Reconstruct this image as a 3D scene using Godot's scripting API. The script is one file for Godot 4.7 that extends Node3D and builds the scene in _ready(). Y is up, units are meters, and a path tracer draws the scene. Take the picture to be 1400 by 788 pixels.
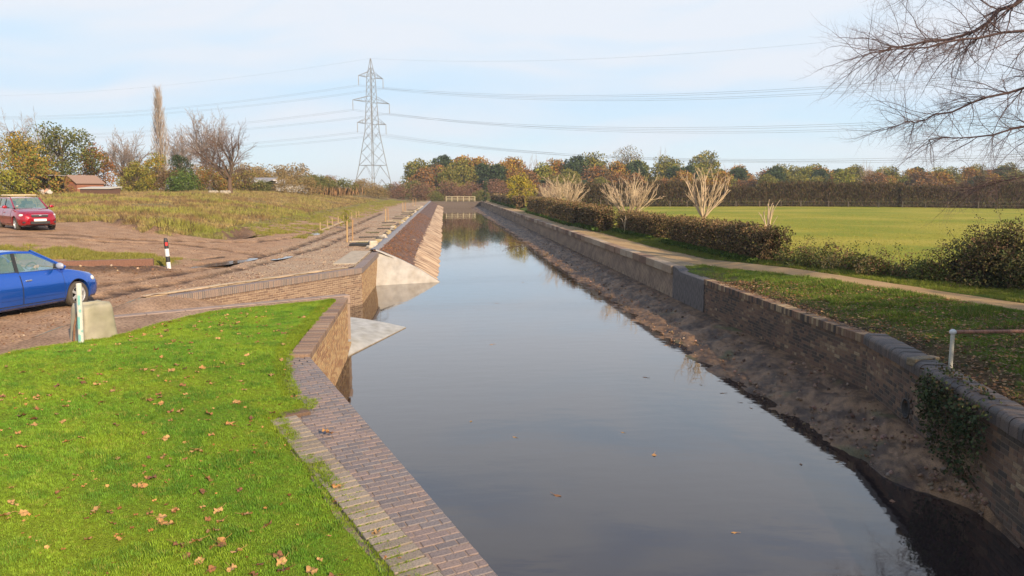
extends Node3D
# A canal below a lock: lawn and brick pier, slipway, muddy yard and meadow to one side, towpath, hedges and field to the other.

class MB:
	var v := PackedVector3Array()
	var n := PackedVector3Array()
	var c := PackedColorArray()
	var ix := PackedInt32Array()
	func tri(a: Vector3, b: Vector3, d: Vector3, col: Color) -> void:
		var nn := (d - a).cross(b - a).normalized()
		var s := v.size()
		v.append(a); v.append(b); v.append(d)
		for i in 3:
			n.append(nn); c.append(col); ix.append(s + i)
	func quad(a: Vector3, b: Vector3, d: Vector3, e: Vector3, col: Color) -> void:
		var nn := (d - a).cross(b - a).normalized()
		var s := v.size()
		v.append(a); v.append(b); v.append(d); v.append(e)
		for i in 4:
			n.append(nn); c.append(col)
		ix.append_array(PackedInt32Array([s, s + 1, s + 2, s, s + 2, s + 3]))
	func box(x: Transform3D, size: Vector3, col: Color) -> void:
		var h := size * 0.5
		var p := []
		for i in 8:
			p.append(x * Vector3(h.x if i & 1 else -h.x, h.y if i & 2 else -h.y, h.z if i & 4 else -h.z))
		for f in [[0, 2, 3, 1], [4, 5, 7, 6], [0, 4, 6, 2], [1, 3, 7, 5], [2, 6, 7, 3], [0, 1, 5, 4]]:
			quad(p[f[3]], p[f[2]], p[f[1]], p[f[0]], col)
	# a box with chamfered edges (44 triangles)
	func cbox(x: Transform3D, size: Vector3, bev: float, col: Color) -> void:
		var h := size * 0.5
		var q := {}
		for sx in [-1, 1]:
			for sy in [-1, 1]:
				for sz in [-1, 1]:
					var k := Vector3(sx, sy, sz)
					q[[sx, sy, sz, 0]] = x * (k * Vector3(h.x, h.y - bev, h.z - bev))
					q[[sx, sy, sz, 1]] = x * (k * Vector3(h.x - bev, h.y, h.z - bev))
					q[[sx, sy, sz, 2]] = x * (k * Vector3(h.x - bev, h.y - bev, h.z))
		for s in [-1, 1]:
			oq(x, q[[s, -1, -1, 0]], q[[s, 1, -1, 0]], q[[s, 1, 1, 0]], q[[s, -1, 1, 0]], col)
			oq(x, q[[-1, s, -1, 1]], q[[1, s, -1, 1]], q[[1, s, 1, 1]], q[[-1, s, 1, 1]], col)
			oq(x, q[[-1, -1, s, 2]], q[[1, -1, s, 2]], q[[1, 1, s, 2]], q[[-1, 1, s, 2]], col)
			for t in [-1, 1]:
				oq(x, q[[s, t, -1, 0]], q[[s, t, -1, 1]], q[[s, t, 1, 1]], q[[s, t, 1, 0]], col)
				oq(x, q[[s, -1, t, 0]], q[[s, -1, t, 2]], q[[s, 1, t, 2]], q[[s, 1, t, 0]], col)
				oq(x, q[[-1, s, t, 1]], q[[-1, s, t, 2]], q[[1, s, t, 2]], q[[1, s, t, 1]], col)
				for w in [-1, 1]:
					var a: Vector3 = q[[s, t, w, 0]]
					var b: Vector3 = q[[s, t, w, 1]]
					var d: Vector3 = q[[s, t, w, 2]]
					if (d - a).cross(b - a).dot(a - x.origin) < 0.0: tri(a, d, b, col)
					else: tri(a, b, d, col)
	func oq(x: Transform3D, a: Vector3, b: Vector3, d: Vector3, e: Vector3, col: Color) -> void:
		if (d - a).cross(b - a).dot((a + d) * 0.5 - x.origin) < 0.0: quad(e, d, b, a, col)
		else: quad(a, b, d, e, col)
	func tube(p: PackedVector3Array, r: PackedFloat32Array, sides: int, col: Color, cap := false) -> void:
		var s := v.size()
		var m := p.size()
		var side := Vector3.ZERO
		for i in m:
			var t := (p[mini(i + 1, m - 1)] - p[maxi(i - 1, 0)]).normalized()
			if side == Vector3.ZERO:
				side = t.cross(Vector3.UP if absf(t.y) < 0.9 else Vector3.RIGHT).normalized()
			side = (side - t * side.dot(t)).normalized()
			var up := side.cross(t)
			for k in sides:
				var a := TAU * k / sides
				var d := side * cos(a) + up * sin(a)
				v.append(p[i] + d * r[i]); n.append(d); c.append(col)
		for i in m - 1:
			for k in sides:
				var a := s + i * sides + k
				var b := s + i * sides + (k + 1) % sides
				ix.append_array(PackedInt32Array([a, b, a + sides, b, b + sides, a + sides]))
		if cap:
			for e in [0, m - 1]:
				var q := s + int(e) * sides
				for k in range(1, sides - 1):
					tri(v[q], v[q + k], v[q + k + 1], col)
	# smooth patch: rows of points, rows of colours (or one colour)
	func patch(rows: Array, cols) -> void:
		var s := v.size()
		var R := rows.size()
		var C: int = rows[0].size()
		for i in R:
			var row: PackedVector3Array = rows[i]
			var up_: PackedVector3Array = rows[mini(i + 1, R - 1)]
			var dn: PackedVector3Array = rows[maxi(i - 1, 0)]
			for j in C:
				v.append(row[j])
				n.append((row[mini(j + 1, C - 1)] - row[maxi(j - 1, 0)]).cross(up_[j] - dn[j]).normalized())
				c.append(cols if cols is Color else cols[i][j])
		for i in R - 1:
			for j in C - 1:
				var a := s + i * C + j
				ix.append_array(PackedInt32Array([a, a + C, a + 1, a + 1, a + C, a + C + 1]))
	# surface of revolution about the local y axis of x; prof: (radius, height)
	func lathe(x: Transform3D, prof: Array, sides: int, col: Color) -> void:
		var rows := []
		for q in prof:
			var row := PackedVector3Array()
			for k in sides + 1:
				var a := TAU * k / sides
				row.append(x * Vector3(q[0] * cos(a), q[1], q[0] * sin(a)))
			rows.append(row)
		patch(rows, col)
	func ell(x: Transform3D, r: Vector3, col: Color, nu := 10, nv := 7) -> void:
		var rows := []
		for i in nv + 1:
			var row := PackedVector3Array()
			var b := PI * (float(i) / nv - 0.5)
			for k in nu + 1:
				var a := TAU * k / nu
				row.append(x * (Vector3(cos(b) * cos(a), sin(b), cos(b) * sin(a)) * r))
			rows.append(row)
		patch(rows, col)
	func leaf(p: Vector3, d: Vector3, s: Vector3, ln: float, w: float, col: Color) -> void:
		var t := d.cross(s)
		var m := p + d * ln * 0.5 + t * ln * 0.08
		quad(p, m + s * w * 0.5, p + d * ln, m - s * w * 0.5, col)
	func mesh() -> ArrayMesh:
		var am := ArrayMesh.new()
		if v.size() == 0:
			return am
		var arr := []
		arr.resize(Mesh.ARRAY_MAX)
		arr[Mesh.ARRAY_VERTEX] = v
		arr[Mesh.ARRAY_NORMAL] = n
		arr[Mesh.ARRAY_COLOR] = c
		arr[Mesh.ARRAY_INDEX] = ix
		am.add_surface_from_arrays(Mesh.PRIMITIVE_TRIANGLES, arr)
		return am

var rng := RandomNumberGenerator.new()
var names := {}
var M := {}
var n1 := FastNoiseLite.new()
var n2 := FastNoiseLite.new()
var n3 := FastNoiseLite.new()
const CAM := Vector3(0, 4.4, 0)

func L(r: float, g: float, b: float) -> Color:
	return Color(r, g, b)

func numbered(called: String) -> String:
	var k: int = names.get(called, 0)
	names[called] = k + 1
	return called if k == 0 else "%s_%03d" % [called, k]

func tag(o: Node, label: String, category: String, group := "", kind := "") -> Node:
	if label: o.set_meta("label", label)
	if category: o.set_meta("category", category)
	if group: o.set_meta("group", group)
	if kind: o.set_meta("kind", kind)
	return o

func thing(called: String, label: String, category: String, at := Vector3.ZERO, turn := 0.0, group := "") -> Node3D:
	var o := Node3D.new()
	o.name = numbered(called)
	add_child(o)
	o.position = at
	o.rotation.y = turn
	tag(o, label, category, group)
	return o

func put(called: String, mesh: Mesh, m: Material, parent: Node = null) -> MeshInstance3D:
	var o := MeshInstance3D.new()
	o.name = called if parent else numbered(called)
	o.mesh = mesh
	o.material_override = m
	(parent if parent else self).add_child(o, true)
	return o

func structure(called: String, mesh: Mesh, m: Material) -> MeshInstance3D:
	var o := put(called, mesh, m)
	o.set_meta("kind", "structure")
	return o

func copy_of(o: Node3D, at: Vector3, turn := 0.0, sc := Vector3.ONE, label := "", group := "") -> Node3D:
	var base := String(o.name)
	var re := RegEx.create_from_string("_\\d{3}$")
	base = re.sub(base, "")
	var r: Node3D = o.duplicate()
	r.name = numbered(base)
	add_child(r)
	r.position = at
	r.rotation.y = turn
	r.scale = sc
	if label: r.set_meta("label", label)
	if group: r.set_meta("group", group)
	return r

func ntex(freq: float, lo: float, hi: float, size := 512, oct := 4, sd := 1, tint := Color.WHITE) -> NoiseTexture2D:
	var t := NoiseTexture2D.new()
	var f := FastNoiseLite.new()
	f.seed = sd
	f.noise_type = FastNoiseLite.TYPE_SIMPLEX_SMOOTH
	f.frequency = freq
	f.fractal_octaves = oct
	t.noise = f
	t.width = size
	t.height = size
	t.seamless = true
	var g := Gradient.new()
	g.set_color(0, Color(lo, lo, lo))
	g.set_color(1, Color(hi * tint.r, hi * tint.g, hi * tint.b))
	t.color_ramp = g
	return t

func nnorm(freq: float, strength: float, size := 512, oct := 4, sd := 1) -> NoiseTexture2D:
	var t := NoiseTexture2D.new()
	var f := FastNoiseLite.new()
	f.seed = sd
	f.noise_type = FastNoiseLite.TYPE_SIMPLEX_SMOOTH
	f.frequency = freq
	f.fractal_octaves = oct
	t.noise = f
	t.width = size
	t.height = size
	t.seamless = true
	t.as_normal_map = true
	t.bump_strength = strength
	return t

# a material whose colour comes from the vertex colours, broken up by a noise texture of a given scale (repeats per metre)
func vmat(called: String, rough: float, tex: Texture2D = null, rep := 1.0, norm: Texture2D = null, nscale := 1.0, spec := 0.5) -> StandardMaterial3D:
	var m := StandardMaterial3D.new()
	m.resource_name = called
	m.vertex_color_use_as_albedo = true
	m.roughness = rough
	m.metallic_specular = spec
	if tex or norm:
		m.uv1_triplanar = true
		m.uv1_world_triplanar = true
		m.uv1_scale = Vector3.ONE * rep
	if tex:
		m.albedo_texture = tex
	if norm:
		m.normal_enabled = true
		m.normal_texture = norm
		m.normal_scale = nscale
	M[called] = m
	return m

func cmat(called: String, col: Color, rough: float, tex: Texture2D = null, rep := 1.0, norm: Texture2D = null, nscale := 1.0, metal := 0.0) -> StandardMaterial3D:
	var m := vmat(called, rough, tex, rep, norm, nscale)
	m.vertex_color_use_as_albedo = false
	m.albedo_color = col.linear_to_srgb()
	m.metallic = metal
	return m

func at(o: Vector3, turn := 0.0) -> Transform3D:
	return Transform3D(Basis(Vector3.UP, turn), o)

func ss(a: float, b: float, x: float) -> float:
	return smoothstep(a, b, x)

func jit(col: Color, k: float) -> Color:
	var f := 1.0 + rng.randf_range(-k, k)
	return Color(col.r * f * (1.0 + rng.randf_range(-k, k) * 0.3), col.g * f, col.b * f * (1.0 + rng.randf_range(-k, k) * 0.3))

func rdir() -> Vector3:
	var z := rng.randf_range(-1, 1)
	var a := rng.randf() * TAU
	var q := sqrt(1.0 - z * z)
	return Vector3(q * cos(a), z, q * sin(a))

func lin(pts: Array, x: float) -> float:
	if x <= pts[0][0]: return pts[0][1]
	for i in pts.size() - 1:
		if x <= pts[i + 1][0]:
			var t: float = (x - pts[i][0]) / (pts[i + 1][0] - pts[i][0])
			return lerpf(pts[i][1], pts[i + 1][1], t)
	return pts[-1][1]

func smo(pts: Array, x: float) -> float:
	if x <= pts[0][0]: return pts[0][1]
	for i in pts.size() - 1:
		if x <= pts[i + 1][0]:
			var t: float = (x - pts[i][0]) / (pts[i + 1][0] - pts[i][0])
			var p0: float = pts[maxi(i - 1, 0)][1]
			var p3: float = pts[mini(i + 2, pts.size() - 1)][1]
			return cubic_interpolate(pts[i][1], pts[i + 1][1], p0, p3, t)
	return pts[-1][1]

func dseg(p: Vector2, a: Vector2, b: Vector2) -> float:
	return p.distance_to(Geometry2D.get_closest_point_to_segment(p, a, b))

func dline(p: Vector2, l: Array) -> float:
	var d := 1e9
	for i in l.size() - 1:
		d = minf(d, dseg(p, l[i], l[i + 1]))
	return d

func steps(a: float, b: float, stops: Array) -> PackedFloat32Array:
	# stops: [distance from a, step]; walks from a to b with a growing step
	var r := PackedFloat32Array()
	var x := a
	var s := signf(b - a)
	while (b - x) * s > 0.0:
		r.append(x)
		x += s * lin(stops, absf(x - a))
	r.append(b)
	return r

# ---------------------------------------------------------------- heights of the land
const WING_A := Vector2(-3.18, -29.5)   # corner of the slipway wall at the water
const WING_B := Vector2(-7.95, -21.6)   # where it runs out in the yard
const NEAR_A := Vector2(-2.75, -21.7)   # near side wall of the slipway
const NEAR_B := Vector2(-7.9, -18.3)
var RUTS := [
	[Vector2(-14.0, -20.6), Vector2(-12.0, -21.9), Vector2(-10.6, -23.3), Vector2(-9.4, -26.3), Vector2(-8.5, -29.5), Vector2(-7.5, -38.6), Vector2(-7.3, -60.0), Vector2(-7.6, -95.0)],
	[Vector2(-10.4, -20.2), Vector2(-9.4, -21.5), Vector2(-8.3, -25.1), Vector2(-7.3, -30.5), Vector2(-6.3, -39.6), Vector2(-6.0, -60.0)],
	[Vector2(-22, -33.5), Vector2(-14.7, -35.1), Vector2(-12.2, -37.0), Vector2(-9.2, -35.5), Vector2(-7.9, -34.0)],
	[Vector2(-22, -34.8), Vector2(-14.9, -36.4), Vector2(-12.0, -38.6), Vector2(-9.9, -41.0), Vector2(-9.0, -46.0), Vector2(-8.6, -58.0)],
	[Vector2(-16.0, -16.0), Vector2(-12.6, -17.6), Vector2(-10.9, -18.6), Vector2(-9.9, -20.6), Vector2(-9.0, -24.0)],
]
var MEADOW_EDGE := [Vector2(-60, -38.5), Vector2(-30, -41.5), Vector2(-21.0, -43.6), Vector2(-20.0, -46.0), Vector2(-17.1, -42.8), Vector2(-15.1, -40.6), Vector2(-11.6, -40.8), Vector2(-12.9, -50.0), Vector2(-11.7, -67.0), Vector2(-12.0, -85.0), Vector2(-11.5, -123.0), Vector2(-9.5, -150.0), Vector2(-4.0, -182.0), Vector2(-4, -600), Vector2(-300, -600), Vector2(-300, -38)]
var meadow_poly := PackedVector2Array()
# rut and puddle hollows: [centre, radii, turn, water level]
var PUDDLES := [[Vector2(-8.85, -31.0), Vector2(0.5, 2.0), 0.36], [Vector2(-9.6, -32.6), Vector2(0.22, 0.7), 0.3], [Vector2(-11.3, -44.2), Vector2(0.34, 3.0), 0.0], [Vector2(-10.75, -45.2), Vector2(0.2, 2.3), 0.05], [Vector2(-13.5, -31.7), Vector2(0.6, 0.35), 0.0], [Vector2(-7.0, -33.6), Vector2(0.2, 0.8), 0.25], [Vector2(-8.4, -50.5), Vector2(0.3, 2.2), 0.0]]

func wing_x(z: float) -> float:
	return WING_A.x + (z - WING_A.y) * (WING_B.x - WING_A.x) / (WING_B.y - WING_A.y)

func ground_edge(z: float) -> float:
	if z <= WING_A.y: return -3.5
	if z <= WING_B.y: return wing_x(z) - 0.32
	return WING_B.x - 0.32

func gl0(x: float, z: float) -> float:
	var u := -3.5 - x
	return 1.45 + 1.1 * ss(3, 17, u) * ss(16, 38, -z) + 1.3 * ss(10, 26, u) * ss(40, 95, -z) - 1.0 * ss(-13.5, -8, z) * ss(-20, -8, x)

func rut(p: Vector2) -> float:
	var r := 0.0
	for i in RUTS.size():
		if i < 5:
			var d := dline(p, RUTS[i])
			var w := 0.24 + 0.1 * n2.get_noise_2d(p.x * 2.0, p.y * 2.0)
			r = maxf(r, 1.0 - ss(w * 0.5, w * 1.5, d))
	return r

func hollow(p: Vector2) -> float:
	var h := 0.0
	for q in PUDDLES:
		var d: Vector2 = (p - q[0]).rotated(-q[2]) / q[1]
		h = maxf(h, 1.0 - ss(0.3, 1.3, d.length() + 0.25 * n2.get_noise_2d(p.x * 3.0, p.y * 3.0)))
	return h

func gl(x: float, z: float) -> float:
	var y := gl0(x, z)
	var p := Vector2(x, z)
	if z > -95 and z < -12 and x > -30:
		var nearness := ss(-110, -50, z)
		var r := rut(p)
		var rim := 0.0
		if x > -16:
			rim = r
		y += nearness * (0.035 * n2.get_noise_2d(x * 1.2, z * 1.2) + 0.02 * n3.get_noise_2d(x, z)) - 0.075 * rim + 0.04 * (1.0 - absf(r - 0.45) / 0.45 if r < 0.9 and r > 0.0 else 0.0) * (0.6 + n3.get_noise_2d(x * 1.5, z * 1.5)) - 0.12 * hollow(p)
		# heap of spoil in front of the timber
		y += 0.16 * (1.0 - ss(0.2, 1.25, dseg(p, Vector2(-13.2, -26.3), Vector2(-10.3, -27.6)))) * (0.7 + 0.8 * n3.get_noise_2d(x * 1.3, z * 1.3))
		# ridge of pushed-up soil along the meadow's edge
		y += 0.3 * (1.0 - ss(0.1, 1.0, dseg(p, Vector2(-17.6, -43.6), Vector2(-14.4, -40.9)))) * (0.7 + 0.9 * n3.get_noise_2d(x, z))
		y += 0.22 * (1.0 - ss(0.1, 0.8, dseg(p, Vector2(-11.9, -42), Vector2(-12.1, -48)))) * (0.7 + 0.9 * n3.get_noise_2d(x, z))
	return y + 0.05 * n1.get_noise_2d(x, z) * ss(1.0, 6.0, -3.5 - x)

func soft(p: Vector2) -> Vector2:
	return p + Vector2(n2.get_noise_2d(p.x, p.y), n2.get_noise_2d(p.x + 40.0, p.y)) * 1.3

func in_meadow(p: Vector2) -> bool:
	return Geometry2D.is_point_in_polygon(soft(p), meadow_poly)

func green_patch(p: Vector2) -> float:
	var d := dseg(soft(p), Vector2(-17.5, -30.0), Vector2(-11.6, -30.6))
	return 1.0 - ss(0.7, 1.7, d + 0.5 * n3.get_noise_2d(p.x, p.y))

func ground_colour(x: float, z: float) -> Color:
	var p := Vector2(x, z)
	var a := n1.get_noise_2d(x * 3.0, z * 3.0)
	var b := n2.get_noise_2d(x * 2.0, z * 2.0)
	var e := n3.get_noise_2d(x * 2.0, z * 2.0)
	var mud := L(0.44, 0.275, 0.165).lerp(L(0.30, 0.175, 0.10), clampf(0.45 + 0.8 * b, 0, 1))
	# trodden stone along the water side of the track
	var stone := ss(-9.0, -7.0, x + 0.8 * b) * ss(-24.0, -30.0, z)
	mud = mud.lerp(L(0.50, 0.37, 0.25).lerp(L(0.33, 0.23, 0.15), clampf(0.4 + 1.2 * e, 0, 1)), stone * clampf(0.75 + a, 0, 1))
	mud = mud.lerp(L(0.42, 0.30, 0.21), clampf(1.8 * e - 0.45, 0, 0.7))
	if z > -95 and x > -30:
		mud = mud.lerp(L(0.075, 0.045, 0.031), rut(p) * (0.6 if x < -15 else 0.95) * clampf(0.8 + b, 0, 1))
		var hp := 1.0 - ss(0.3, 1.3, dseg(p, Vector2(-13.2, -26.3), Vector2(-10.3, -27.6)))
		mud = mud.lerp(L(0.10, 0.06, 0.042), hp * 0.85)
		var rg := 1.0 - ss(0.3, 1.0, minf(dseg(p, Vector2(-17.6, -43.6), Vector2(-14.4, -40.9)), dseg(p, Vector2(-11.9, -42), Vector2(-12.1, -48))))
		mud = mud.lerp(L(0.12, 0.07, 0.045), rg * 0.8)
		mud = mud.lerp(L(0.08, 0.05, 0.036), hollow(p) * 0.8)
		mud = mud.lerp(L(0.16, 0.17, 0.035), green_patch(p) * 0.85)
		# weeds between the wheel tracks
		mud = mud.lerp(L(0.15, 0.16, 0.04), clampf(2.2 * n2.get_noise_2d(x * 0.9 + 9.0, z * 0.9) - 0.5, 0, 0.75) * ss(-10.5, -8.8, x) * ss(-12, -9, -9.6 - absf(x + 8.9)) * ss(-44, -52, z))
	if in_meadow(p):
		mud = L(0.27, 0.205, 0.085).lerp(L(0.17, 0.105, 0.055), clampf(0.5 + 1.2 * b, 0, 1)).lerp(L(0.17, 0.2, 0.035), clampf(1.6 * a - 0.15, 0, 0.7))
	return mud

func slope_y(z: float) -> float:
	return minf(1.42, 0.9 + 0.0725 * (-6.6 - z))

func ramp_y(x: float, z: float) -> float:
	var t := (x - NEAR_B.x) / (NEAR_A.x - NEAR_B.x)
	if z > lerpf(NEAR_B.y, NEAR_A.y, t):
		return 1.425
	return 1.44 - 0.4 * maxf(0.0, x + 7.9 - 0.25 * n1.get_noise_2d(x * 2, z * 2)) + 0.012 * n3.get_noise_2d(x, z)

func wall_x(z: float) -> float:
	if z < -14.5: return 8.45
	return 8.45 - (z + 14.5) * 0.229

const PATH := [[-182.0, 9.35], [-60.0, 9.4], [-38.0, 9.45], [-32.0, 9.8], [-28.0, 10.4], [-22.0, 11.75], [-16.0, 13.1], [-9.0, 15.3], [0.0, 18.0], [15.0, 22.0]]

func path_x(z: float) -> float:
	return smo(PATH, z)

func gr(x: float, z: float) -> float:
	var d := x - wall_x(z)
	var near := ss(-31, -24, z)
	var y := lerpf(1.525, 1.40, near) + 0.34 * near * ss(0.1, 3.2, d) + 0.17 * (1.0 - near) * ss(1.8, 3.2, d)
	var off := absf(x - path_x(z))
	y += 0.05 * n1.get_noise_2d(x * 2.0, z * 2.0) * ss(0.6, 1.6, off) * ss(0.3, 1.2, d)
	y += 0.03 * n3.get_noise_2d(x, z) * near * ss(0.6, 1.4, off)
	return y + 0.25 * n1.get_noise_2d(x * 0.12, z * 0.12) * ss(14, 40, d)

func mud_edge(z: float) -> float:
	return lin([[-182.0, 5.6], [-88.0, 6.55], [-41.0, 6.28], [-22.0, 6.35], [-16.5, 6.44], [-13.0, 6.5], [-11.2, 6.68], [-10.0, 6.98], [-9.3, 7.35], [-8.0, 7.9]], z) + 0.22 * n2.get_noise_2d(3.0, z * 0.8) + 0.1 * n3.get_noise_2d(7.0, z * 0.8)

# ---------------------------------------------------------------- ground sheets
func build_land() -> void:
	for p in MEADOW_EDGE:
		meadow_poly.append(p)
	# yard, track and meadow
	var mb := MB.new()
	var zs := PackedFloat32Array([30.0, 10.0, 0.0, -8.0])
	zs.append_array(steps(-11.0, -700.0, [[0, 0.13], [32, 0.15], [60, 0.5], [110, 1.2], [250, 12], [400, 60]]))
	var us := steps(0.0, 700.0, [[0, 0.13], [11, 0.15], [17, 0.3], [40, 1.0], [70, 4], [150, 30], [400, 90]])
	var rows := []
	var cols := []
	for z in zs:
		var row := PackedVector3Array()
		var cr := PackedColorArray()
		var e := ground_edge(z)
		for u in us:
			var x := e - u
			row.append(Vector3(x, gl(x, z), z))
			cr.append(ground_colour(x, z))
		rows.append(row)
		cols.append(cr)
	mb.patch(rows, cols)
	structure("ground", mb.mesh(), vmat("mud", 0.9, ntex(0.03, 0.62, 1.25, 512, 5, 3), 0.7, nnorm(0.05, 6.0, 512, 5, 4), 0.8, 0.3))
	print("ground ", zs.size() * us.size())
	# slipway
	mb = MB.new()
	rows = []
	cols = []
	for z in steps(-13.0, -29.45, [[0, 0.16], [30, 0.16]]):
		var row := PackedVector3Array()
		var cr := PackedColorArray()
		var x0 := WING_B.x - 0.34 if z > WING_B.y else wing_x(z) - 0.12
		for k in 41:
			var x := lerpf(x0, -2.8, k / 40.0)
			var under := ss(0.05, 0.25, x - lawn_left(z)) if z > -20.4 else 0.0
			row.append(Vector3(x, ramp_y(x, z) + (0.004 if z > -22 else 0.0) - 0.9 * under, z))
			var t := clampf(0.5 + n2.get_noise_2d(x * 1.5, z * 1.5) * 1.1, 0, 1)
			cr.append(L(0.43, 0.285, 0.185).lerp(L(0.30, 0.19, 0.12), t))
		rows.append(row)
		cols.append(cr)
	mb.patch(rows, cols)
	structure("slipway", mb.mesh(), M.mud)
	# lawn
	mb = MB.new()
	rows = []
	cols = []
	for z in steps(14.0, -20.42, [[0, 1.0], [14, 0.3], [20, 0.16]]):
		var row := PackedVector3Array()
		var cr := PackedColorArray()
		var xl := lawn_left(z)
		var xr := lawn_right(z)
		for k in 50:
			var x := lerpf(xl, xr, k / 49.0)
			var edge := 1.0 - ss(0.0, 0.12, x - xl)
			row.append(Vector3(x, lawn_y(x, z) - 0.06 * edge - (0.3 if k == 0 or k == 49 else 0.0), z))
			var t := clampf(0.5 + 0.9 * n1.get_noise_2d(x * 5.0, z * 5.0), 0, 1)
			cr.append(L(0.18, 0.225, 0.018).lerp(L(0.11, 0.18, 0.016), t))
		rows.append(row)
		cols.append(cr)
	mb.patch(rows, cols)
	structure("lawn", mb.mesh(), vmat("turf", 0.95, ntex(0.05, 0.6, 1.3, 512, 5, 5), 1.1, nnorm(0.08, 8.0, 512, 4, 6), 0.8, 0.2))
	# towpath bank and field
	mb = MB.new()
	rows = []
	cols = []
	for z in steps(16.0, -700.0, [[0, 1.0], [20, 0.22], [45, 0.25], [60, 0.6], [120, 2.0], [220, 12], [400, 80]]):
		var row := PackedVector3Array()
		var cr := PackedColorArray()
		for u in steps(0.25, 900.0, [[0, 0.16], [7, 0.22], [12, 0.8], [40, 3], [120, 12], [260, 90]]):
			var x := wall_x(z) + u
			row.append(Vector3(x, gr(x, z), z))
			var a := n1.get_noise_2d(x, z)
			var b := n2.get_noise_2d(x * 1.5, z * 1.5)
			var off := x - path_x(z)
			var col := L(0.085, 0.125, 0.02).lerp(L(0.10, 0.085, 0.03), clampf(0.4 + 1.2 * b, 0, 1))
			if u > 4.2 and off > 2.6:   # grazed field: long flat bands
				var band := n1.get_noise_2d(x * 0.25, z * 1.3)
				col = L(0.31, 0.295, 0.04).lerp(L(0.40, 0.345, 0.065), clampf(0.5 + 1.4 * band, 0, 1)).lerp(L(0.19, 0.24, 0.03), clampf(0.2 + 1.5 * a, 0, 0.7))
			elif off < -0.7 and u < 1.3:   # bare soil behind the coping
				col = col.lerp(L(0.06, 0.04, 0.026), (1.0 - ss(0.4, 1.2, u + 0.7 * b)) * ss(-27.0, -24.0, z))
			if z > -14 and u < 4.5:
				col = col.lerp(L(0.10, 0.06, 0.032), clampf(0.55 + 1.3 * b, 0, 0.9))
			cr.append(col)
		rows.append(row)
		cols.append(cr)
	mb.patch(rows, cols)
	structure("field", mb.mesh(), M.turf)
	# towpath
	mb = MB.new()
	rows = []
	cols = []
	for z in steps(14.0, -181.5, [[0, 0.5], [30, 0.3], [60, 0.6], [100, 2.0]]):
		var row := PackedVector3Array()
		var cr := PackedColorArray()
		var w := lerpf(0.66, 0.92, ss(-26.0, -34.0, z))
		var nx := path_x(z)
		for k in 13:
			var t := k / 12.0 * 2.0 - 1.0
			var x := nx + t * (w + 0.16 * n2.get_noise_2d(t * 2.0, z * 0.8) + 0.08 * n3.get_noise_2d(t * 2.0, z))
			row.append(Vector3(x, gr(x, z) + 0.012 - 0.03 * pow(absf(t), 6.0), z))
			var g := clampf(0.5 + n2.get_noise_2d(x * 2.0, z * 0.7) * 1.0, 0, 1)
			var col := L(0.47, 0.315, 0.16).lerp(L(0.37, 0.24, 0.12), g)
			col = col.lerp(L(0.2, 0.17, 0.05), clampf(2.0 * n2.get_noise_2d(x * 1.1 + 30.0, z * 0.35) - 0.5, 0, 0.6) * ss(-28, -36, z))
			col = col.lerp(L(0.30, 0.15, 0.07), ss(0.35, 0.9, t) * ss(-45.0, -55.0, z) * clampf(0.5 + n3.get_noise_2d(x * 2, z), 0, 0.8))
			cr.append(col)
		rows.append(row)
		cols.append(cr)
	mb.patch(rows, cols)
	structure("towpath", mb.mesh(), vmat("grit", 0.95, ntex(0.06, 0.72, 1.2, 512, 4, 8), 1.3, nnorm(0.1, 6.0, 512, 4, 9), 0.7, 0.25))
	# paved margin between the towpath and the coping slabs
	mb = MB.new()
	rows = []
	cols = []
	for z in steps(-28.2, -181.5, [[0, 0.5], [40, 1.0], [100, 3.0]]):
		var row := PackedVector3Array()
		var cr := PackedColorArray()
		for k in 5:
			var x := 8.74 + k * 0.2
			row.append(Vector3(x, gr(x, z) + 0.006, z))
			var g := clampf(0.5 + n3.get_noise_2d(x * 2.0, z) * 0.9, 0, 1)
			cr.append(L(0.30, 0.235, 0.16).lerp(L(0.20, 0.16, 0.10), g))
		rows.append(row)
		cols.append(cr)
	mb.patch(rows, cols)
	structure("towpath_margin", mb.mesh(), M.grit)
	# land beyond the end of the canal
	mb = MB.new()
	mb.patch([PackedVector3Array([Vector3(-6, 1.40, -182.6), Vector3(12, 1.40, -182.6)]), PackedVector3Array([Vector3(-6, 1.40, -240), Vector3(12, 1.40, -240)]), PackedVector3Array([Vector3(-6, 1.40, -1500), Vector3(12, 1.40, -1500)])], L(0.14, 0.12, 0.05))
	structure("far_ground", mb.mesh(), M.turf)
	mb = MB.new()
	mb.patch([PackedVector3Array([Vector3(-3000, 1.2, -690), Vector3(3000, 1.2, -690)]), PackedVector3Array([Vector3(-3000, 1.2, -4000), Vector3(3000, 1.2, -4000)])], L(0.13, 0.12, 0.05))
	structure("distant_ground", mb.mesh(), M.turf)
	# mud bared along the foot of the towpath wall
	mb = MB.new()
	rows = []
	cols = []
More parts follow.
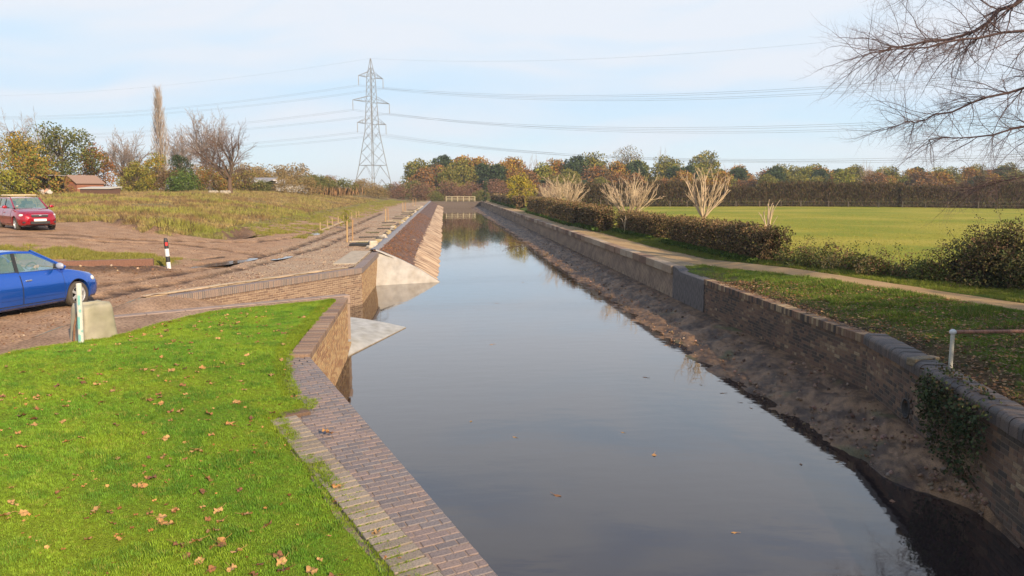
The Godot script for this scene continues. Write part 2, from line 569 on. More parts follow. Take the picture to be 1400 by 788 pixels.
	for z in steps(-8.4, -181.8, [[0, 0.07], [14, 0.09], [30, 0.25], [70, 0.8], [120, 1.5]]):
		var row := PackedVector3Array()
		var cr := PackedColorArray()
		var e := mud_edge(z)
		var wx := wall_x(z) - 0.02
		var k0 := ss(-8.4, -10.4, z)
		for k in 64:
			var t := k / 63.0
			var x := lerpf(wx, e - 0.7, t)
			var s := (wx - x) / maxf(wx - e, 0.05)
			var y := 0.34 * k0 * (1.0 - ss(-0.1, 1.05, s)) + 0.03 - 0.06 * s * s
			y += (0.08 * n2.get_noise_2d(x * 1.8, z * 1.1) + 0.05 * n3.get_noise_2d(x * 0.9, z * 0.5) + 0.02 * absf(n3.get_noise_2d(x * 1.7, z * 1.0)) + 0.022 * maxf(0.0, n3.get_noise_2d(x * 3.6, z * 2.6)) + 0.018 * maxf(0.0, n3.get_noise_2d(x * 6.0 + 20.0, z * 5.0))) * minf(1.0, s * 4.0) * (1.0 - 0.6 * ss(0.9, 1.2, s))
			row.append(Vector3(x, y - 0.4 * ss(1.0, 1.6, s), z))
			var g := clampf(0.5 + 0.8 * n2.get_noise_2d(x * 2.5, z * 2.0) + 0.6 * n3.get_noise_2d(x * 3.0, z * 2.5), 0, 1)
			var col := L(0.28, 0.158, 0.078).lerp(L(0.08, 0.045, 0.024), clampf(g * 1.5 - 0.25, 0, 1))
			col = col.lerp(L(0.10, 0.12, 0.03), clampf(2.4 * n2.get_noise_2d(x * 1.2 + 50.0, z * 1.0) - 0.75, 0, 0.6) * ss(-28, -22, z))
			cr.append(col)
		rows.append(row)
		cols.append(cr)
	mb.patch(rows, cols)
	structure("mud_bank", mb.mesh(), vmat("silt", 0.6, ntex(0.05, 0.6, 1.3, 512, 5, 11), 1.2, nnorm(0.07, 12.0, 512, 5, 12), 1.0, 0.4))
	# new bank on the yard side: bare soil above, pale matting at the water
	mb = MB.new()
	rows = []
	cols = []
	for z in steps(-36.62, -182.0, [[0, 0.11], [25, 0.2], [60, 0.5], [120, 1.5]]):
		var row := PackedVector3Array()
		var cr := PackedColorArray()
		var dent := 0.12 * exp(-pow((z + 92.0) / 1.2, 2.0)) + 0.1 * exp(-pow((z + 128.0) / 1.5, 2.0))
		for k in 20:
			var t := k / 19.0
			var x := lerpf(-3.42, -1.55, t)
			row.append(Vector3(x, lerpf(1.47, 0.60, t) + 0.05 * n3.get_noise_2d(x * 1.6, z * 1.2) + 0.06 * n2.get_noise_2d(x, z) + 0.1 * sin(t * PI) - dent, z))
			var g := clampf(0.5 + n3.get_noise_2d(x * 2.2, z * 1.6) * 1.2, 0, 1)
			cr.append(L(0.21, 0.11, 0.066).lerp(L(0.085, 0.045, 0.03), g))
		rows.append(row)
		cols.append(cr)
	mb.patch(rows, cols)
	structure("soil_bank", mb.mesh(), M.silt)
	mb = MB.new()
	rows = []
	cols = []
	for z in steps(-36.45, -182.0, [[0, 0.05], [25, 0.09], [60, 0.3], [120, 1.2]]):
		var row := PackedVector3Array()
		var cr := PackedColorArray()
		var lobe := 0.16 * n2.get_noise_2d(0.0, z * 0.35) + 0.07 * n2.get_noise_2d(9.0, z)
		var ridge := n3.get_noise_2d(1.0, z * 1.6) * 0.6 + n3.get_noise_2d(5.0, z * 4.0) * 0.5
		var dent := 0.2 * exp(-pow((z + 92.0) / 0.8, 2.0)) + 0.16 * exp(-pow((z + 128.0) / 1.0, 2.0))
		for k in 12:
			var t := k / 11.0
			var x := lerpf(-1.72 + 0.25 * n2.get_noise_2d(20.0, z * 0.7), -0.12 + lobe - 2.0 * dent, t)
			var y := lerpf(0.70, -0.16, t) + 0.06 * sin(t * PI) + 0.085 * ridge + 0.025 * n3.get_noise_2d(x * 0.5, z * 2.0) - dent * 0.4
			row.append(Vector3(x, y, z))
			var g := clampf(0.3 + n3.get_noise_2d(x * 0.35, z * 2.2) * 1.7, 0, 1)
			cr.append(L(0.56, 0.41, 0.28).lerp(L(0.24, 0.15, 0.10), g))
		rows.append(row)
		cols.append(cr)
	mb.patch(rows, cols)
	structure("bank_matting", mb.mesh(), M.grit)
	# the water of the canal and of the puddles
	var w := StandardMaterial3D.new()
	w.resource_name = "canal_water"
	w.albedo_color = L(0.022, 0.015, 0.014).linear_to_srgb()
	w.roughness = 0.025
	w.metallic_specular = 0.45
	w.uv1_triplanar = true
	w.uv1_world_triplanar = true
	w.uv1_scale = Vector3(0.11, 0.11, 0.3)
	w.normal_enabled = true
	w.normal_texture = nnorm(0.012, 5.0, 512, 4, 21)
	w.normal_scale = 0.06
	w.clearcoat_enabled = true
	w.clearcoat = 0.5
	w.clearcoat_roughness = 0.02
	M.water = w
	mb = MB.new()
	mb.quad(Vector3(-9, 0, 20), Vector3(9, 0, 20), Vector3(9, 0, -182.2), Vector3(-9, 0, -182.2), Color.WHITE)
	structure("water", mb.mesh(), w)
	var pw := StandardMaterial3D.new()
	pw.resource_name = "puddle_water"
	pw.albedo_color = L(0.10, 0.065, 0.045).linear_to_srgb()
	pw.roughness = 0.04
	pw.metallic_specular = 0.45
	for q in PUDDLES:
		mb = MB.new()
		var low := 99.0
		for k in 12:
			var a := TAU * k / 12.0
			var s: Vector2 = q[0] + (Vector2(cos(a), sin(a)) * 0.72 * q[1]).rotated(q[2])
			low = minf(low, gl0(s.x, s.y) - 0.008)
		var c0 := Vector3(q[0].x, low - 0.004, q[0].y)
		for k in 24:
			var a := TAU * k / 24.0
			var b := TAU * (k + 1) / 24.0
			var s: Vector2 = (Vector2(cos(a), sin(a)) * 1.2 * q[1]).rotated(q[2])
			var t: Vector2 = (Vector2(cos(b), sin(b)) * 1.2 * q[1]).rotated(q[2])
			mb.tri(c0, c0 + Vector3(t.x, 0, t.y), c0 + Vector3(s.x, 0, s.y), Color.WHITE)
		structure("puddle", mb.mesh(), pw)
	# canal bed, so that nothing is open below the water
	mb = MB.new()
	mb.quad(Vector3(-12, -0.8, 20), Vector3(12, -0.8, 20), Vector3(12, -0.8, -184), Vector3(-12, -0.8, -184), L(0.1, 0.07, 0.05))
	structure("canal_bed", mb.mesh(), M.silt)

func lawn_left(z: float) -> float:
	return lin([[-20.42, -3.05], [-20.36, -3.16], [-19.57, -4.22], [-18.66, -5.57], [-17.05, -6.18], [-15.54, -6.63], [-14.88, -7.54], [-14.06, -7.9], [-11.5, -12.0], [-8.0, -18.0], [14.0, -22.0]], z) + 0.07 * n3.get_noise_2d(2.0, z * 1.3)

func lawn_right(z: float) -> float:
	return lin([[-20.5, -2.95], [-14.2, -2.85], [-13.9, -2.78], [-12.4, -2.5], [-11.42, -2.16], [-11.4, -1.9], [-10.95, -1.92], [-10.72, -2.28], [-10.6, -2.27], [-9.03, -1.47], [-7.73, -0.82], [-6.64, -0.25], [-2.5, 1.6], [14.0, 1.7]], z) + 0.05 * n3.get_noise_2d(8.0, z * 2.0)

func lawn_y(x: float, z: float) -> float:
	return slope_y(z) + 0.035 + 0.035 * n1.get_noise_2d(x * 4.0, z * 4.0) + 0.02 * ss(-1, -5, x)

# ---------------------------------------------------------------- brickwork
var brick_cache := {}

func brick_mesh(size: Vector3, bev := 0.006) -> ArrayMesh:
	var k := "%.3f %.3f %.3f" % [size.x, size.y, size.z]
	if not brick_cache.has(k):
		var mb := MB.new()
		mb.cbox(Transform3D.IDENTITY, size, bev, Color.WHITE)
		brick_cache[k] = mb.mesh()
	return brick_cache[k]

func palette(called: String, cols: Array, rough := 0.85) -> Dictionary:
	var ms := []
	for i in cols.size():
		ms.append(cmat("%s_%d" % [called, i], cols[i], rough, M.brick_tex, 2.2, M.brick_norm, 0.7))
	return {"cols": cols, "mats": ms}

func lay(parent: Node, list: Array, pal: Dictionary, budget: int, called := "brick") -> void:
	list.sort_custom(func(a, b): return a.d < b.d)
	var mb := MB.new()
	for i in list.size():
		var b: Dictionary = list[i]
		if i < budget:
			var o := put(called, brick_mesh(b.size), pal.mats[b.pick], parent)
			o.transform = b.x
		else:
			mb.cbox(b.x, b.size, 0.006, pal.cols[b.pick])
	if mb.v.size():
		var o := put(called + "work", mb.mesh(), M.brick_stuff, parent)
		o.set_meta("kind", "stuff")

# bricks in courses over a face; along and up span it, out points off the wall
func course_face(o: Vector3, along: Vector3, out: Vector3, length: float, height: float, pal: Dictionary, keep: Callable, headers := false, proud := 0.0) -> Array:
	var list := []
	var up := Vector3.UP
	var basis := Basis(along, up, along.cross(up))
	if basis.z.dot(out) < 0.0:
		basis = Basis(-along, up, (-along).cross(up))
	var j := 0
	while (j + 1) * 0.075 <= height + 0.01:
		var y := j * 0.075 + 0.0375
		var s := 0.0
		var flip := j % 2 == 1
		var hd := headers and j % 3 == 1
		if flip: s = -0.1125
		while s < length:
			var w := 0.1125 if hd else 0.225
			var a := maxf(s, 0.0)
			var b := minf(s + w, length)
			s += w
			if b - a < 0.06: continue
			var mid := (a + b) * 0.5
			if not keep.call(mid, y): continue
			var sz := Vector3(b - a - 0.010, 0.065, 0.10)
			sz.x = snappedf(sz.x, 0.005)
			var p := o + along * mid + up * y + out * (-0.05 + proud + rng.randf_range(-0.004, 0.004))
			list.append({"x": Transform3D(basis, p), "size": sz, "d": p.distance_to(CAM), "pick": clampi(int(pal.cols.size() * (0.42 + 0.55 * n2.get_noise_2d(p.z * 1.2, p.y * 2.2) + rng.randfn(0.0, 0.2))), 0, pal.cols.size() - 1)})
		j += 1
	return list

func build_walls() -> void:
	M.brick_tex = ntex(0.06, 0.74, 1.2, 256, 4, 31)
	M.brick_norm = nnorm(0.12, 5.0, 256, 4, 32)
	vmat("brick_stuff", 0.85, M.brick_tex, 2.2, M.brick_norm, 0.7)
	var conc_tex := ntex(0.012, 0.84, 1.06, 512, 6, 33)
	var conc_norm := nnorm(0.12, 3.0, 512, 4, 34)
	vmat("concrete", 0.85, conc_tex, 0.45, conc_norm, 0.2)
	var old := vmat("old_concrete", 0.9, ntex(0.018, 0.5, 1.3, 512, 6, 35), 0.8, conc_norm, 0.7)
	old.uv1_scale = Vector3(1.5, 0.35, 1.5)
	var buff := palette("buff_brick", [L(0.40, 0.25, 0.12), L(0.34, 0.2, 0.1), L(0.45, 0.30, 0.15), L(0.30, 0.165, 0.085), L(0.42, 0.26, 0.13)])
	var plum := palette("plum_brick", [L(0.25, 0.165, 0.115), L(0.21, 0.135, 0.095), L(0.29, 0.2, 0.14), L(0.18, 0.115, 0.085), L(0.26, 0.165, 0.11)])
	var blue := palette("blue_brick", [L(0.20, 0.155, 0.14), L(0.225, 0.165, 0.145), L(0.165, 0.135, 0.128), L(0.25, 0.18, 0.15), L(0.19, 0.158, 0.15)], 0.6)
	var grey := palette("grey_sett", [L(0.265, 0.215, 0.165), L(0.23, 0.185, 0.14), L(0.29, 0.235, 0.18), L(0.25, 0.195, 0.145)], 0.8)
	var soot := palette("old_brick", [L(0.060, 0.045, 0.034), L(0.082, 0.056, 0.038), L(0.105, 0.068, 0.044), L(0.130, 0.078, 0.048), L(0.155, 0.088, 0.052), L(0.180, 0.098, 0.056), L(0.200, 0.115, 0.066), L(0.230, 0.140, 0.075), L(0.270, 0.180, 0.100), L(0.330, 0.235, 0.130)])
	var dark := palette("dark_coping", [L(0.072, 0.052, 0.043), L(0.09, 0.064, 0.05), L(0.06, 0.046, 0.039), L(0.11, 0.076, 0.056)], 0.6)
	# --- lock side paving: courses across the coping
	var pv := Node3D.new()
	pv.name = numbered("pavement")
	add_child(pv)
	pv.set_meta("kind", "structure")
	var e := Vector3(-0.375, 0, -0.927)
	var q := Vector3(-0.927, 0, 0.375)
	var tilt := 0.0725
	var o := Vector3(1.35, 0, -4.38)
	var list := []
	var row := 0
	var joint := MB.new()
	while row < 92:
		var base := o + e * (row + 0.5) * 0.1125
		var inner := inner_x(base.z)
		var width := (base.x - inner) / 0.927 + 0.1
		if base.z < -10.75: width = (base.x - lawn_right(base.z)) / 0.927 + 0.14
		var s := -0.1125 * (row % 2)
		while s < width:
			var a := maxf(s, 0.0)
			var b := minf(s + 0.225, width)
			s += 0.225
			if b - a < 0.05: continue
			var p := base + q * (a + b) * 0.5
			p.y = slope_y(p.z) - 0.032 + rng.randf_range(-0.004, 0.003)
			var sz := Vector3(snappedf(b - a - 0.011, 0.01), 0.065, 0.1015)
			var bs := Basis(q, Vector3.UP, q.cross(Vector3.UP))
			if p.z > -13.2: bs = Basis(Vector3.RIGHT, 0.0725 * 0.95) * bs
			bs = bs * Basis(Vector3.UP, rng.randf_range(-0.012, 0.012))
			list.append({"x": Transform3D(bs, p), "size": sz, "d": p.distance_to(CAM), "pick": rng.randi() % 5})
		row += 1
	lay(pv, list, blue, 300)
	joint = MB.new()
	var rows := []
	for z in [-4.3, -6.6, -9, -11, -13.15, -14.3]:
		var xe: float = 0.46 + 0.4043 * (z + 6.58) - 0.03
		rows.append(PackedVector3Array([Vector3(xe, slope_y(z) - 0.008, z), Vector3(xe - 1.3, slope_y(z) - 0.008, z)]))
	joint.patch(rows, L(0.29, 0.205, 0.16))
	var top: Array = rows
	for i in top.size() - 1:   # the lock wall below the edge
		var a: Vector3 = top[i][0] + Vector3(0.02, 0, 0)
		var b: Vector3 = top[i + 1][0] + Vector3(0.02, 0, 0)
		joint.quad(a, b, Vector3(b.x, -0.7, b.z), Vector3(a.x, -0.7, a.z), L(0.2, 0.13, 0.09))
	put("mortar", joint.mesh(), M.brick_stuff, pv)
	# --- strip of setts, standing a little proud, moss in its joints
	var st := Node3D.new()
	st.name = numbered("sett_strip")
	add_child(st)
	st.set_meta("kind", "structure")
	list = []
	var d2 := Vector3(-0.447, 0, -0.894)
	var across := Vector3(-0.894, 0, 0.447)
	var moss := MB.new()
	for k in 50:
		var c := Vector3(0.90, 0, -4.68) + d2 * k * 0.142 + across * 0.19
		if c.z < -10.66: break
		c.y = slope_y(c.z) + 0.0 + rng.randf_range(-0.005, 0.006)
		var bs := Basis(Vector3.RIGHT, 0.069) * Basis(across, Vector3.UP, across.cross(Vector3.UP)) * Basis(Vector3.UP, rng.randf_range(-0.03, 0.03))
		list.append({"x": Transform3D(bs, c), "size": Vector3(0.37 if k % 3 else 0.36, 0.10, 0.114 if k % 2 else 0.119), "d": c.distance_to(CAM), "pick": rng.randi() % 4})
		var amount := int(60.0 * clampf(ss(-9.8, -7.6, c.z) + 0.1, 0, 1))
		for m in amount:
			var t := rng.randf_range(-0.5, 0.5) * 0.36
			if n3.get_noise_2d(t * 9.0, k * 3.1) < -0.12: continue
			var p := c + across * t + d2 * (0.071 + rng.randf_range(-0.016, 0.016)) + Vector3(0, 0.038, 0)
			for b in 3:
				moss.leaf(p, (Vector3.UP * 0.7 + rdir()).normalized(), rdir(), rng.randf_range(0.012, 0.026), 0.018, jit(L(0.16, 0.20, 0.02), 0.4))
	lay(st, list, grey, 300, "sett")
	var far_end := put("sett", brick_mesh(Vector3(0.40, 0.10, 0.20)), palette("rusty_sett", [L(0.14, 0.085, 0.055)]).mats[0], st)
	far_end.transform = Transform3D(Basis(Vector3.RIGHT, 0.069) * Basis(across, Vector3.UP, across.cross(Vector3.UP)), Vector3(-2.16, slope_y(-10.78) + 0.002, -10.82))
	var mo := put("moss", moss.mesh(), vmat("moss_m", 0.95), st)
	mo.set_meta("kind", "stuff")
	joint = MB.new()
	for k in 2: pass
	var ja := Vector3(0.92, 0, -4.66)
	var jb := Vector3(-2.1, 0, -10.70)
	joint.quad(Vector3(ja.x, slope_y(ja.z) + 0.02, ja.z), Vector3(jb.x, slope_y(jb.z) + 0.02, jb.z), Vector3(jb.x, slope_y(jb.z) + 0.02, jb.z) + across * 0.36, Vector3(ja.x, slope_y(ja.z) + 0.02, ja.z) + across * 0.36, L(0.10, 0.075, 0.05))
	put("mortar", joint.mesh(), M.brick_stuff, st)
	# --- pier: retaining wall between the lawn and the slipway
	var pa := Vector3(-2.47, 0, -13.7)
	var pb := Vector3(-2.69, 0, -21.1)
	var al := (pb - pa).normalized()
	var out := Vector3(-al.z, 0, al.x)
	if out.x < 0: out = -out
	var ln := pa.distance_to(pb)
	var w := thing("retaining_wall", "sunlit yellow-brown brick retaining wall below the edge of the green lawn", "wall")
	list = course_face(pa + Vector3(0, -0.15, 0), al, out, ln, 1.42, buff, func(s, y): return true, true)
	lay(w, list, buff, 300)
	list = course_face(pa + Vector3(0, -0.15, 0) + al * 1.6, al, out, ln - 1.6, 0.42, buff, func(s, y): return true, false, 0.075)
	lay(w, list, buff, 0, "plinth_brick")
	var core := MB.new()
	core.box(Transform3D(Basis(al, Vector3.UP, al.cross(Vector3.UP)), (pa + pb) * 0.5 - out * 0.207 + Vector3(0, 0.43, 0)), Vector3(ln - 0.01, 1.7, 0.40), L(0.42, 0.29, 0.17))
	put("mortar", core.mesh(), M.brick_stuff, w)
	list = []
	for k in int(ln / 0.1125):
		var p := pa + al * (k + 0.5) * 0.1125 - out * 0.15
		p.y = 1.40 + rng.randf_range(-0.008, 0.008)
		list.append({"x": Transform3D(Basis(out, Vector3.UP, out.cross(Vector3.UP)) * Basis(Vector3.UP, rng.randf_range(-0.03, 0.03)), p), "size": Vector3(0.36, 0.12, 0.098), "d": p.distance_to(CAM), "pick": rng.randi() % 5})
	lay(w, list, plum, 100, "coping_brick")
	# --- slipway near side: coping strip along the lawn's far edge
	var ns := thing("slipway_kerb", "flat mauve concrete kerb along the lawn's far edge, above the slipway", "kerb")
	var na := Vector3(NEAR_A.x, 1.33, NEAR_A.y)
	var nb := Vector3(NEAR_B.x, 1.33, NEAR_B.y)
	var nd := (nb - na).normalized()
	var cm := MB.new()
	for k in 7:
		var seg := na.distance_to(nb) / 7.0
		cm.cbox(Transform3D(Basis(nd, Vector3.UP, nd.cross(Vector3.UP)), na + nd * (k + 0.5) * seg), Vector3(seg - 0.008, 0.24, 0.34), 0.015, jit(L(0.30, 0.22, 0.18), 0.08))
	put("coping", cm.mesh(), M.concrete, ns)
	cm = MB.new()
	cm.box(Transform3D(Basis(nd, Vector3.UP, nd.cross(Vector3.UP)), (na + nb) * 0.5 + Vector3(0, -1.0, 0)), Vector3(na.distance_to(nb) - 0.02, 1.75, 0.28), L(0.28, 0.2, 0.15))
	put("wall_face", cm.mesh(), M.concrete, ns)
	# --- slipway wall (far side) and its return along the canal
	var wa := Vector3(WING_A.x, 0, WING_A.y)
	var wb := Vector3(WING_B.x, 0, WING_B.y)
	al = (wb - wa).normalized()
	out = Vector3(-al.z, 0, al.x)
	if out.x < 0: out = -out
	ln = wa.distance_to(wb)
	w = thing("slipway_wall", "low brown brick wall with blue-grey soldier coping dropping beside the slipway", "wall")
	var hide := func(s, y):
		var p: Vector3 = wa + al * s
		return y - 0.15 > ramp_y(p.x + 0.05, p.z) - 0.12
	list = course_face(wa + Vector3(0, -0.15, 0), al, out, ln, 1.36, plum, hide)
	lay(w, list, plum, 300)
	var ra := Vector3(-3.18, 0, -36.2)
	list = course_face(ra + Vector3(0, -0.15, 0), Vector3(0, 0, 1), Vector3(1, 0, 0), 6.7, 1.36, plum, func(s, y): return true)
	lay(w, list, buff, 0, "return_brick")
	core = MB.new()
	core.box(Transform3D(Basis(al, Vector3.UP, al.cross(Vector3.UP)), (wa + wb) * 0.5 - out * 0.187 + Vector3(0, 0.5, 0)), Vector3(ln - 0.02, 1.825, 0.36), L(0.47, 0.36, 0.25))
	core.box(Transform3D(Basis(al, Vector3.UP, al.cross(Vector3.UP)), (wa + wb) * 0.5 - out * 0.14 + Vector3(0, 1.31, 0)), Vector3(ln - 0.02, 0.21, 0.326), L(0.42, 0.32, 0.23))
	core.box(Transform3D(Basis.IDENTITY, Vector3(-3.18 - 0.187, 0.4, -32.9)), Vector3(0.36, 1.6, 6.6), L(0.47, 0.36, 0.25))
	put("mortar", core.mesh(), M.brick_stuff, w)
	list = []
	for k in int((ln + 0.2) / 0.076):
		var p := wa + al * (k + 0.2) * 0.076 - out * 0.14
		p.y = 1.31 + rng.randf_range(-0.004, 0.004)
		list.append({"x": Transform3D(Basis(out, Vector3.UP, out.cross(Vector3.UP)), p), "size": Vector3(0.34, 0.22, 0.062), "d": p.distance_to(CAM), "pick": rng.randi() % 5})
	lay(w, list, blue, 140, "coping_brick")
	list = []
	for k in int(7.6 / 0.076):
		var p := Vector3(-3.18 - 0.14, 1.31, -29.55 - (k + 0.5) * 0.076)
		list.append({"x": Transform3D(Basis.IDENTITY, p), "size": Vector3(0.34, 0.22, 0.067), "d": p.distance_to(CAM), "pick": rng.randi() % 5})
	lay(w, list, blue, 40, "coping_brick")
	# pale slab of concrete behind the corner, and the haunch along the coping's back
	var slab := MB.new()
	slab.cbox(at(Vector3(-3.98, 1.40, -33.6)), Vector3(0.9, 0.16, 6.2), 0.02, L(0.42, 0.345, 0.25))
	var so := put("concrete_slab", slab.mesh(), M.concrete)
	tag(so, "long pale concrete slab laid flat behind the brick corner by the canal", "slab")
	var hn := MB.new()
	for k in 12:
		var p := wa + al * (0.4 + (k + 0.5) * ln / 12.5) - out * 0.44
		hn.cbox(Transform3D(Basis(al, Vector3.UP, al.cross(Vector3.UP)), Vector3(p.x, 1.385 + 0.02 * rng.randf(), p.z)), Vector3(ln / 12.5, 0.16, 0.26), 0.03, jit(L(0.42, 0.31, 0.2), 0.1))
	put("haunch", hn.mesh(), M.concrete, w)
	# --- concrete end face of the new bank
	var fl := MB.new()
	var t0 := Vector3(-3.3, 1.50, -36.9)
	var tip := Vector3(-0.28, -0.02, -36.3)
	var b0 := Vector3(-3.2, -0.6, -34.6)
	var frows := []
	for i in 33:
		var r := PackedVector3Array()
		for k in 41:
			var s := k / 40.0
			var hi := t0.lerp(tip, s) + Vector3(0, 0.13 * sin(s * PI) + 0.03, 0)
			var lo := b0.lerp(Vector3(-0.25, -0.6, -36.2), s)
			r.append(lo.lerp(hi, i / 32.0) + Vector3(0, 0, 0.06 * sin(i / 32.0 * PI) + 0.008 * n3.get_noise_2d(s * 4.0, i * 0.3)))
		frows.append(r)
	fl.patch(frows, stained(frows, L(0.42, 0.385, 0.345), L(0.33, 0.285, 0.23)))
	var trow := []
	for k in 41:
		var hi: Vector3 = frows[32][k]
		trow.append(PackedVector3Array([hi, hi + Vector3(0, 0.015, -0.12), hi + Vector3(0, -0.5, -0.4)]))
	fl.patch(trow, L(0.42, 0.385, 0.345))
	var fo := put("bank_end_wall", fl.mesh(), M.concrete)
	tag(fo, "large pale triangular concrete face ending the soil bank at the water", "wall")
	# --- low concrete tongue at the pier's foot
	fl = MB.new()
	var ta := Vector3(-3.1, 0.26, -25.0)
	var tb := Vector3(-1.28, 0.02, -24.3)
	var tc := Vector3(-2.60, 0.03, -20.1)
	var td := Vector3(-2.78, 0.22, -21.2)
	var prow := []
	for i in 31:
		var r := PackedVector3Array()
		for k in 25:
			var s := k / 24.0
			r.append(td.lerp(ta, i / 30.0).lerp(tc.lerp(tb, i / 30.0), s) + Vector3(0, 0.03 * sin(s * PI), 0))
		prow.append(r)
	fl.patch(prow, stained(prow, L(0.44, 0.43, 0.40), L(0.32, 0.30, 0.25)))
	for i in 30:
		var a: Vector3 = prow[i][24]
		var b: Vector3 = prow[i + 1][24]
		fl.quad(a, b, b + Vector3(-0.03, -0.3, 0), a + Vector3(-0.03, -0.3, 0), L(0.33, 0.27, 0.2))
	for k in 24:
		fl.quad(prow[30][k], prow[30][k + 1], prow[30][k + 1] + Vector3(0, -0.8, 0), prow[30][k] + Vector3(0, -0.8, 0), L(0.4, 0.33, 0.25))
	fo = put("concrete_apron", fl.mesh(), M.concrete)
	tag(fo, "small grey concrete apron pointing into the water beyond the brick pier", "apron")
	# --- towpath wall: long concrete length with coping slabs
	w = thing("towpath_wall", "long grey concrete canal wall with rust-stained coping slabs along the towpath", "wall")
	var cw := MB.new()
	var r0 := []
	var rc := []
	for j in 7:
		var r := PackedVector3Array()
		var cr := PackedColorArray()
		for z in steps(-27.7, -182.0, [[0, 0.35], [40, 1.0], [100, 3.0]]):
			r.append(Vector3(8.45 + 0.012 * n3.get_noise_2d(z, j * 3.0), -0.5 + j * 0.29, z))
			var g := clampf(0.5 + 1.3 * n3.get_noise_2d(z * 2.2, j * 0.25), 0, 1)
			cr.append(L(0.36, 0.255, 0.165).lerp(L(0.21, 0.145, 0.10), g))
		r0.append(r)
		rc.append(cr)
	cw.patch(r0, rc)
	put("wall_face", cw.mesh(), old, w)
	var slab_mats := []
	for c in [L(0.33, 0.235, 0.15), L(0.24, 0.145, 0.085), L(0.40, 0.30, 0.20), L(0.17, 0.095, 0.058), L(0.29, 0.18, 0.11)]:
		slab_mats.append(cmat("coping_slab_%d" % slab_mats.size(), c, 0.9, conc_tex, 1.1, conc_norm, 0.7))
	var sm := MB.new()
	sm.cbox(Transform3D.IDENTITY, Vector3(0.42, 0.30, 1.17), 0.015, Color.WHITE)
	var smesh := sm.mesh()
	for k in 128:
		var z := -28.4 - k * 1.2
		if z < -181: break
		var so2 := put("coping_slab", smesh, slab_mats[rng.randi() % 5], w)
		so2.position = Vector3(8.57 + rng.randf_range(-0.015, 0.015), 1.40 + rng.randf_range(-0.008, 0.008), z)
	# rendered panel with a swept top where the wall drops
	cw = MB.new()
	r0 = []
	var zz := steps(-27.76, -24.3, [[0, 0.12], [4, 0.3]])
	for j in 4:
		var r := PackedVector3Array()
		for z in zz:
			var ytop := 1.56 - 0.14 * ss(-27.7, -26.7, z)
			r.append(Vector3([8.42, 8.42, 8.44, 8.80][j], [-0.5, ytop - 0.04, ytop, ytop][j], z))
		r0.append(r)
	cw.patch(r0, L(0.135, 0.115, 0.105))
	cw.quad(Vector3(8.42, -0.5, -24.3), Vector3(8.8, -0.5, -24.3), Vector3(8.8, 1.42, -24.3), Vector3(8.42, 1.42, -24.3), L(0.135, 0.115, 0.105))
	cw.quad(Vector3(8.42, -0.5, -27.76), Vector3(8.8, -0.5, -27.76), Vector3(8.8, 1.56, -27.76), Vector3(8.42, 1.56, -27.76), L(0.135, 0.115, 0.105))
	put("render_panel", cw.mesh(), old, w)
	# --- old brick length with its dark coping, turning in towards the lock
	var ow := thing("old_canal_wall", "dark weathered red-brown brick canal wall with mossy stains below the grass bank", "wall")
	var keep_all := func(s, y): return true
	var za := Vector3(8.45, -0.15, -24.35)
	list = course_face(za, Vector3(0, 0, 1), Vector3(-1, 0, 0), 9.85, 1.45, soot, keep_all, true)
	var ca := Vector3(8.45, -0.15, -14.5)
	var cb := Vector3(wall_x(-5.0), -0.15, -5.0)
	al = (cb - ca).normalized()
	out = Vector3(al.z, 0, -al.x)
	if out.x > 0: out = -out
	var l2 := ca.distance_to(cb)
	var hole := Vector3(7.95, 0.62, -12.3)
	var keep_pipe := func(s, y):
		var p: Vector3 = ca + al * s + Vector3(0, y, 0)
		return p.distance_to(hole) > 0.24
	list.append_array(course_face(ca, al, out, l2, 1.45, soot, keep_pipe, true))
	lay(ow, list, soot, 300)
	core = MB.new()
	core.box(Transform3D(Basis.IDENTITY, Vector3(8.45 + 0.207, 0.35, -19.43)), Vector3(0.40, 1.9, 9.85), L(0.16, 0.11, 0.075))
	var sh := (hole - ca).dot(al)
	for cq in [[0.0, sh - 0.2, -0.6, 1.3], [sh + 0.2, l2, -0.6, 1.3], [sh - 0.2, sh + 0.2, hole.y + 0.19, 1.3], [sh - 0.2, sh + 0.2, -0.6, hole.y - 0.19]]:
		core.box(Transform3D(Basis(al, Vector3.UP, al.cross(Vector3.UP)), Vector3(ca.x, (cq[2] + cq[3]) * 0.5, ca.z) + al * (cq[0] + cq[1]) * 0.5 - out * 0.207), Vector3(cq[1] - cq[0], cq[3] - cq[2], 0.40), L(0.16, 0.11, 0.075))
	put("mortar", core.mesh(), M.brick_stuff, ow)
	list = []
	for k in int(9.8 / 0.113):
		var p := Vector3(8.45 + 0.12, 1.37 + rng.randf_range(-0.006, 0.006), -14.6 - (k + 0.5) * 0.113)
		list.append({"x": Transform3D(Basis.IDENTITY, p), "size": Vector3(0.31, 0.17, 0.10), "d": p.distance_to(CAM), "pick": rng.randi() % soot.cols.size()})
	lay(ow, list, soot, 90, "coping_brick")
	# bullnosed dark coping of the turn
	var bull := MB.new()
	var prof := []
	for k in 9:
		var a := PI * 0.5 * k / 8.0
		prof.append(Vector2(-0.15 + 0.10 - 0.10 * sin(a) - 0.06, 0.02 + 0.10 * cos(a)))
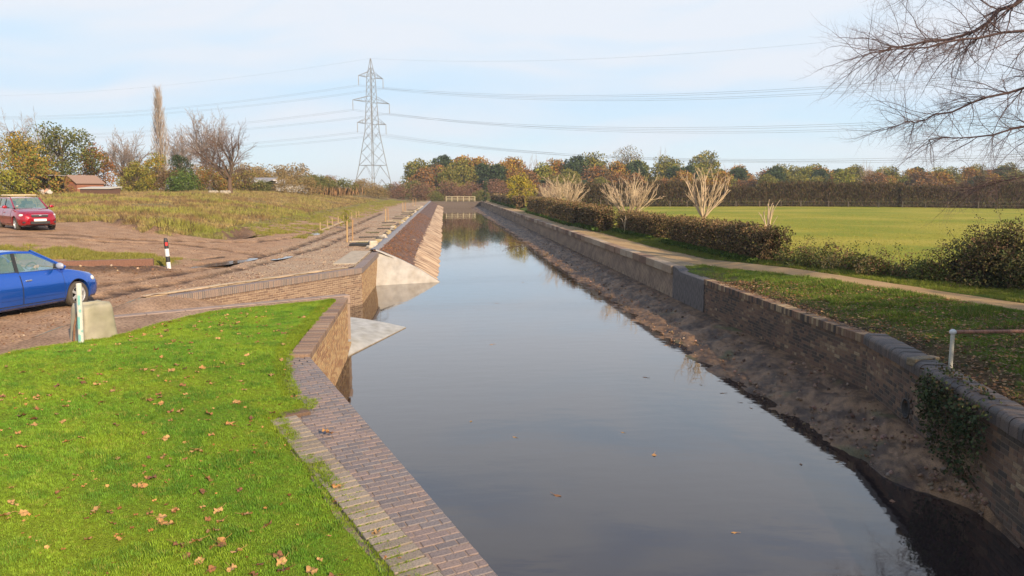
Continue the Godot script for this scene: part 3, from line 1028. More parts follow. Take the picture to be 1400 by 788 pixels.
	for sgn in 2:
		var r := []
		for pnt in [Vector2(0.2, -0.1), Vector2(0.2, 0.12), Vector2(0.0, 0.12)] + prof + [Vector2(-0.21, -0.1)]:
			r.append(pnt)
		if sgn == 0:
			var pr := []
			for pnt in r:
				pr.append(PackedVector3Array([Vector3(pnt.x, pnt.y, -0.053), Vector3(pnt.x, pnt.y, 0.053)]))
			bull.patch(pr, Color.WHITE)
		for side in [-0.053, 0.053]:
			for i in range(1, r.size() - 1):
				bull.tri(Vector3(r[0].x, r[0].y, side), Vector3(r[i].x, r[i].y, side), Vector3(r[i + 1].x, r[i + 1].y, side), Color.WHITE)
	var bm := bull.mesh()
	for k in int(l2 / 0.113):
		var p := ca + al * (k + 0.5) * 0.113 - out * 0.12
		p.y = 1.40 + rng.randf_range(-0.006, 0.006) + 0.03 * ss(0, 2, k * 0.113)
		var b := put("coping_brick", bm, dark.mats[rng.randi() % 4], ow)
		b.transform = Transform3D(Basis(-out, Vector3.UP, (-out).cross(Vector3.UP)) * Basis(Vector3.UP, rng.randf_range(-0.03, 0.03)), p)
	# concrete ledge along the foot
	var lg := MB.new()
	for k in 8:
		lg.cbox(at(Vector3(8.41 + rng.randf_range(-0.01, 0.01), 0.28 + rng.randf_range(-0.012, 0.012), -24.0 + (k + 0.5) * 1.18)), Vector3(0.16, 0.10, 1.15), 0.015, jit(L(0.24, 0.18, 0.12), 0.2))
	put("ledge", lg.mesh(), old, ow)
	# drain through the wall
	var dp := thing("drain_pipe", "round dark drain opening ringed with brick low in the old wall", "pipe", hole, atan2(out.x, out.z))
	var dm := MB.new()
	var ax := Transform3D(Basis(Vector3.RIGHT, PI / 2), Vector3.ZERO)
	dm.lathe(ax, [[0.155, -0.5], [0.155, 0.03], [0.16, 0.035], [0.18, 0.035], [0.18, -0.5]], 20, L(0.09, 0.075, 0.065))
	put("pipe_wall", dm.mesh(), old, dp)
	dm = MB.new()
	dm.lathe(ax, [[0.0, -0.48], [0.155, -0.48]], 20, L(0.02, 0.018, 0.016))
	put("pipe_back", dm.mesh(), old, dp)
	for k in 14:
		var a := TAU * k / 14.0
		var rb := put("ring_brick", brick_mesh(Vector3(0.068, 0.10, 0.10)), soot.mats[(k * 3) % 4], dp)
		rb.transform = Transform3D(Basis(Vector3.BACK, a - PI / 2), Vector3(cos(a), sin(a), 0) * 0.232 + Vector3(0, 0, -0.03))
	# --- wall closing the far end
	cw = MB.new()
	cw.box(Transform3D(Basis.IDENTITY, Vector3(2.8, 0.45, -182.3)), Vector3(13.4, 1.9, 0.5), L(0.13, 0.10, 0.085))
	fo = put("end_wall", cw.mesh(), old)
	tag(fo, "dark wall across the far end of the canal", "wall")

func inner_x(z: float) -> float:
	return 0.11 + 0.5 * (z + 6.61)


# mottled concrete
func stained(rows: Array, a: Color, b: Color) -> Array:
	var r := []
	for row in rows:
		var c := PackedColorArray()
		for p in row:
			var g := clampf(0.3 + 0.9 * n2.get_noise_2d(p.x * 2.0 + p.z, p.y * 1.2) + 0.7 * n3.get_noise_2d(p.x * 1.5, p.y * 2.0 + p.z), 0, 1)
			c.append(a.lerp(b, g * 0.75))
		r.append(c)
	return r

# ---------------------------------------------------------------- plants
func grow(mb: MB, p: Vector3, d: Vector3, ln: float, r: float, lvl: int, o: Dictionary) -> void:
	var segs: int = o.segs[lvl]
	var pts := PackedVector3Array([p])
	var rad := PackedFloat32Array([r])
	var tipf: float = o.get("tip", 0.45)
	if lvl == o.max: tipf = 0.25
	var dirs := [d]
	var q := p
	for i in segs:
		d = (d + rdir() * o.wob[lvl] + Vector3.UP * o.up[lvl]).normalized()
		q += d * ln / segs
		pts.append(q)
		rad.append(r * lerpf(1.0, tipf, (i + 1.0) / segs))
		dirs.append(d)
	var thin: float = o.get("minr", 0.0)
	for i in rad.size(): rad[i] = maxf(rad[i], thin)
	mb.tube(pts, rad, o.sides[lvl], jit(o.col, 0.12) if lvl < 2 else jit(o.get("twig", o.col), 0.2))
	if lvl >= o.max:
		return
	var kids: int = o.kids[lvl]
	for k in kids:
		var t := lerpf(o.start[lvl], 1.0, (k + rng.randf()) / kids)
		var f := t * segs
		var i := mini(int(f), segs - 1)
		var b := pts[i].lerp(pts[i + 1], f - i)
		var dd: Vector3 = dirs[i + 1]
		var perp := dd.cross(rdir()).normalized()
		var ang: float = o.ang[lvl] * rng.randf_range(0.7, 1.25)
		var nd := (dd * cos(ang) + perp * sin(ang)).normalized()
		grow(mb, b, nd, ln * o.ratio[lvl] * rng.randf_range(0.7, 1.15) * (1.15 - 0.5 * t), lerpf(r, r * tipf, t) * o.rr[lvl], lvl + 1, o)
	if o.get("leader", true):
		grow(mb, pts[segs], d, ln * o.ratio[lvl] * 0.9, r * tipf, lvl + 1, o)

# bare tree built once: trunk and boughs as one part, twigs as another
func bare_tree(label: String, category: String, group: String, h: float, o: Dictionary, pos: Vector3, called := "bare_tree") -> Node3D:
	var t := thing(called, label, category, pos, 0.0, group)
	var tr := MB.new()
	var trunk_h: float = h * o.trunk
	var pts := PackedVector3Array()
	var rad := PackedFloat32Array()
	for i in 6:
		var s := i / 5.0
		pts.append(Vector3(0.05 * sin(i * 1.7) * h * 0.06, -0.3 + (trunk_h + 0.3) * s, 0.05 * cos(i * 2.1) * h * 0.06))
		rad.append(o.r0 * (1.35 - 0.55 * s if i > 0 else 1.5))
	tr.tube(pts, rad, 8, o.col)
	put("trunk", tr.mesh(), M.bark, t)
	var cr := MB.new()
	for k in o.boughs:
		var a: float = TAU * (k + rng.randf_range(-0.25, 0.25)) / o.boughs
		var el: float = o.el + rng.randf_range(-0.2, 0.2)
		var dd := Vector3(cos(a) * cos(el), sin(el), sin(a) * cos(el))
		grow(cr, pts[5] - Vector3(0, trunk_h * o.get("drop", 0.25) * rng.randf(), 0), dd, (h - trunk_h) * o.reach * rng.randf_range(0.8, 1.1), o.r0 * 0.5, 0, o)
	grow(cr, pts[5], Vector3.UP, (h - trunk_h) * o.reach, o.r0 * 0.6, 0, o)
	put("branches", cr.mesh(), M.bark, t)
	return t

func clump(mb: MB, c: Vector3, r: Vector3, count: int, size: float, pal: Array, shell := 0.55) -> void:
	for i in count:
		var d := rdir()
		var k := pow(rng.randf(), 0.45)
		if rng.randf() < shell: k = rng.randf_range(0.8, 1.05)
		var p := c + d * r * k
		var nd := (rdir() + d * 0.4 + Vector3.DOWN * 0.15).normalized()
		mb.leaf(p, nd, nd.cross(rdir()).normalized(), size * rng.randf_range(0.7, 1.3), size * rng.randf_range(0.5, 0.8), jit(pal[rng.randi() % pal.size()], 0.25))

# leafy tree: trunk, limbs, and a crown of leaf clumps spread through a volume
func leafy_tree(label: String, category: String, group: String, h: float, w: float, low: float, pal: Array, leaf: float, lumps: int, per: int, pos: Vector3, called := "leafy_tree", pointed := false, barkc := Color(0.1, 0.075, 0.055)) -> Node3D:
	var t := thing(called, label, category, pos, rng.randf() * TAU, group)
	var tr := MB.new()
	var cr := MB.new()
	tr.tube(PackedVector3Array([Vector3(0, -0.4, 0), Vector3(0.04 * w, h * 0.3, 0), Vector3(-0.02 * w, h * 0.6, 0.03 * w), Vector3(0, h * 0.85, 0)]), PackedFloat32Array([h * 0.028, h * 0.02, h * 0.012, h * 0.005]), 7, barkc)
	for i in lumps:
		var s := (i + 0.5) / lumps
		var y := lerpf(low, 1.0, s) * h * 0.94
		var ww := w * 0.5 * (sqrt(maxf(0.0, 1.0 - pow(2.0 * s - 0.9, 2.0) * 0.8)) if not pointed else lerpf(1.0, 0.12, pow(s, 0.9)))
		var a := i * 2.399 + rng.randf() * 0.8
		var rr := ww * rng.randf_range(0.3, 1.0)
		var c := Vector3(cos(a) * rr, y + rng.randf_range(-0.04, 0.04) * h, sin(a) * rr)
		var k := w * rng.randf_range(0.11, 0.25) * (0.6 if pointed else 1.0)
		clump(cr, c, Vector3(k, k * rng.randf_range(0.6, 0.95), k), per, leaf, pal)
		tr.tube(PackedVector3Array([Vector3(0, y * 0.72, 0), c * Vector3(0.5, 1, 0.5) - Vector3(0, h * 0.06, 0), c]), PackedFloat32Array([h * 0.008, h * 0.005, h * 0.002]), 4, barkc)
	put("trunk", tr.mesh(), M.bark, t)
	put("crown", cr.mesh(), M.leaf, t)
	return t

# clipped hedge: a box of small leaves with stems inside; length along local z
func hedge_mesh(ln: float, w: float, h: float, count: int, leaf: float, pal: Array, rag := 0.07) -> ArrayMesh:
	var mb := MB.new()
	for i in count:
		var p := Vector3(rng.randf_range(-0.5, 0.5) * w, rng.randf() * h, rng.randf_range(-0.5, 0.5) * ln)
		if rng.randf() < 0.8:
			match rng.randi() % 6:
				0, 1: p.x = -w * 0.5
				2: p.x = w * 0.5
				3, 4: p.y = h
				5: p.z = ln * 0.5 * (1 if rng.randf() < 0.5 else -1)
		p += Vector3(n3.get_noise_2d(p.z * 2.0, p.y * 2.0), n3.get_noise_2d(p.z * 1.5, p.x * 2.0 + 30.0), n3.get_noise_2d(p.x * 2.0, p.y * 2.0 + 9.0)) * rag * 2.0 + rdir() * rag * 0.5
		# thin towards the foot
		if p.y < 0.12 * h and rng.randf() < 0.35: continue
		var nd := (rdir() + Vector3.UP * 0.2).normalized()
		mb.leaf(p, nd, nd.cross(rdir()).normalized(), leaf * rng.randf_range(0.7, 1.4), leaf * 0.7, jit(pal[rng.randi() % pal.size()], 0.3))
	return mb.mesh()

func stems_mesh(ln: float, w: float, h: float, count: int, col: Color) -> ArrayMesh:
	var mb := MB.new()
	for i in count:
		var p := Vector3(rng.randf_range(-0.35, 0.35) * w, -0.1, rng.randf_range(-0.5, 0.5) * ln)
		var q := p + Vector3(rng.randf_range(-0.2, 0.2), h * rng.randf_range(0.7, 1.0), rng.randf_range(-0.3, 0.3))
		mb.tube(PackedVector3Array([p, p.lerp(q, 0.5) + rdir() * 0.05, q]), PackedFloat32Array([0.022, 0.014, 0.006]), 4, jit(col, 0.2))
	return mb.mesh()

func build_plants() -> void:
	vmat("bark", 0.95, null, 1.0, null, 1.0, 0.2)
	var lm := vmat("leaf", 0.7, null, 1.0, null, 1.0, 0.25)
	lm.cull_mode = BaseMaterial3D.CULL_DISABLED
	lm.backlight_enabled = true
	lm.backlight = Color(0.25, 0.25, 0.12)
	var straw := L(0.48, 0.36, 0.235)
	var oak := [L(0.13, 0.14, 0.025), L(0.20, 0.16, 0.03), L(0.10, 0.10, 0.02)]
	var gold := [L(0.36, 0.22, 0.03), L(0.30, 0.19, 0.03), L(0.24, 0.19, 0.03)]
	var rust := [L(0.30, 0.12, 0.03), L(0.22, 0.09, 0.03), L(0.25, 0.14, 0.035)]
	var olive := [L(0.20, 0.18, 0.035), L(0.15, 0.14, 0.03), L(0.24, 0.19, 0.04)]
	var deep := [L(0.035, 0.055, 0.022), L(0.05, 0.075, 0.025), L(0.045, 0.06, 0.03)]
	var brown := [L(0.17, 0.105, 0.06), L(0.14, 0.09, 0.05), L(0.20, 0.13, 0.07), L(0.11, 0.08, 0.04)]
	var lime := [L(0.26, 0.26, 0.03), L(0.20, 0.22, 0.03), L(0.30, 0.25, 0.035)]
	# --- hedges along the towpath
	var hp := [L(0.15, 0.09, 0.048), L(0.11, 0.075, 0.04), L(0.19, 0.12, 0.06), L(0.09, 0.09, 0.03), L(0.24, 0.16, 0.075)]
	var hs := [
		[11.85, -32.6, 11.2, 1.22, "long clipped brown hedge nearest the scrub beside the towpath", 0.02, 20000],
		[11.75, -45.2, 8.8, 1.2, "clipped brown hedge behind the spiky cut tree beside the towpath", 0.02, 15000],
		[10.75, -54.6, 8.0, 1.5, "clipped brown hedge with a ragged thin end and young saplings", 0.0, 10000],
		[10.35, -64.5, 12.0, 1.7, "clipped brown hedge in front of the two bushy cut trees", 0.0, 7000],
		[10.5, -83.0, 22.0, 1.8, "long far clipped hedge beside the yellow bush", 0.0, 8000],
		[10.8, -140.0, 60.0, 1.6, "most distant clipped hedge running to the canal's far end", 0.0, 8000]]
	for h in hs:
		var y := gr(h[0], h[1]) - 0.05
		var t := thing("clipped_hedge", h[4], "hedge", Vector3(h[0], y, h[1]), h[5], "hedges along the towpath")
		var lf := 0.075 if h[1] > -50 else (0.12 if h[1] > -90 else 0.24)
		put("foliage", hedge_mesh(h[2], 0.95, h[3], h[6], lf, hp, 0.15), M.leaf, t)
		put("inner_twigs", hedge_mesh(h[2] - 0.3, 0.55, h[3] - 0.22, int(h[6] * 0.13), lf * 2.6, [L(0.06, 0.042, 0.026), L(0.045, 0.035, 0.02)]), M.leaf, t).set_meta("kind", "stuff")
		put("stems", stems_mesh(h[2], 0.9, h[3], int(h[2] * 4), L(0.10, 0.07, 0.05)), M.bark, t).set_meta("kind", "stuff")
		var gm := MB.new()   # leaves and weeds at the hedge foot
		for i in int(h[6] / 5.0):
			var p := Vector3(-0.5 - absf(rng.randfn(0.0, 0.16)), rng.randf() * 0.16, rng.randf_range(-0.5, 0.5) * h[2])
			var nd := (rdir() + Vector3.UP * 0.8).normalized()
			gm.leaf(p, nd, nd.cross(rdir()).normalized(), lf * 1.6, lf * 0.8, jit(L(0.07, 0.11, 0.02), 0.35))
		put("undergrowth", gm.mesh(), M.leaf, t)
	# --- scrub and the big bush by the path
	var scrub := [L(0.11, 0.13, 0.03), L(0.15, 0.15, 0.045), L(0.16, 0.085, 0.045), L(0.08, 0.10, 0.03), L(0.22, 0.17, 0.07)]
	for s in [[12.6, -25.6, 0.9, 0.8, "leafy green bramble scrub against the end of the clipped hedge"], [13.1, -24.0, 0.9, 0.5, "low green bramble tangle beside the towpath"], [13.6, -22.5, 0.9, 0.45, "low russet bramble tangle beside the towpath"], [14.1, -21.2, 0.9, 0.6, "brown and green bramble mound next to the tall dark bush"]]:
		var t := thing("bramble_scrub", s[4], "shrub", Vector3(s[0], gr(s[0], s[1]), s[1]), 0.0, "scrub along the towpath")
		var mb := MB.new()
		var tw := MB.new()
		for i in 13:
			var a := rng.randf() * TAU
			var c := Vector3(cos(a) * s[2] * rng.randf(), s[3] * rng.randf_range(0.1, 0.7), sin(a) * s[2] * rng.randf() * 1.1)
			clump(mb, c, Vector3(0.36, 0.3, 0.36), 260, 0.07, [scrub[i % 5], scrub[(i * 2 + 1) % 5]])
			var q := c + Vector3(rng.randf_range(-0.4, 0.4), rng.randf_range(0.3, 0.7), rng.randf_range(-0.4, 0.4))
			tw.tube(PackedVector3Array([Vector3(c.x * 0.4, -0.1, c.z * 0.4), c, q]), PackedFloat32Array([0.012, 0.009, 0.003]), 4, L(0.2, 0.12, 0.08))
			clump(mb, q, Vector3(0.14, 0.12, 0.14), 16, 0.06, [scrub[i % 5]])
		put("foliage", mb.mesh(), M.leaf, t)
		put("stems", tw.mesh(), M.bark, t)
	var bb := thing("bush", "tall dark straggly bush beside the towpath, overhanging its verge", "shrub", Vector3(15.5, gr(15.5, -20.0), -20.0))
	var bmb := MB.new()
	var bst := MB.new()
	var bpal := [L(0.06, 0.075, 0.025), L(0.085, 0.085, 0.03), L(0.12, 0.075, 0.045), L(0.15, 0.13, 0.05)]
	for i in 84:
		var a := rng.randf() * TAU
		var r := sqrt(rng.randf())
		var c := Vector3(cos(a) * 1.45 * r, rng.randf_range(0.05, 1.7) * (1.1 - 0.5 * r), sin(a) * 1.3 * r)
		clump(bmb, c, Vector3(0.36, 0.3, 0.36), 210, 0.07, [bpal[i % 4], bpal[(i + 1) % 4]])
		var q := c + Vector3(rng.randf_range(-0.3, 0.3), rng.randf_range(0.2, 0.6), rng.randf_range(-0.3, 0.3))
		bst.tube(PackedVector3Array([Vector3(c.x * 0.3, -0.1, c.z * 0.3), c * 0.8, q]), PackedFloat32Array([0.022, 0.014, 0.003]), 4, L(0.12, 0.08, 0.055))
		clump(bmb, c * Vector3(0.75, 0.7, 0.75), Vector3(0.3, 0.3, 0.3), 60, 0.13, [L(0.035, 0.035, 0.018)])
		clump(bmb, q, Vector3(0.1, 0.16, 0.1), 12, 0.055, [bpal[i % 4]])
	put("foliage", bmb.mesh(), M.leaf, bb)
	put("stems", bst.mesh(), M.bark, bb)
	# --- cut-back pale trees behind the hedges
	var pol := {"trunk": 0.3, "r0": 0.085, "boughs": 9, "el": 1.08, "reach": 0.64, "segs": [5, 4, 3], "wob": [0.10, 0.13, 0.15], "up": [0.05, 0.10, 0.1], "sides": [6, 5, 4], "kids": [5, 3], "start": [0.2, 0.3], "ang": [0.45, 0.45], "ratio": [0.55, 0.45], "rr": [0.6, 0.6], "max": 2, "minr": 0.009, "col": straw, "tip": 0.5, "leader": false}
	bare_tree("cut-back pale tree with few thick upright forked branches behind the long hedge", "tree", "pale cut trees", 4.6, pol, Vector3(12.75, 1.65, -37.2), "pollard_tree")
	pol.boughs = 16
	pol.kids = [7, 4]
	pol.el = 0.85
	pol.r0 = 0.075
	pol.trunk = 0.12
	bare_tree("cut-back pale tree with a dense spiky fan of straw-coloured branches", "tree", "pale cut trees", 4.7, pol, Vector3(12.6, 1.65, -52.0), "pollard_tree")
	pol.boughs = 19
	bare_tree("bushy cut-back pale tree behind the hedge next to the yellow bush, larger one", "tree", "pale cut trees", 5.2, pol, Vector3(12.55, 1.65, -79.0), "pollard_tree")
	pol.boughs = 16
	bare_tree("bushy cut-back pale tree behind the hedge next to the yellow bush, smaller one", "tree", "pale cut trees", 4.6, pol, Vector3(12.6, 1.65, -92.0), "pollard_tree")
	pol.boughs = 4
	pol.el = 1.3
	pol.kids = [2, 0]
	pol.trunk = 0.35
	pol.r0 = 0.07
	bare_tree("thin cut-back pale stump with four upright prongs at the hedge's end", "tree", "pale cut trees", 2.9, pol, Vector3(12.5, 1.6, -28.9), "pollard_tree")
	pol.trunk = 0.3
	for s in [[11.0, -46.5, 1.5], [11.5, -48.5, 1.3], [11.0, -57.5, 2.0]]:
		pol.r0 = 0.025
		bare_tree("thin pale sapling standing in a gap of the clipped hedges", "sapling", "saplings in the hedge gaps", s[2], pol, Vector3(s[0], 1.6, s[1]), "sapling")
	leafy_tree("bright yellow rounded bush above the far hedge by the towpath", "shrub", "", 5.0, 4.6, 0.1, [L(0.38, 0.27, 0.03), L(0.30, 0.24, 0.03), L(0.22, 0.21, 0.03)], 0.2, 26, 170, Vector3(11.5, 1.5, -117.0), "yellow_bush")
	leafy_tree("slim dark ivy-clad tree by the canal's far end", "tree", "", 4.8, 2.0, 0.05, deep, 0.2, 14, 90, Vector3(8.9, 1.5, -170.0), "slim_tree", true)
	# --- evergreens beyond the frame that shade the near end of the towpath bank
	var lau := leafy_tree("dense evergreen laurel on the bank by the lock tail", "shrub", "laurels by the lock tail", 7.6, 6.0, 0.02, deep, 0.16, 44, 300, Vector3(14.2, 1.6, -1.8), "laurel_bush")
	for q in [[17.6, -3.6, 1.05], [21.6, -6.4, 1.0]]:
		copy_of(lau, Vector3(q[0], 1.6, q[1]), q[0], Vector3.ONE * q[2])
	# --- big bare tree leaning in over the water from beyond the frame
	big_tree()
	# --- trees round the yard
	var G := "trees round the meadow"
	var bo := {"trunk": 0.22, "r0": 0.2, "boughs": 7, "el": 0.85, "reach": 0.52, "segs": [4, 3, 3, 2], "wob": [0.16, 0.22, 0.25, 0.3], "up": [0.07, 0.06, 0.05, 0.04], "sides": [5, 4, 3, 3], "kids": [6, 6, 6], "start": [0.2, 0.15, 0.1], "ang": [0.7, 0.75, 0.75], "ratio": [0.62, 0.6, 0.55], "rr": [0.55, 0.55, 0.6], "max": 3, "col": L(0.20, 0.155, 0.125), "twig": L(0.28, 0.22, 0.185), "minr": 0.016}
	bare_tree("wide bare tree above the dark green tree and brick barn", "tree", G, 12.6, bo, Vector3(-61.9, 4.0, -125))
	bare_tree("rounded bare pale tree between the red tree and the tall poplar", "tree", G, 10.2, bo, Vector3(-49.7, 3.9, -125))
	bo.el = 1.1
	bare_tree("slim pale bare tree just beyond the tall poplar", "tree", G, 11.6, bo, Vector3(-45.6, 3.9, -140))
	bare_tree("tall faint bare tree behind the dark crooked one", "tree", G, 12.4, bo, Vector3(-35.2, 3.9, -120))
	bo.el = 0.75
	bo.r0 = 0.26
	bo.minr = 0.012
	bo.kids = [5, 5, 5]
	bo.col = L(0.13, 0.09, 0.065)
	bo.twig = L(0.15, 0.10, 0.08)
	bo.wob = [0.3, 0.35, 0.35, 0.35]
	bare_tree("dark crooked bare tree standing at the meadow's edge near the shed", "tree", G, 9.4, bo, Vector3(-26.9, 3.7, -100))
	bo.twig = L(0.36, 0.28, 0.22)
	bo.col = L(0.30, 0.22, 0.17)
	bo.wob = [0.06, 0.1, 0.12, 0.15]
	bo.up = [0.2, 0.35, 0.4, 0.4]
	bo.ang = [0.45, 0.4, 0.4]
	bo.trunk = 0.1
	bo.el = 1.35
	poplar(Vector3(-47.3, 3.9, -135), 17.4, 4.2)
	leafy_tree("broad dark green oak behind the brick barn", "tree", G, 8.6, 8.6, 0.1, [L(0.09, 0.10, 0.025), L(0.12, 0.12, 0.03), L(0.06, 0.075, 0.02), L(0.15, 0.14, 0.03)], 0.26, 34, 210, Vector3(-47.0, 3.2, -100), "oak_tree")
	leafy_tree("golden tree at the left end of the meadow, beside the shelter", "tree", G, 6.6, 7.0, 0.05, gold + olive, 0.24, 30, 190, Vector3(-47.2, 3.5, -90), "golden_tree")
	leafy_tree("orange and green leafy tree next to the golden one", "tree", G, 4.6, 5.0, 0.02, [L(0.28, 0.15, 0.04), L(0.2, 0.17, 0.035), L(0.14, 0.16, 0.03)], 0.22, 24, 170, Vector3(-43.6, 3.4, -86), "orange_tree")
	leafy_tree("yellow-green thicket at the meadow's end", "shrub", G, 2.9, 5.5, 0.02, lime + olive, 0.2, 22, 150, Vector3(-44.8, 3.2, -82), "thicket")
	leafy_tree("tawny bush between the lean-to shelter and the brick barn", "shrub", G, 2.6, 3.6, 0.02, [L(0.30, 0.17, 0.06), L(0.22, 0.15, 0.05)], 0.18, 20, 160, Vector3(-42.9, 3.7, -88.8), "tawny_bush")
	leafy_tree("rusty red tree beside the brick barn", "tree", G, 6.0, 4.6, 0.06, rust, 0.22, 26, 180, Vector3(-45.2, 3.8, -105), "red_tree")
	leafy_tree("bright yellow tree at the foot of the tall poplar", "tree", G, 5.0, 3.6, 0.1, lime + gold, 0.2, 20, 160, Vector3(-38.6, 3.9, -108), "yellow_tree")
	leafy_tree("dark green holly beyond the yellow tree", "tree", G, 5.2, 3.6, 0.05, deep, 0.2, 20, 180, Vector3(-36.1, 3.8, -110), "holly_tree")
	leafy_tree("olive bush below the yellow tree", "shrub", G, 3.8, 4.0, 0.02, olive + [L(0.2, 0.2, 0.03)], 0.2, 20, 150, Vector3(-38.9, 3.8, -102), "olive_bush")
	leafy_tree("brown bush below the holly", "shrub", G, 3.2, 4.6, 0.02, brown, 0.2, 20, 150, Vector3(-34.9, 3.8, -102), "brown_bush")
	leafy_tree("green laurel bush at the meadow's edge below the holly", "shrub", G, 2.5, 4.4, 0.02, [L(0.06, 0.10, 0.025), L(0.10, 0.14, 0.03)], 0.2, 18, 150, Vector3(-31.9, 3.8, -98), "laurel_bush")
	leafy_tree("russet bush behind the dark crooked bare tree", "shrub", G, 4.0, 5.2, 0.02, rust + olive, 0.2, 20, 150, Vector3(-32.5, 3.8, -112), "russet_bush")
	leafy_tree("brown thicket between the russet bush and the open shed", "shrub", G, 3.6, 6.0, 0.02, brown + olive, 0.24, 22, 150, Vector3(-31.5, 3.6, -125), "thicket")
	leafy_tree("grey-brown thicket behind the red tree", "shrub", G, 4.0, 6.0, 0.02, brown, 0.24, 22, 140, Vector3(-43.0, 3.9, -112), "thicket")
	leafy_tree("small dark purple conifer behind the golden tree", "tree", G, 8.2, 2.4, 0.2, [L(0.08, 0.045, 0.05), L(0.06, 0.04, 0.045)], 0.25, 14, 90, Vector3(-57.5, 3.9, -110), "conifer", true)
	# --- wood beyond the field and the end of the canal: a few kinds, many trees
	var W := "trees of the wood beyond the field"
	var kinds := {
		"gold": leafy_tree("golden-orange autumn tree in the wood beyond the field", "tree", W, 11, 8.5, 0.1, gold + rust, 0.55, 46, 120, Vector3(18, 1.5, -232), "golden_tree"),
		"olive": leafy_tree("olive-green broadleaf tree in the wood beyond the field", "tree", W, 11, 9, 0.05, oak + olive, 0.55, 46, 120, Vector3(5, 1.5, -238), "broadleaf_tree"),
		"rust": leafy_tree("russet-brown autumn tree in the wood beyond the field", "tree", W, 9.5, 9, 0.05, rust + brown, 0.55, 46, 120, Vector3(-2, 1.5, -236), "russet_tree"),
		"pine": leafy_tree("dark green pine in the wood beyond the field", "tree", W, 10.5, 6.5, 0.12, deep, 0.55, 46, 120, Vector3(12, 1.5, -240), "pine_tree"),
		"lime": leafy_tree("pale yellow-green tree in the wood beyond the field", "tree", W, 10, 8, 0.05, lime + oak, 0.55, 46, 120, Vector3(30, 1.5, -236), "pale_tree"),
	}
	var bk := bo.duplicate()
	bk.wob = [0.14, 0.2, 0.25, 0.3]
	bk.up = [0.1, 0.12, 0.1, 0.1]
	bk.trunk = 0.3
	bk.el = 1.2
	bk.ang = [0.5, 0.5, 0.5]
	bk.boughs = 5
	bk.kids = [4, 4, 4]
	var bare0 := bare_tree("bare grey-brown tree standing out of the wood beyond the field", "tree", W, 14.0, bk, Vector3(27, 1.5, -262))
	# [pixel-free list: kind, x, z, height factor]
	for r in [["olive", -9, -246, 1.05], ["rust", -6, -230, 0.9], ["olive", 1, -228, 0.8], ["pine", 0, -250, 1.28], ["gold", 6, -250, 1.2], ["lime", -4, -254, 1.1], ["gold", 11, -246, 1.15], ["pine", 15, -226, 0.95],
			["gold", 22, -246, 1.15], ["rust", 24, -226, 0.85], ["gold", 36, -246, 1.1], ["pine", 38, -228, 1.0], ["pine", 42, -244, 1.25], ["rust", 44, -226, 0.95], ["olive", 48, -250, 1.25], ["gold", 52, -232, 1.0],
			["pine", 56, -232, 0.95], ["pine", 60, -240, 1.1], ["lime", 63, -248, 1.15], ["pine", 68, -226, 0.9], ["olive", 72, -246, 1.15], ["pine", 75, -232, 0.95], ["lime", 80, -240, 1.0], ["olive", 85, -250, 1.3],
			["pine", 88, -228, 0.85], ["pine", 93, -238, 0.9], ["gold", 97, -250, 0.95], ["pine", 101, -230, 0.85], ["pine", 106, -240, 0.95], ["olive", 111, -250, 0.95], ["pine", 115, -230, 0.85], ["lime", 119, -246, 0.95],
			["gold", 126, -250, 0.9], ["olive", 130, -238, 0.9], ["pine", 135, -246, 0.95], ["olive", 141, -236, 0.85], ["lime", 146, -248, 0.95], ["gold", 150, -238, 0.85], ["pine", 156, -244, 0.95], ["olive", 161, -236, 0.85],
			["lime", 166, -248, 0.95], ["gold", 171, -240, 0.9], ["olive", 177, -246, 0.95], ["pine", 183, -240, 0.95], ["olive", 190, -248, 1.0], ["lime", 197, -240, 0.95], ["rust", 203, -246, 1.0], ["olive", 210, -240, 1.0],
			["rust", 33, -222, 0.75], ["rust", 50, -218, 0.7], ["lime", 110, -222, 0.6], ["rust", 62, -216, 0.6], ["lime", 140, -224, 0.65], ["rust", 160, -224, 0.6], ["rust", 84, -216, 0.55]]:
		var sc: float = r[3]
		var wd := sc * rng.randf_range(0.92, 1.15)
		copy_of(kinds[r[0]], Vector3(r[1], 1.4, r[2]), rng.randf() * TAU, Vector3(wd, sc, wd))
	# a second, lower rank that closes the wood's edge
	var order := ["olive", "rust", "pine", "lime", "gold", "olive", "pine", "rust"]
	for k in 52:
		var kx := 16.0 + k * 4.1 + rng.randf_range(-1.2, 1.2)
		var kz := -214.0 - rng.randf_range(0.0, 14.0) + (kx - 16.0) * 0.12
		var ks := rng.randf_range(0.5, 0.78)
		copy_of(kinds[order[rng.randi() % 8]], Vector3(kx, 1.4, kz), rng.randf() * TAU, Vector3(ks * 1.15, ks, ks * 1.15))
	for k in 40:
		var kx := 20.0 + k * 5.2 + rng.randf_range(-2.0, 2.0)
		var ks := rng.randf_range(0.72, 1.0)
		copy_of(kinds[order[(k * 3 + 1) % 8]], Vector3(kx, 1.4, -258.0 - rng.randf_range(0.0, 12.0)), rng.randf() * TAU, Vector3(ks * 1.3, ks, ks * 1.3))
	for r in [[20, -258, 0.95], [24, -260, 1.0], [31, -258, 1.05], [35, -262, 0.95], [41, -258, 0.95], [46, -262, 1.1], [72, -252, 1.2], [100, -262, 0.9], [128, -226, 0.85], [131, -224, 0.75], [185, -255, 0.9]]:
		copy_of(bare0, Vector3(r[0], 1.4, r[1]), rng.randf() * TAU, Vector3(0.8, r[2], 0.8))
	var big := leafy_tree("broad half-bare oak rising above the wood beyond the field", "tree", W, 16, 13, 0.35, oak + brown + [L(0.3, 0.17, 0.04)], 0.4, 30, 110, Vector3(60, 1.4, -252), "oak_tree")
	big.rotation.y = 0.3
	# bushes at the end of the canal, behind the yard and below the pylon
	var E2 := "bushes along the far end of the canal and yard"
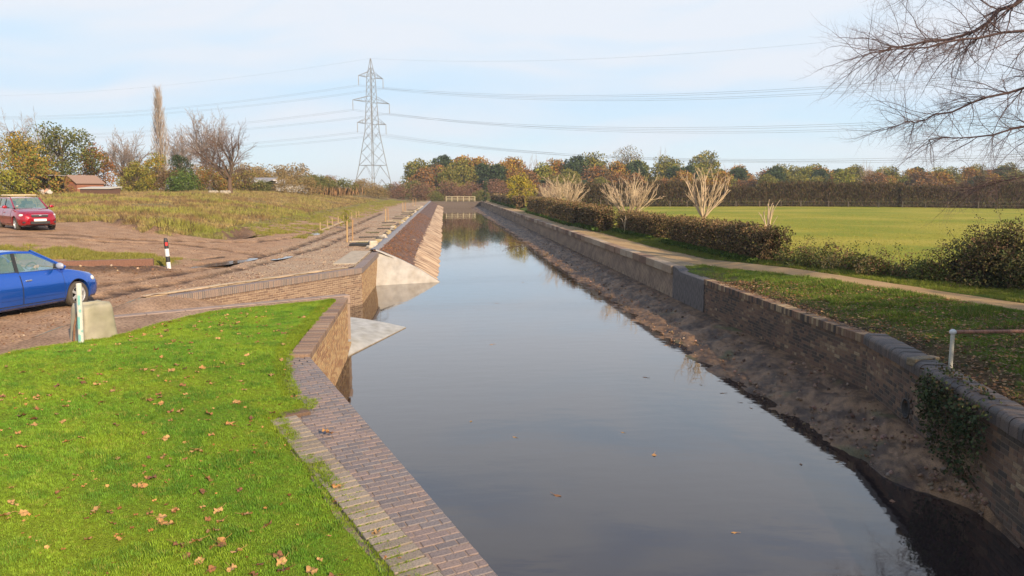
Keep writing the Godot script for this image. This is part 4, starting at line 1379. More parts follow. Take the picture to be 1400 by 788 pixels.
	var bk2 := {
		"red": leafy_tree("reddish-brown leafless bush in the row behind the canal's far end", "shrub", E2, 4.4, 8.0, 0.02, [L(0.17, 0.085, 0.06), L(0.13, 0.075, 0.05), L(0.2, 0.11, 0.07)], 0.3, 24, 120, Vector3(1, 1.4, -196), "russet_bush"),
		"green": leafy_tree("dull green bush in the row behind the canal's far end", "shrub", E2, 3.6, 6.0, 0.02, [L(0.10, 0.11, 0.03), L(0.14, 0.13, 0.04)], 0.3, 22, 120, Vector3(-22, 2.6, -170), "green_bush"),
		"buff": leafy_tree("buff-brown bush in the row behind the meadow", "shrub", E2, 4.2, 8.0, 0.02, [L(0.22, 0.16, 0.075), L(0.18, 0.125, 0.06), L(0.25, 0.17, 0.06)], 0.3, 24, 120, Vector3(-32, 3.2, -176), "buff_bush"),
	}
	for r in [["red", -6, -194, 0.9], ["red", -12, -198, 0.85], ["red", 7, -198, 0.95], ["red", 13, -204, 1.1], ["green", -2, -188, 0.6], ["red", 4, -190, 0.75], ["buff", -18, -196, 0.65], ["green", 9, -190, 0.7],
			["green", -25, -160, 0.9], ["buff", -20, -180, 0.7], ["buff", -27, -186, 0.75], ["green", -28, -168, 0.9], ["buff", -38, -182, 1.25], ["buff", -44, -186, 1.2], ["buff", -36, -166, 0.8], ["green", -34, -156, 0.75],
			["buff", -15, -176, 0.6], ["buff", -52, -180, 1.1], ["buff", -50, -196, 1.4], ["red", -30, -205, 0.8], ["buff", -22, -212, 0.8], ["green", -15, -215, 0.9], ["buff", -40, -214, 1.5], ["buff", -58, -190, 1.3], ["green", -46, -170, 0.8], ["buff", -41, -150, 0.7], ["buff", -68, -180, 1.2], ["green", -8, -210, 1.3], ["buff", -62, -165, 1.0], ["red", 20, -200, 0.9], ["red", 27, -205, 0.9], ["buff", -25.5, -126, 0.55], ["green", -28.5, -124, 0.5], ["buff", -22.5, -130, 0.6], ["buff", -33.5, -140, 0.9]]:
		copy_of(bk2[r[0]], Vector3(r[1], gl0(r[1], r[2]) if r[1] < -4 else 1.4, r[2]), rng.randf() * TAU, Vector3.ONE * r[3])
	# --- tall leafless hedge at the field's far side
	var fh := thing("field_hedge", "tall dense brown leafless hedge along the far side of the green field", "hedge", Vector3(24, 1.45, -118))
	var fm := MB.new()
	for i in 13000:
		var p := Vector3(rng.randf_range(-0.5, 0.5) * 10.4, -0.15 + pow(rng.randf(), 1.1) * 3.6, rng.randf_range(-1.0, 1.0))
		p.y *= 1.0 + 0.12 * n2.get_noise_2d(p.x * 1.4, 3.0)
		var nd := (Vector3.UP * 1.1 + rdir() * 0.8).normalized()
		fm.leaf(p, nd, nd.cross(rdir()).normalized(), rng.randf_range(0.25, 0.6), 0.06, jit([L(0.10, 0.068, 0.042), L(0.075, 0.052, 0.035), L(0.14, 0.09, 0.055), L(0.10, 0.09, 0.035)][rng.randi() % 4], 0.3))
	var fmesh := fm.mesh()
	var hd := Vector3(80, 0, 24).normalized()
	for k in 17:
		var s := put("foliage", fmesh, M.leaf, fh)
		s.transform = Transform3D(Basis(Vector3.UP, atan2(-hd.z, hd.x) + (PI if k % 2 else 0.0)).scaled(Vector3(1, 1.0 + 0.1 * sin(k * 2.3), 1)), hd * (k * 9.6) + Vector3(0, 0, 0.6 * sin(k * 1.3)))

# tall narrow poplar: near-vertical shoots crowding a single stem
func poplar(pos: Vector3, h: float, w: float) -> void:
	var t := thing("poplar_tree", "tall narrow leafless poplar rising above the yard's trees", "tree", pos, 0.0, "trees round the meadow")
	var tr := MB.new()
	tr.tube(PackedVector3Array([Vector3(0, -0.3, 0), Vector3(0.1, h * 0.35, 0), Vector3(0, h * 0.7, 0.1), Vector3(0, h, 0)]), PackedFloat32Array([0.3, 0.22, 0.12, 0.02]), 6, L(0.26, 0.2, 0.16))
	put("trunk", tr.mesh(), M.bark, t)
	var br := MB.new()
	for i in 900:
		var s := pow(rng.randf(), 0.9)
		var y := h * lerpf(0.08, 0.92, s)
		var ww := w * 0.5 * lin([[0.0, 0.6], [0.3, 1.0], [0.6, 0.75], [1.0, 0.08]], s)
		var a := rng.randf() * TAU
		var r0 := ww * rng.randf() * 0.6
		var p := Vector3(cos(a) * r0, y, sin(a) * r0)
		var ln := rng.randf_range(0.8, 2.3)
		var q := p + Vector3(cos(a) * ln * 0.26, ln, sin(a) * ln * 0.26)
		q.y = minf(q.y, h * 1.02)
		br.tube(PackedVector3Array([p, p.lerp(q, 0.5) + rdir() * 0.08, q]), PackedFloat32Array([0.035, 0.025, 0.01]), 3, jit(L(0.33, 0.275, 0.235), 0.25))
	put("branches", br.mesh(), M.bark, t)

func big_tree() -> void:
	var root := Vector3(19.5, 1.7, -15.5)
	var t := thing("overhanging_tree", "large bare tree whose dark drooping twigs hang over the towpath and field", "tree", root)
	var col := L(0.095, 0.065, 0.062)
	var tr := MB.new()
	tr.tube(PackedVector3Array([Vector3(0, -0.4, 0), Vector3(0.1, 2.0, 0.1), Vector3(-0.2, 5.0, 0.0), Vector3(-0.4, 8.5, -0.3), Vector3(0.2, 12.0, 0.0), Vector3(0.5, 15.0, 0.3)]), PackedFloat32Array([0.62, 0.46, 0.38, 0.3, 0.2, 0.08]), 10, col)
	put("trunk", tr.mesh(), M.bark, t)
	var br := MB.new()
	var o := {"segs": [5, 5, 4, 3], "wob": [0.2, 0.26, 0.3, 0.32], "up": [-0.03, -0.05, 0.0, 0.22], "sides": [5, 4, 3, 3], "kids": [7, 8, 7], "start": [0.15, 0.1, 0.1], "ang": [0.75, 0.9, 0.95], "ratio": [0.5, 0.5, 0.45], "rr": [0.5, 0.5, 0.6], "max": 3, "col": col, "twig": L(0.16, 0.115, 0.115), "tip": 0.4}
	# boughs towards the water: start height, end point (world), thickness
	for b in [
			[11.0, [Vector3(16.6, 10.6, -15.8), Vector3(14.7, 9.6, -16.6), Vector3(13.0, 8.6, -17.2), Vector3(12.1, 7.9, -17.6), Vector3(10.7, 7.75, -17.8), Vector3(9.9, 7.5, -17.9)], 0.12],
			[9.6, [Vector3(16.8, 8.9, -16.2), Vector3(14.6, 8.3, -16.6), Vector3(12.8, 7.9, -16.6), Vector3(11.2, 7.6, -17.0), Vector3(10.0, 7.5, -17.4)], 0.09],
			[8.2, [Vector3(16.6, 7.6, -16.4), Vector3(14.6, 7.2, -16.8), Vector3(13.0, 6.6, -17.2), Vector3(11.6, 6.1, -17.6), Vector3(10.9, 5.9, -18.0)], 0.085],
			[7.0, [Vector3(16.7, 6.4, -16.8), Vector3(14.9, 6.0, -17.4), Vector3(13.2, 5.7, -17.8), Vector3(12.0, 5.6, -18.4)], 0.08],
			[6.0, [Vector3(16.8, 5.7, -17.0), Vector3(15.3, 5.1, -17.6), Vector3(14.2, 4.7, -18.2), Vector3(13.4, 4.4, -18.6)], 0.07],
			[12.4, [Vector3(16.4, 11.8, -15.2), Vector3(13.8, 10.6, -15.8), Vector3(11.8, 9.6, -16.4), Vector3(10.4, 8.8, -17.0)], 0.10],
			[13.0, [Vector3(16.0, 13.0, -14.0), Vector3(13.0, 12.4, -13.6), Vector3(10.8, 11.4, -13.8)], 0.10],
			[9.0, [Vector3(16.5, 9.4, -13.0), Vector3(14.0, 9.6, -11.8), Vector3(12.2, 9.4, -11.0)], 0.10],
			[12.0, [Vector3(18.5, 13.5, -18.5), Vector3(17.5, 14.5, -21.0)], 0.10],
			[10.0, [Vector3(22.0, 11.5, -14.0), Vector3(24.5, 12.5, -13.0)], 0.12],
			[9.0, [Vector3(19.5, 11.0, -12.0), Vector3(19.0, 12.5, -9.0)], 0.12]]:
		var pts := PackedVector3Array([Vector3(-0.3, b[0] - 1.7, 0)])
		for p in b[1]:
			pts.append(p - root)
		# finer, wavering course
		var fine := PackedVector3Array()
		var rad := PackedFloat32Array()
		for i in pts.size() - 1:
			for k in 4:
				fine.append(pts[i].lerp(pts[i + 1], k / 4.0) + rdir() * 0.06)
		fine.append(pts[-1])
		for i in fine.size():
			rad.append(b[2] * 0.75 * lerpf(1.0, 0.12, float(i) / fine.size()))
		br.tube(fine, rad, 6, col)
		for i in range(3, fine.size()):
			for rep in 4:
				var dd := (fine[i] - fine[i - 1]).normalized()
				var side := (dd * 0.75 + rdir() * 0.85 + Vector3(0, -0.08, 0)).normalized()
				var od := o.duplicate()
				var lv := 1
				grow(br, fine[i], side, rng.randf_range(0.8, 1.7) * (1.0 - 0.25 * float(i) / fine.size()), maxf(0.008, rad[i] * 0.36), lv, od)
	put("branches", br.mesh(), M.bark, t)
	print("big tree tris ", br.ix.size() / 3)

# ---------------------------------------------------------------- grass, litter, leaves
func tuft(blades: int, h: float, spread: float, w: float) -> ArrayMesh:
	var mb := MB.new()
	for i in blades:
		var a := rng.randf() * TAU
		var p := Vector3(cos(a), 0, sin(a)) * spread * sqrt(rng.randf())
		var lean := Vector3(cos(a), 0, sin(a)) * rng.randf_range(0.1, 0.7) + rdir() * 0.2
		lean.y = 0
		var hh := h * rng.randf_range(0.6, 1.2)
		var s := Vector3(-sin(a + 0.6), 0, cos(a + 0.6)) * w * 0.5
		var m := p + Vector3.UP * hh * 0.6 + lean * hh * 0.3
		var e := p + Vector3.UP * hh + lean * hh * 0.8
		mb.quad(p - s, p + s, m + s * 0.7, m - s * 0.7, Color.WHITE)
		mb.tri(m - s * 0.7, m + s * 0.7, e, Color.WHITE)
	return mb.mesh()

func scatter(called: String, label: String, category: String, mesh: Mesh, m: Material, xf: Array, cols: PackedColorArray) -> void:
	var mm := MultiMesh.new()
	mm.transform_format = MultiMesh.TRANSFORM_3D
	mm.use_colors = true
	mm.mesh = mesh
	mm.instance_count = xf.size()
	for i in xf.size():
		mm.set_instance_transform(i, xf[i])
		mm.set_instance_color(i, cols[i])
	var o := MultiMeshInstance3D.new()
	o.name = numbered(called)
	o.multimesh = mm
	o.material_override = m
	add_child(o)
	tag(o, label, category, "", "stuff")

func turned(p: Vector3, sc: float, tilt := 0.15) -> Transform3D:
	var b := Basis(Vector3.UP, rng.randf() * TAU) * Basis(Vector3.RIGHT, rng.randf_range(-tilt, tilt))
	return Transform3D(b.scaled(Vector3.ONE * sc), p)

func build_grass() -> void:
	var gm := vmat("grass_blade", 0.6, null, 1.0, null, 1.0, 0.25)
	gm.cull_mode = BaseMaterial3D.CULL_DISABLED
	gm.backlight_enabled = true
	gm.backlight = Color(0.3, 0.35, 0.1)
	var xf := []
	var cols := PackedColorArray()
	var tries := 0
	while xf.size() < 80000 and tries < 400000:
		tries += 1
		var z := -4.6 - 15.9 * pow(rng.randf(), 1.35)
		var xl := maxf(lawn_left(z), -9.5)
		var xr := lawn_right(z)
		var x := rng.randf_range(xl - 0.03, xr + 0.0)
		if x < -0.9 * absf(z) * 0.82 - 0.3: continue
		var patchy := n2.get_noise_2d(x * 0.9, z * 0.9)
		var fine := n3.get_noise_2d(x * 0.9, z * 0.9)
		xf.append(turned(Vector3(x, lawn_y(x, z) - 0.005, z), (0.9 + 0.35 * patchy + 0.45 * fine) * rng.randf_range(0.7, 1.45)))
		var col := L(0.195, 0.295, 0.026).lerp(L(0.12, 0.245, 0.024), clampf(0.5 + 1.1 * n1.get_noise_2d(x * 5, z * 5) + 0.5 * fine, 0, 1))
		if fine > 0.25: col = col.lerp(L(0.06, 0.14, 0.02), 0.5)   # clover and moss spots
		if rng.randf() < 0.1: col = col.lerp(L(0.25, 0.24, 0.05), 0.7)
		if (xr - x) < 0.3 or (x - xl) < 0.3: col = col.lerp(L(0.17, 0.2, 0.012), 0.5)
		cols.append(jit(col, 0.22))
	scatter("lawn_grass", "short bright green grass of the mown lawn", "grass", tuft(9, 0.034, 0.035, 0.006), gm, xf, cols)
	# rough grass of the meadow
	xf = []
	cols = PackedColorArray()
	tries = 0
	while xf.size() < 70000 and tries < 600000:
		tries += 1
		var z := -39.0 - 120.0 * pow(rng.randf(), 1.9)
		var x := -4.0 - rng.randf() * 66.0
		if x < -0.55 * absf(z) - 3.0 or not in_meadow(Vector2(x, z)): continue
		var a := n1.get_noise_2d(x * 1.2, z * 1.2)
		var b := n2.get_noise_2d(x * 0.5, z * 0.5)
		var near_edge := n2.get_noise_2d(x * 1.5, z * 1.5)
		var s := 0.75 + 0.7 * a + 0.5 * b
		var col := L(0.37, 0.275, 0.11).lerp(L(0.21, 0.13, 0.066), clampf(0.4 + 1.4 * b, 0, 1))
		col = col.lerp(L(0.25, 0.255, 0.05), clampf(1.8 * a + 0.1, 0, 0.8))
		if z < -84 : col = col.lerp(L(0.30, 0.22, 0.10), 0.4)
		if x > -13.5: s *= 0.6; col = col.lerp(L(0.18, 0.21, 0.035), 0.6)
		if rng.randf() < 0.18: col = L(0.115, 0.075, 0.045)
		if s < 0.2: continue
		xf.append(turned(Vector3(x, gl(x, z) - 0.02, z), s * rng.randf_range(0.6, 1.3), 0.3))
		cols.append(jit(col, 0.25))
	scatter("meadow_grass", "rough brownish meadow grass and weeds behind the yard", "grass", tuft(9, 0.31, 0.2, 0.026), gm, xf, cols)
	# weeds of the yard's green patch and beside the track
	xf = []
	cols = PackedColorArray()
	for i in 60000:
		var z := rng.randf_range(-33.0, -27.5)
		var x := rng.randf_range(-20.0, -10.5)
		if i > 30000:
			z = -46.0 - 130.0 * pow(rng.randf(), 1.6)
			x = rng.randf_range(-12.5, -8.2)
			if n2.get_noise_2d(x * 0.9 + 9.0, z * 0.9) < 0.02 + 0.25 * ss(-9.4, -8.4, x): continue
		elif green_patch(Vector2(x, z)) < rng.randf_range(0.3, 0.9): continue
		xf.append(turned(Vector3(x, gl(x, z) - 0.01, z), rng.randf_range(0.4, 1.2), 0.3))
		cols.append(jit(L(0.19, 0.20, 0.03).lerp(L(0.23, 0.19, 0.06), rng.randf()), 0.25))
	scatter("yard_weeds", "short yellow-green weeds growing on the muddy yard and track edge", "weeds", tuft(7, 0.12, 0.1, 0.016), gm, xf, cols)
	# bank and verges of the towpath
	xf = []
	cols = PackedColorArray()
	tries = 0
	while xf.size() < 70000 and tries < 400000:
		tries += 1
		var z := -7.0 - 60.0 * pow(rng.randf(), 2.0)
		var px := path_x(z)
		var wx := wall_x(z) + 0.4
		var x := rng.randf_range(wx, px + 2.6)
		var off := x - px
		if absf(off) < lerpf(0.66, 0.92, ss(-26.0, -34.0, z)) - 0.22 * pow(rng.randf(), 2.0): continue
		if z < -28.3 and off < 0: continue
		var u := x - wx
		var b := n2.get_noise_2d(x * 1.5, z * 1.5)
		if off < 0 and u < 0.75 + 0.5 * b and rng.randf() < 0.9: continue
		if z > -15 and b > -0.2 and rng.randf() < 0.8: continue
		var col := L(0.13, 0.19, 0.02).lerp(L(0.10, 0.15, 0.02), clampf(0.5 + b, 0, 1))
		if off > 0: col = col.lerp(L(0.2, 0.2, 0.03), 0.5)
		if rng.randf() < 0.12: col = L(0.22, 0.18, 0.06)
		xf.append(turned(Vector3(x, gr(x, z) - 0.01, z), (0.8 + 0.8 * b) * rng.randf_range(0.6, 1.3), 0.3))
		cols.append(jit(col, 0.25))
	scatter("bank_grass", "tussocky green grass of the towpath bank and verge", "grass", tuft(8, 0.085, 0.07, 0.010), gm, xf, cols)
	# nearer strip of the field, beyond the hedges
	xf = []
	cols = PackedColorArray()
	for i in 26000:
		var z := -18.0 - 60.0 * pow(rng.randf(), 1.6)
		var x := path_x(z) + 2.8 + 34.0 * pow(rng.randf(), 1.4)
		xf.append(turned(Vector3(x, gr(x, z) - 0.01, z), rng.randf_range(0.6, 1.3), 0.3))
		cols.append(jit(L(0.26, 0.26, 0.04).lerp(L(0.34, 0.28, 0.07), rng.randf()), 0.2))
	scatter("field_grass", "short sunlit grass of the field behind the hedges", "grass", tuft(6, 0.06, 0.12, 0.014), gm, xf, cols)
	# leaf litter on the shaded bank and under the hedges
	var lf := MB.new()
	lf.leaf(Vector3(-0.03, 0, 0), Vector3.RIGHT, Vector3.BACK, 0.06, 0.045, Color.WHITE)
	xf = []
	cols = PackedColorArray()
	for i in 17000:
		var z := -7.5 - 16.0 * pow(rng.randf(), 1.6)
		var x := wall_x(z) + 0.1 + 3.6 * rng.randf() * ss(-26, -18, z)
		if i > 14500:
			z = -22.0 - 50.0 * rng.randf()
			x = path_x(z) + rng.randf_range(0.6, 1.8)
		if absf(x - path_x(z)) < 0.6 and rng.randf() < 0.85: continue
		var y := gr(x, z) + rng.randf_range(0.02, 0.05)
		if x < wall_x(z) + 0.33 and z > -24: y = 1.465
		xf.append(turned(Vector3(x, y, z), rng.randf_range(0.5, 1.3), 0.7))
		cols.append(jit([L(0.24, 0.11, 0.04), L(0.17, 0.08, 0.035), L(0.30, 0.19, 0.09), L(0.12, 0.065, 0.035)][rng.randi() % 4], 0.25))
	scatter("leaf_litter", "brown fallen leaves littering the towpath bank", "leaves", lf.mesh(), gm, xf, cols)
	# stones and clods on the yard, the track and the mud
	var sm := MB.new()
	for k in 1:
		sm.cbox(Transform3D(Basis(Vector3(0.4, 0.5, 0.7).normalized(), 0.7), Vector3.ZERO), Vector3(0.055, 0.035, 0.045), 0.012, Color.WHITE)
	xf = []
	cols = PackedColorArray()
	for i in 20000:
		var z := -15.0 - 60.0 * pow(rng.randf(), 1.5)
		var x := ground_edge(z) - 0.2 - 13.0 * pow(rng.randf(), 1.5)
		if i % 5 == 0:   # mud bank
			z = -9.3 - 50.0 * pow(rng.randf(), 1.6)
			x = lerpf(wall_x(z) - 0.1, mud_edge(z) + 0.1, rng.randf())
			var s := (wall_x(z) - 0.02 - x) / maxf(wall_x(z) - 0.02 - mud_edge(z), 0.05)
			xf.append(turned(Vector3(x, 0.34 * ss(-8.4, -10.4, z) * (1.0 - ss(-0.1, 1.05, s)) + 0.04 * rng.randf() + 0.01, z), 0.25 + 1.5 * pow(rng.randf(), 5.0), 1.2))
			cols.append(jit(L(0.20, 0.13, 0.088), 0.5))
			continue
		if in_meadow(Vector2(x, z)): continue
		var heap := 1.0 - ss(0.3, 1.4, dseg(Vector2(x, z), Vector2(-13.2, -26.3), Vector2(-10.3, -27.6)))
		if heap < 0.2 and rng.randf() < 0.7 and x < -8.0: continue
		xf.append(turned(Vector3(x, gl(x, z), z), rng.randf_range(0.25, 1.0 + heap), 1.0))
		cols.append(jit(L(0.36, 0.26, 0.18) if rng.randf() < 0.18 + 0.4 * ss(-9, -6, x) else L(0.14, 0.08, 0.05), 0.3))
	scatter("stones", "small stones and clods of earth strewn over the yard, track and mud bank", "stones", sm.mesh(), M.bark, xf, cols)
	# clods on the new soil bank
	xf = []
	cols = PackedColorArray()
	for i in 9000:
		var z := -36.8 - 60.0 * pow(rng.randf(), 1.7)
		var t := rng.randf()
		var x := lerpf(-3.4, -1.6, t)
		xf.append(turned(Vector3(x, lerpf(1.47, 0.60, t) + 0.1 * sin(t * PI) + 0.02, z), 0.3 + 1.1 * pow(rng.randf(), 3.0), 1.2))
		cols.append(jit(L(0.17, 0.09, 0.055), 0.5))
	scatter("soil_clods", "reddish clods of earth covering the new bank", "soil", sm.mesh(), M.bark, xf, cols)

# curled brown leaves on the lawn, each one a thing
func build_leaves() -> void:
	var cols := [L(0.40, 0.20, 0.06), L(0.28, 0.12, 0.036), L(0.46, 0.26, 0.09), L(0.19, 0.08, 0.03), L(0.38, 0.21, 0.07)]
	var meshes := []
	for k in 6:
		var mb := MB.new()
		var lobes := 5
		var rows := []
		var curl := rng.randf_range(0.25, 0.7)
		for i in 5:   # rings
			var r := i / 4.0
			var row := PackedVector3Array()
			for j in 21:
				var a := TAU * j / 20.0
				var lobe := 0.62 + 0.38 * absf(cos(a * lobes * 0.5)) * (0.75 + 0.25 * cos(a))
				var rr := r * 0.065 * lobe
				var x := cos(a) * rr
				var z := sin(a) * rr * 0.85
				var y := curl * 6.0 * (x * x * 0.5 + z * z * 1.6) + 0.012 * r * sin(a * 3.0 + k) + 0.008 * r * sin(a * 7.0)
				row.append(Vector3(x, y, z))
			rows.append(row)
		mb.patch(rows, Color.WHITE)
		mb.tube(PackedVector3Array([Vector3(-0.03, 0.004, 0), Vector3(-0.07, 0.012, 0.005), Vector3(-0.11, 0.02, 0.016)]), PackedFloat32Array([0.0022, 0.002, 0.0018]), 4, Color.WHITE)
		meshes.append(mb.mesh())
	var mats := []
	for c in cols:
		var m := cmat("dead_leaf_%d" % mats.size(), c, 0.7, M.brick_tex, 6.0)
		m.cull_mode = BaseMaterial3D.CULL_DISABLED
		mats.append(m)
	var n := 0
	var tries := 0
	var spots := []
	for c in [Vector2(-2.3, -6.95), Vector2(-2.15, -6.8), Vector2(-2.45, -7.05), Vector2(-2.0, -7.1), Vector2(-2.2, -7.3), Vector2(-1.75, -6.7), Vector2(-1.2, -6.9), Vector2(-1.25, -6.72), Vector2(-1.6, -7.0), Vector2(-1.05, -6.6), Vector2(-1.5, -6.75), Vector2(-1.42, -6.5)]:
		spots.append(c)
	while spots.size() < 290 and tries < 4000:
		tries += 1
		var z := -5.4 - 13.0 * pow(rng.randf(), 2.2)
		var x := rng.randf_range(maxf(lawn_left(z), -0.60 * absf(z) - 0.2) + 0.1, lawn_right(z) - 0.1)
		if rng.randf() > 0.45 + 0.9 * n2.get_noise_2d(x * 0.5, z * 0.5) + 0.25 * ss(-3.0, -6.0, x): continue
		spots.append(Vector2(x, z))
	for c in spots:
		var o := put("fallen_leaf", meshes[rng.randi() % 6], mats[rng.randi() % 5])
		tag(o, "curled brown fallen leaf lying on the bright green lawn", "leaf", "fallen leaves on the lawn")
		var s := rng.randf_range(0.5, 1.1) * (1.15 if c.y > -8.0 else 1.0)
		o.transform = Transform3D((Basis(Vector3.UP, rng.randf() * TAU) * Basis(Vector3.RIGHT, rng.randf_range(-0.5, 0.5)) * Basis(Vector3.BACK, rng.randf_range(-0.3, 0.3))).scaled(Vector3.ONE * s), Vector3(c.x, lawn_y(c.x, c.y) + 0.026, c.y))
	var xf := []
	var lc := PackedColorArray()
	for k in 900:
		var z := -5.4 - 14.0 * pow(rng.randf(), 1.5)
		var x := rng.randf_range(maxf(lawn_left(z), -0.60 * absf(z) - 0.2) + 0.05, lawn_right(z))
		if rng.randf() > 0.5 + 1.1 * n2.get_noise_2d(x * 0.7, z * 0.7): continue
		xf.append(turned(Vector3(x, lawn_y(x, z) + 0.022, z), rng.randf_range(0.18, 0.5), 0.6))
		lc.append(jit(cols[rng.randi() % 5], 0.3))
	scatter("leaf_scraps", "tiny scraps of dead leaf strewn through the lawn's grass", "leaves", meshes[2], M.leaf, xf, lc)
	for c in [Vector2(-1.62, -10.05), Vector2(-1.55, -9.98), Vector2(-0.72, -7.35)]:
		var o := put("fallen_leaf", meshes[n % 6], mats[n % 5])
		n += 1
		tag(o, "curled brown fallen leaf lying on the brick paving at the canal edge", "leaf", "fallen leaves on the paving")
		o.transform = Transform3D(Basis(Vector3.UP, n * 1.3) * Basis(Vector3.RIGHT, 0.3), Vector3(c.x, slope_y(c.y) + 0.06, c.y))


# drifting leaves and a stranded branch on the canal
func build_flotsam() -> void:
	var lm := MB.new()
	lm.leaf(Vector3(-0.05, 0.006, 0), Vector3.RIGHT, Vector3.BACK, 0.11, 0.075, Color.WHITE)
	lm.tube(PackedVector3Array([Vector3(0.05, 0.006, 0), Vector3(0.11, 0.012, 0.02)]), PackedFloat32Array([0.003, 0.002]), 4, Color.WHITE)
	var mesh := lm.mesh()
	for k in 26:
		var z := -8.5 - 30.0 * pow(rng.randf(), 1.4)
		var x := rng.randf_range(-0.3, 6.0)
		if k % 2: x = mud_edge(z) - rng.randf_range(0.1, 0.8)
		var o := put("drifting_leaf", mesh, M["dead_leaf_%d" % (k % 5)])
		o.position = Vector3(x, 0.002, z)
		o.rotation.y = rng.randf() * TAU
		o.scale = Vector3.ONE * rng.randf_range(0.6, 1.3)
		tag(o, "small dead leaf floating on the canal water", "leaf", "leaves floating on the canal")
	var bm := MB.new()
	var op := {"segs": [4, 3, 2], "wob": [0.2, 0.25, 0.3], "up": [-0.02, 0.0, 0.0], "sides": [5, 4, 3], "kids": [5, 4], "start": [0.2, 0.2], "ang": [0.7, 0.7], "ratio": [0.5, 0.5], "rr": [0.6, 0.6], "max": 2, "col": L(0.12, 0.08, 0.05), "minr": 0.008}
	for q in 3:
		grow(bm, Vector3(0.2 * q, 0.03, 0.5 * q), Vector3(-1, 0.06, 0.3 * q - 0.2).normalized(), 1.6, 0.03, 0, op)
	var b := put("stranded_branch", bm.mesh(), M.bark)
	b.position = Vector3(6.5, 0.02, -62.0)
	tag(b, "dead branch stranded half in the water at the mud's edge", "branch")
# ---------------------------------------------------------------- cars (forward is -z, right is +x, wheels on y = 0)
func car_side(c: Dictionary, z: float, f: float, off := 0.0) -> Vector3:
	# a point of the body's right flank: f 0 at the lower edge, 1 at the waist
	var w := smo(c.W, z)
	var t := smo(c.T, z)
	var b := lin(c.B, z)
	var f2 := [[0.0, -0.06], [0.12, -0.02], [0.35, 0.0], [0.58, 0.0], [0.66, -0.012], [0.8, -0.042], [0.93, -0.08], [1.0, -0.125]]
	return Vector3(w + lin(f2, f) + off, lerpf(b, t, f), z)

func side_patch(c: Dictionary, z0: float, z1: float, f0: float, f1: float, off: float, col: Color, right: bool, nz := 14, nf := 8, arch := false) -> MB:
	var mb := MB.new()
	var rows := []
	for i in nf + 1:
		var r := PackedVector3Array()
		for k in nz + 1:
			var z := lerpf(z0, z1, float(k) / nz)
			var p := car_side(c, z, lerpf(f0, f1, float(i) / nf), off)
			if arch:
				p = car_side(c, z, lerpf(maxf(f0, arch_f(c, z)), f1, float(i) / nf), off)
			if not right: p.x = -p.x
			r.append(p)
		rows.append(r)
	mb.patch(rows, col)
	return mb

func arch_y(c: Dictionary, z: float) -> float:
	var y := lin(c.B, z)
	for za in c.axles:
		var d: float = absf(z - za)
		if d < c.arch:
			y = maxf(y, c.wheel + sqrt(c.arch * c.arch - d * d))
	return y

func arch_f(c: Dictionary, z: float) -> float:
	var b := lin(c.B, z)
	return (arch_y(c, z) - b) / (smo(c.T, z) - b)

func green(c: Dictionary, z: float, y: float, off := 0.0) -> Vector3:
	var t := clampf((y - c.belt) / (c.H - c.belt), 0, 1)
	return Vector3(lerpf(c.gw0, c.gw1, t) - 0.03 * sin(t * PI) * -1.0 + off, y, z)

func side_poly(c: Dictionary, pts: Array, off: float, col: Color, right: bool, mb: MB) -> void:
	# convex outline (z, y) on the glasshouse flank
	var p := []
	for q in pts:
		var g := green(c, q[0], q[1], off)
		if not right: g.x = -g.x
		p.append(g)
	for i in range(1, p.size() - 1):
		mb.tri(p[0], p[i], p[i + 1], col)

func wheel(parent: Node, p: Vector3, r: float, right: bool, tyre_m: Material, rim_m: Material, spokes: int) -> void:
	var w := Node3D.new()
	w.name = "wheel"
	parent.add_child(w, true)
	w.position = p
	w.rotation.z = -PI / 2 if right else PI / 2
	var t := MB.new()
	t.lathe(Transform3D.IDENTITY, [[r * 0.66, -0.09], [r * 0.7, -0.1], [r * 0.93, -0.1], [r * 0.99, -0.075], [r, -0.03], [r, 0.03], [r * 0.99, 0.075], [r * 0.93, 0.1], [r * 0.72, 0.1], [r * 0.67, 0.085]], 28, L(0.07, 0.055, 0.045))
	put("tyre", t.mesh(), tyre_m, w)
	var m := MB.new()
	m.lathe(Transform3D.IDENTITY, [[r * 0.60, 0.01], [r * 0.62, 0.075], [r * 0.68, 0.092], [r * 0.68, -0.09]], 28, L(0.6, 0.6, 0.6))
	m.lathe(Transform3D.IDENTITY, [[0.0, 0.075], [0.045, 0.072], [0.06, 0.05]], 14, L(0.6, 0.6, 0.6))
	for k in spokes:
		var a := TAU * k / spokes
		m.cbox(Transform3D(Basis(Vector3.UP, -a), Vector3(cos(a), 0, sin(a)) * r * 0.34 + Vector3(0, 0.055, 0)), Vector3(r * 0.60, 0.03, r * 0.20), 0.008, L(0.6, 0.6, 0.6))
	put("rim", m.mesh(), rim_m, w)
	m = MB.new()
	m.lathe(Transform3D.IDENTITY, [[0.0, 0.0], [r * 0.62, 0.0]], 20, L(0.03, 0.03, 0.03))
	put("brake", m.mesh(), tyre_m, w)

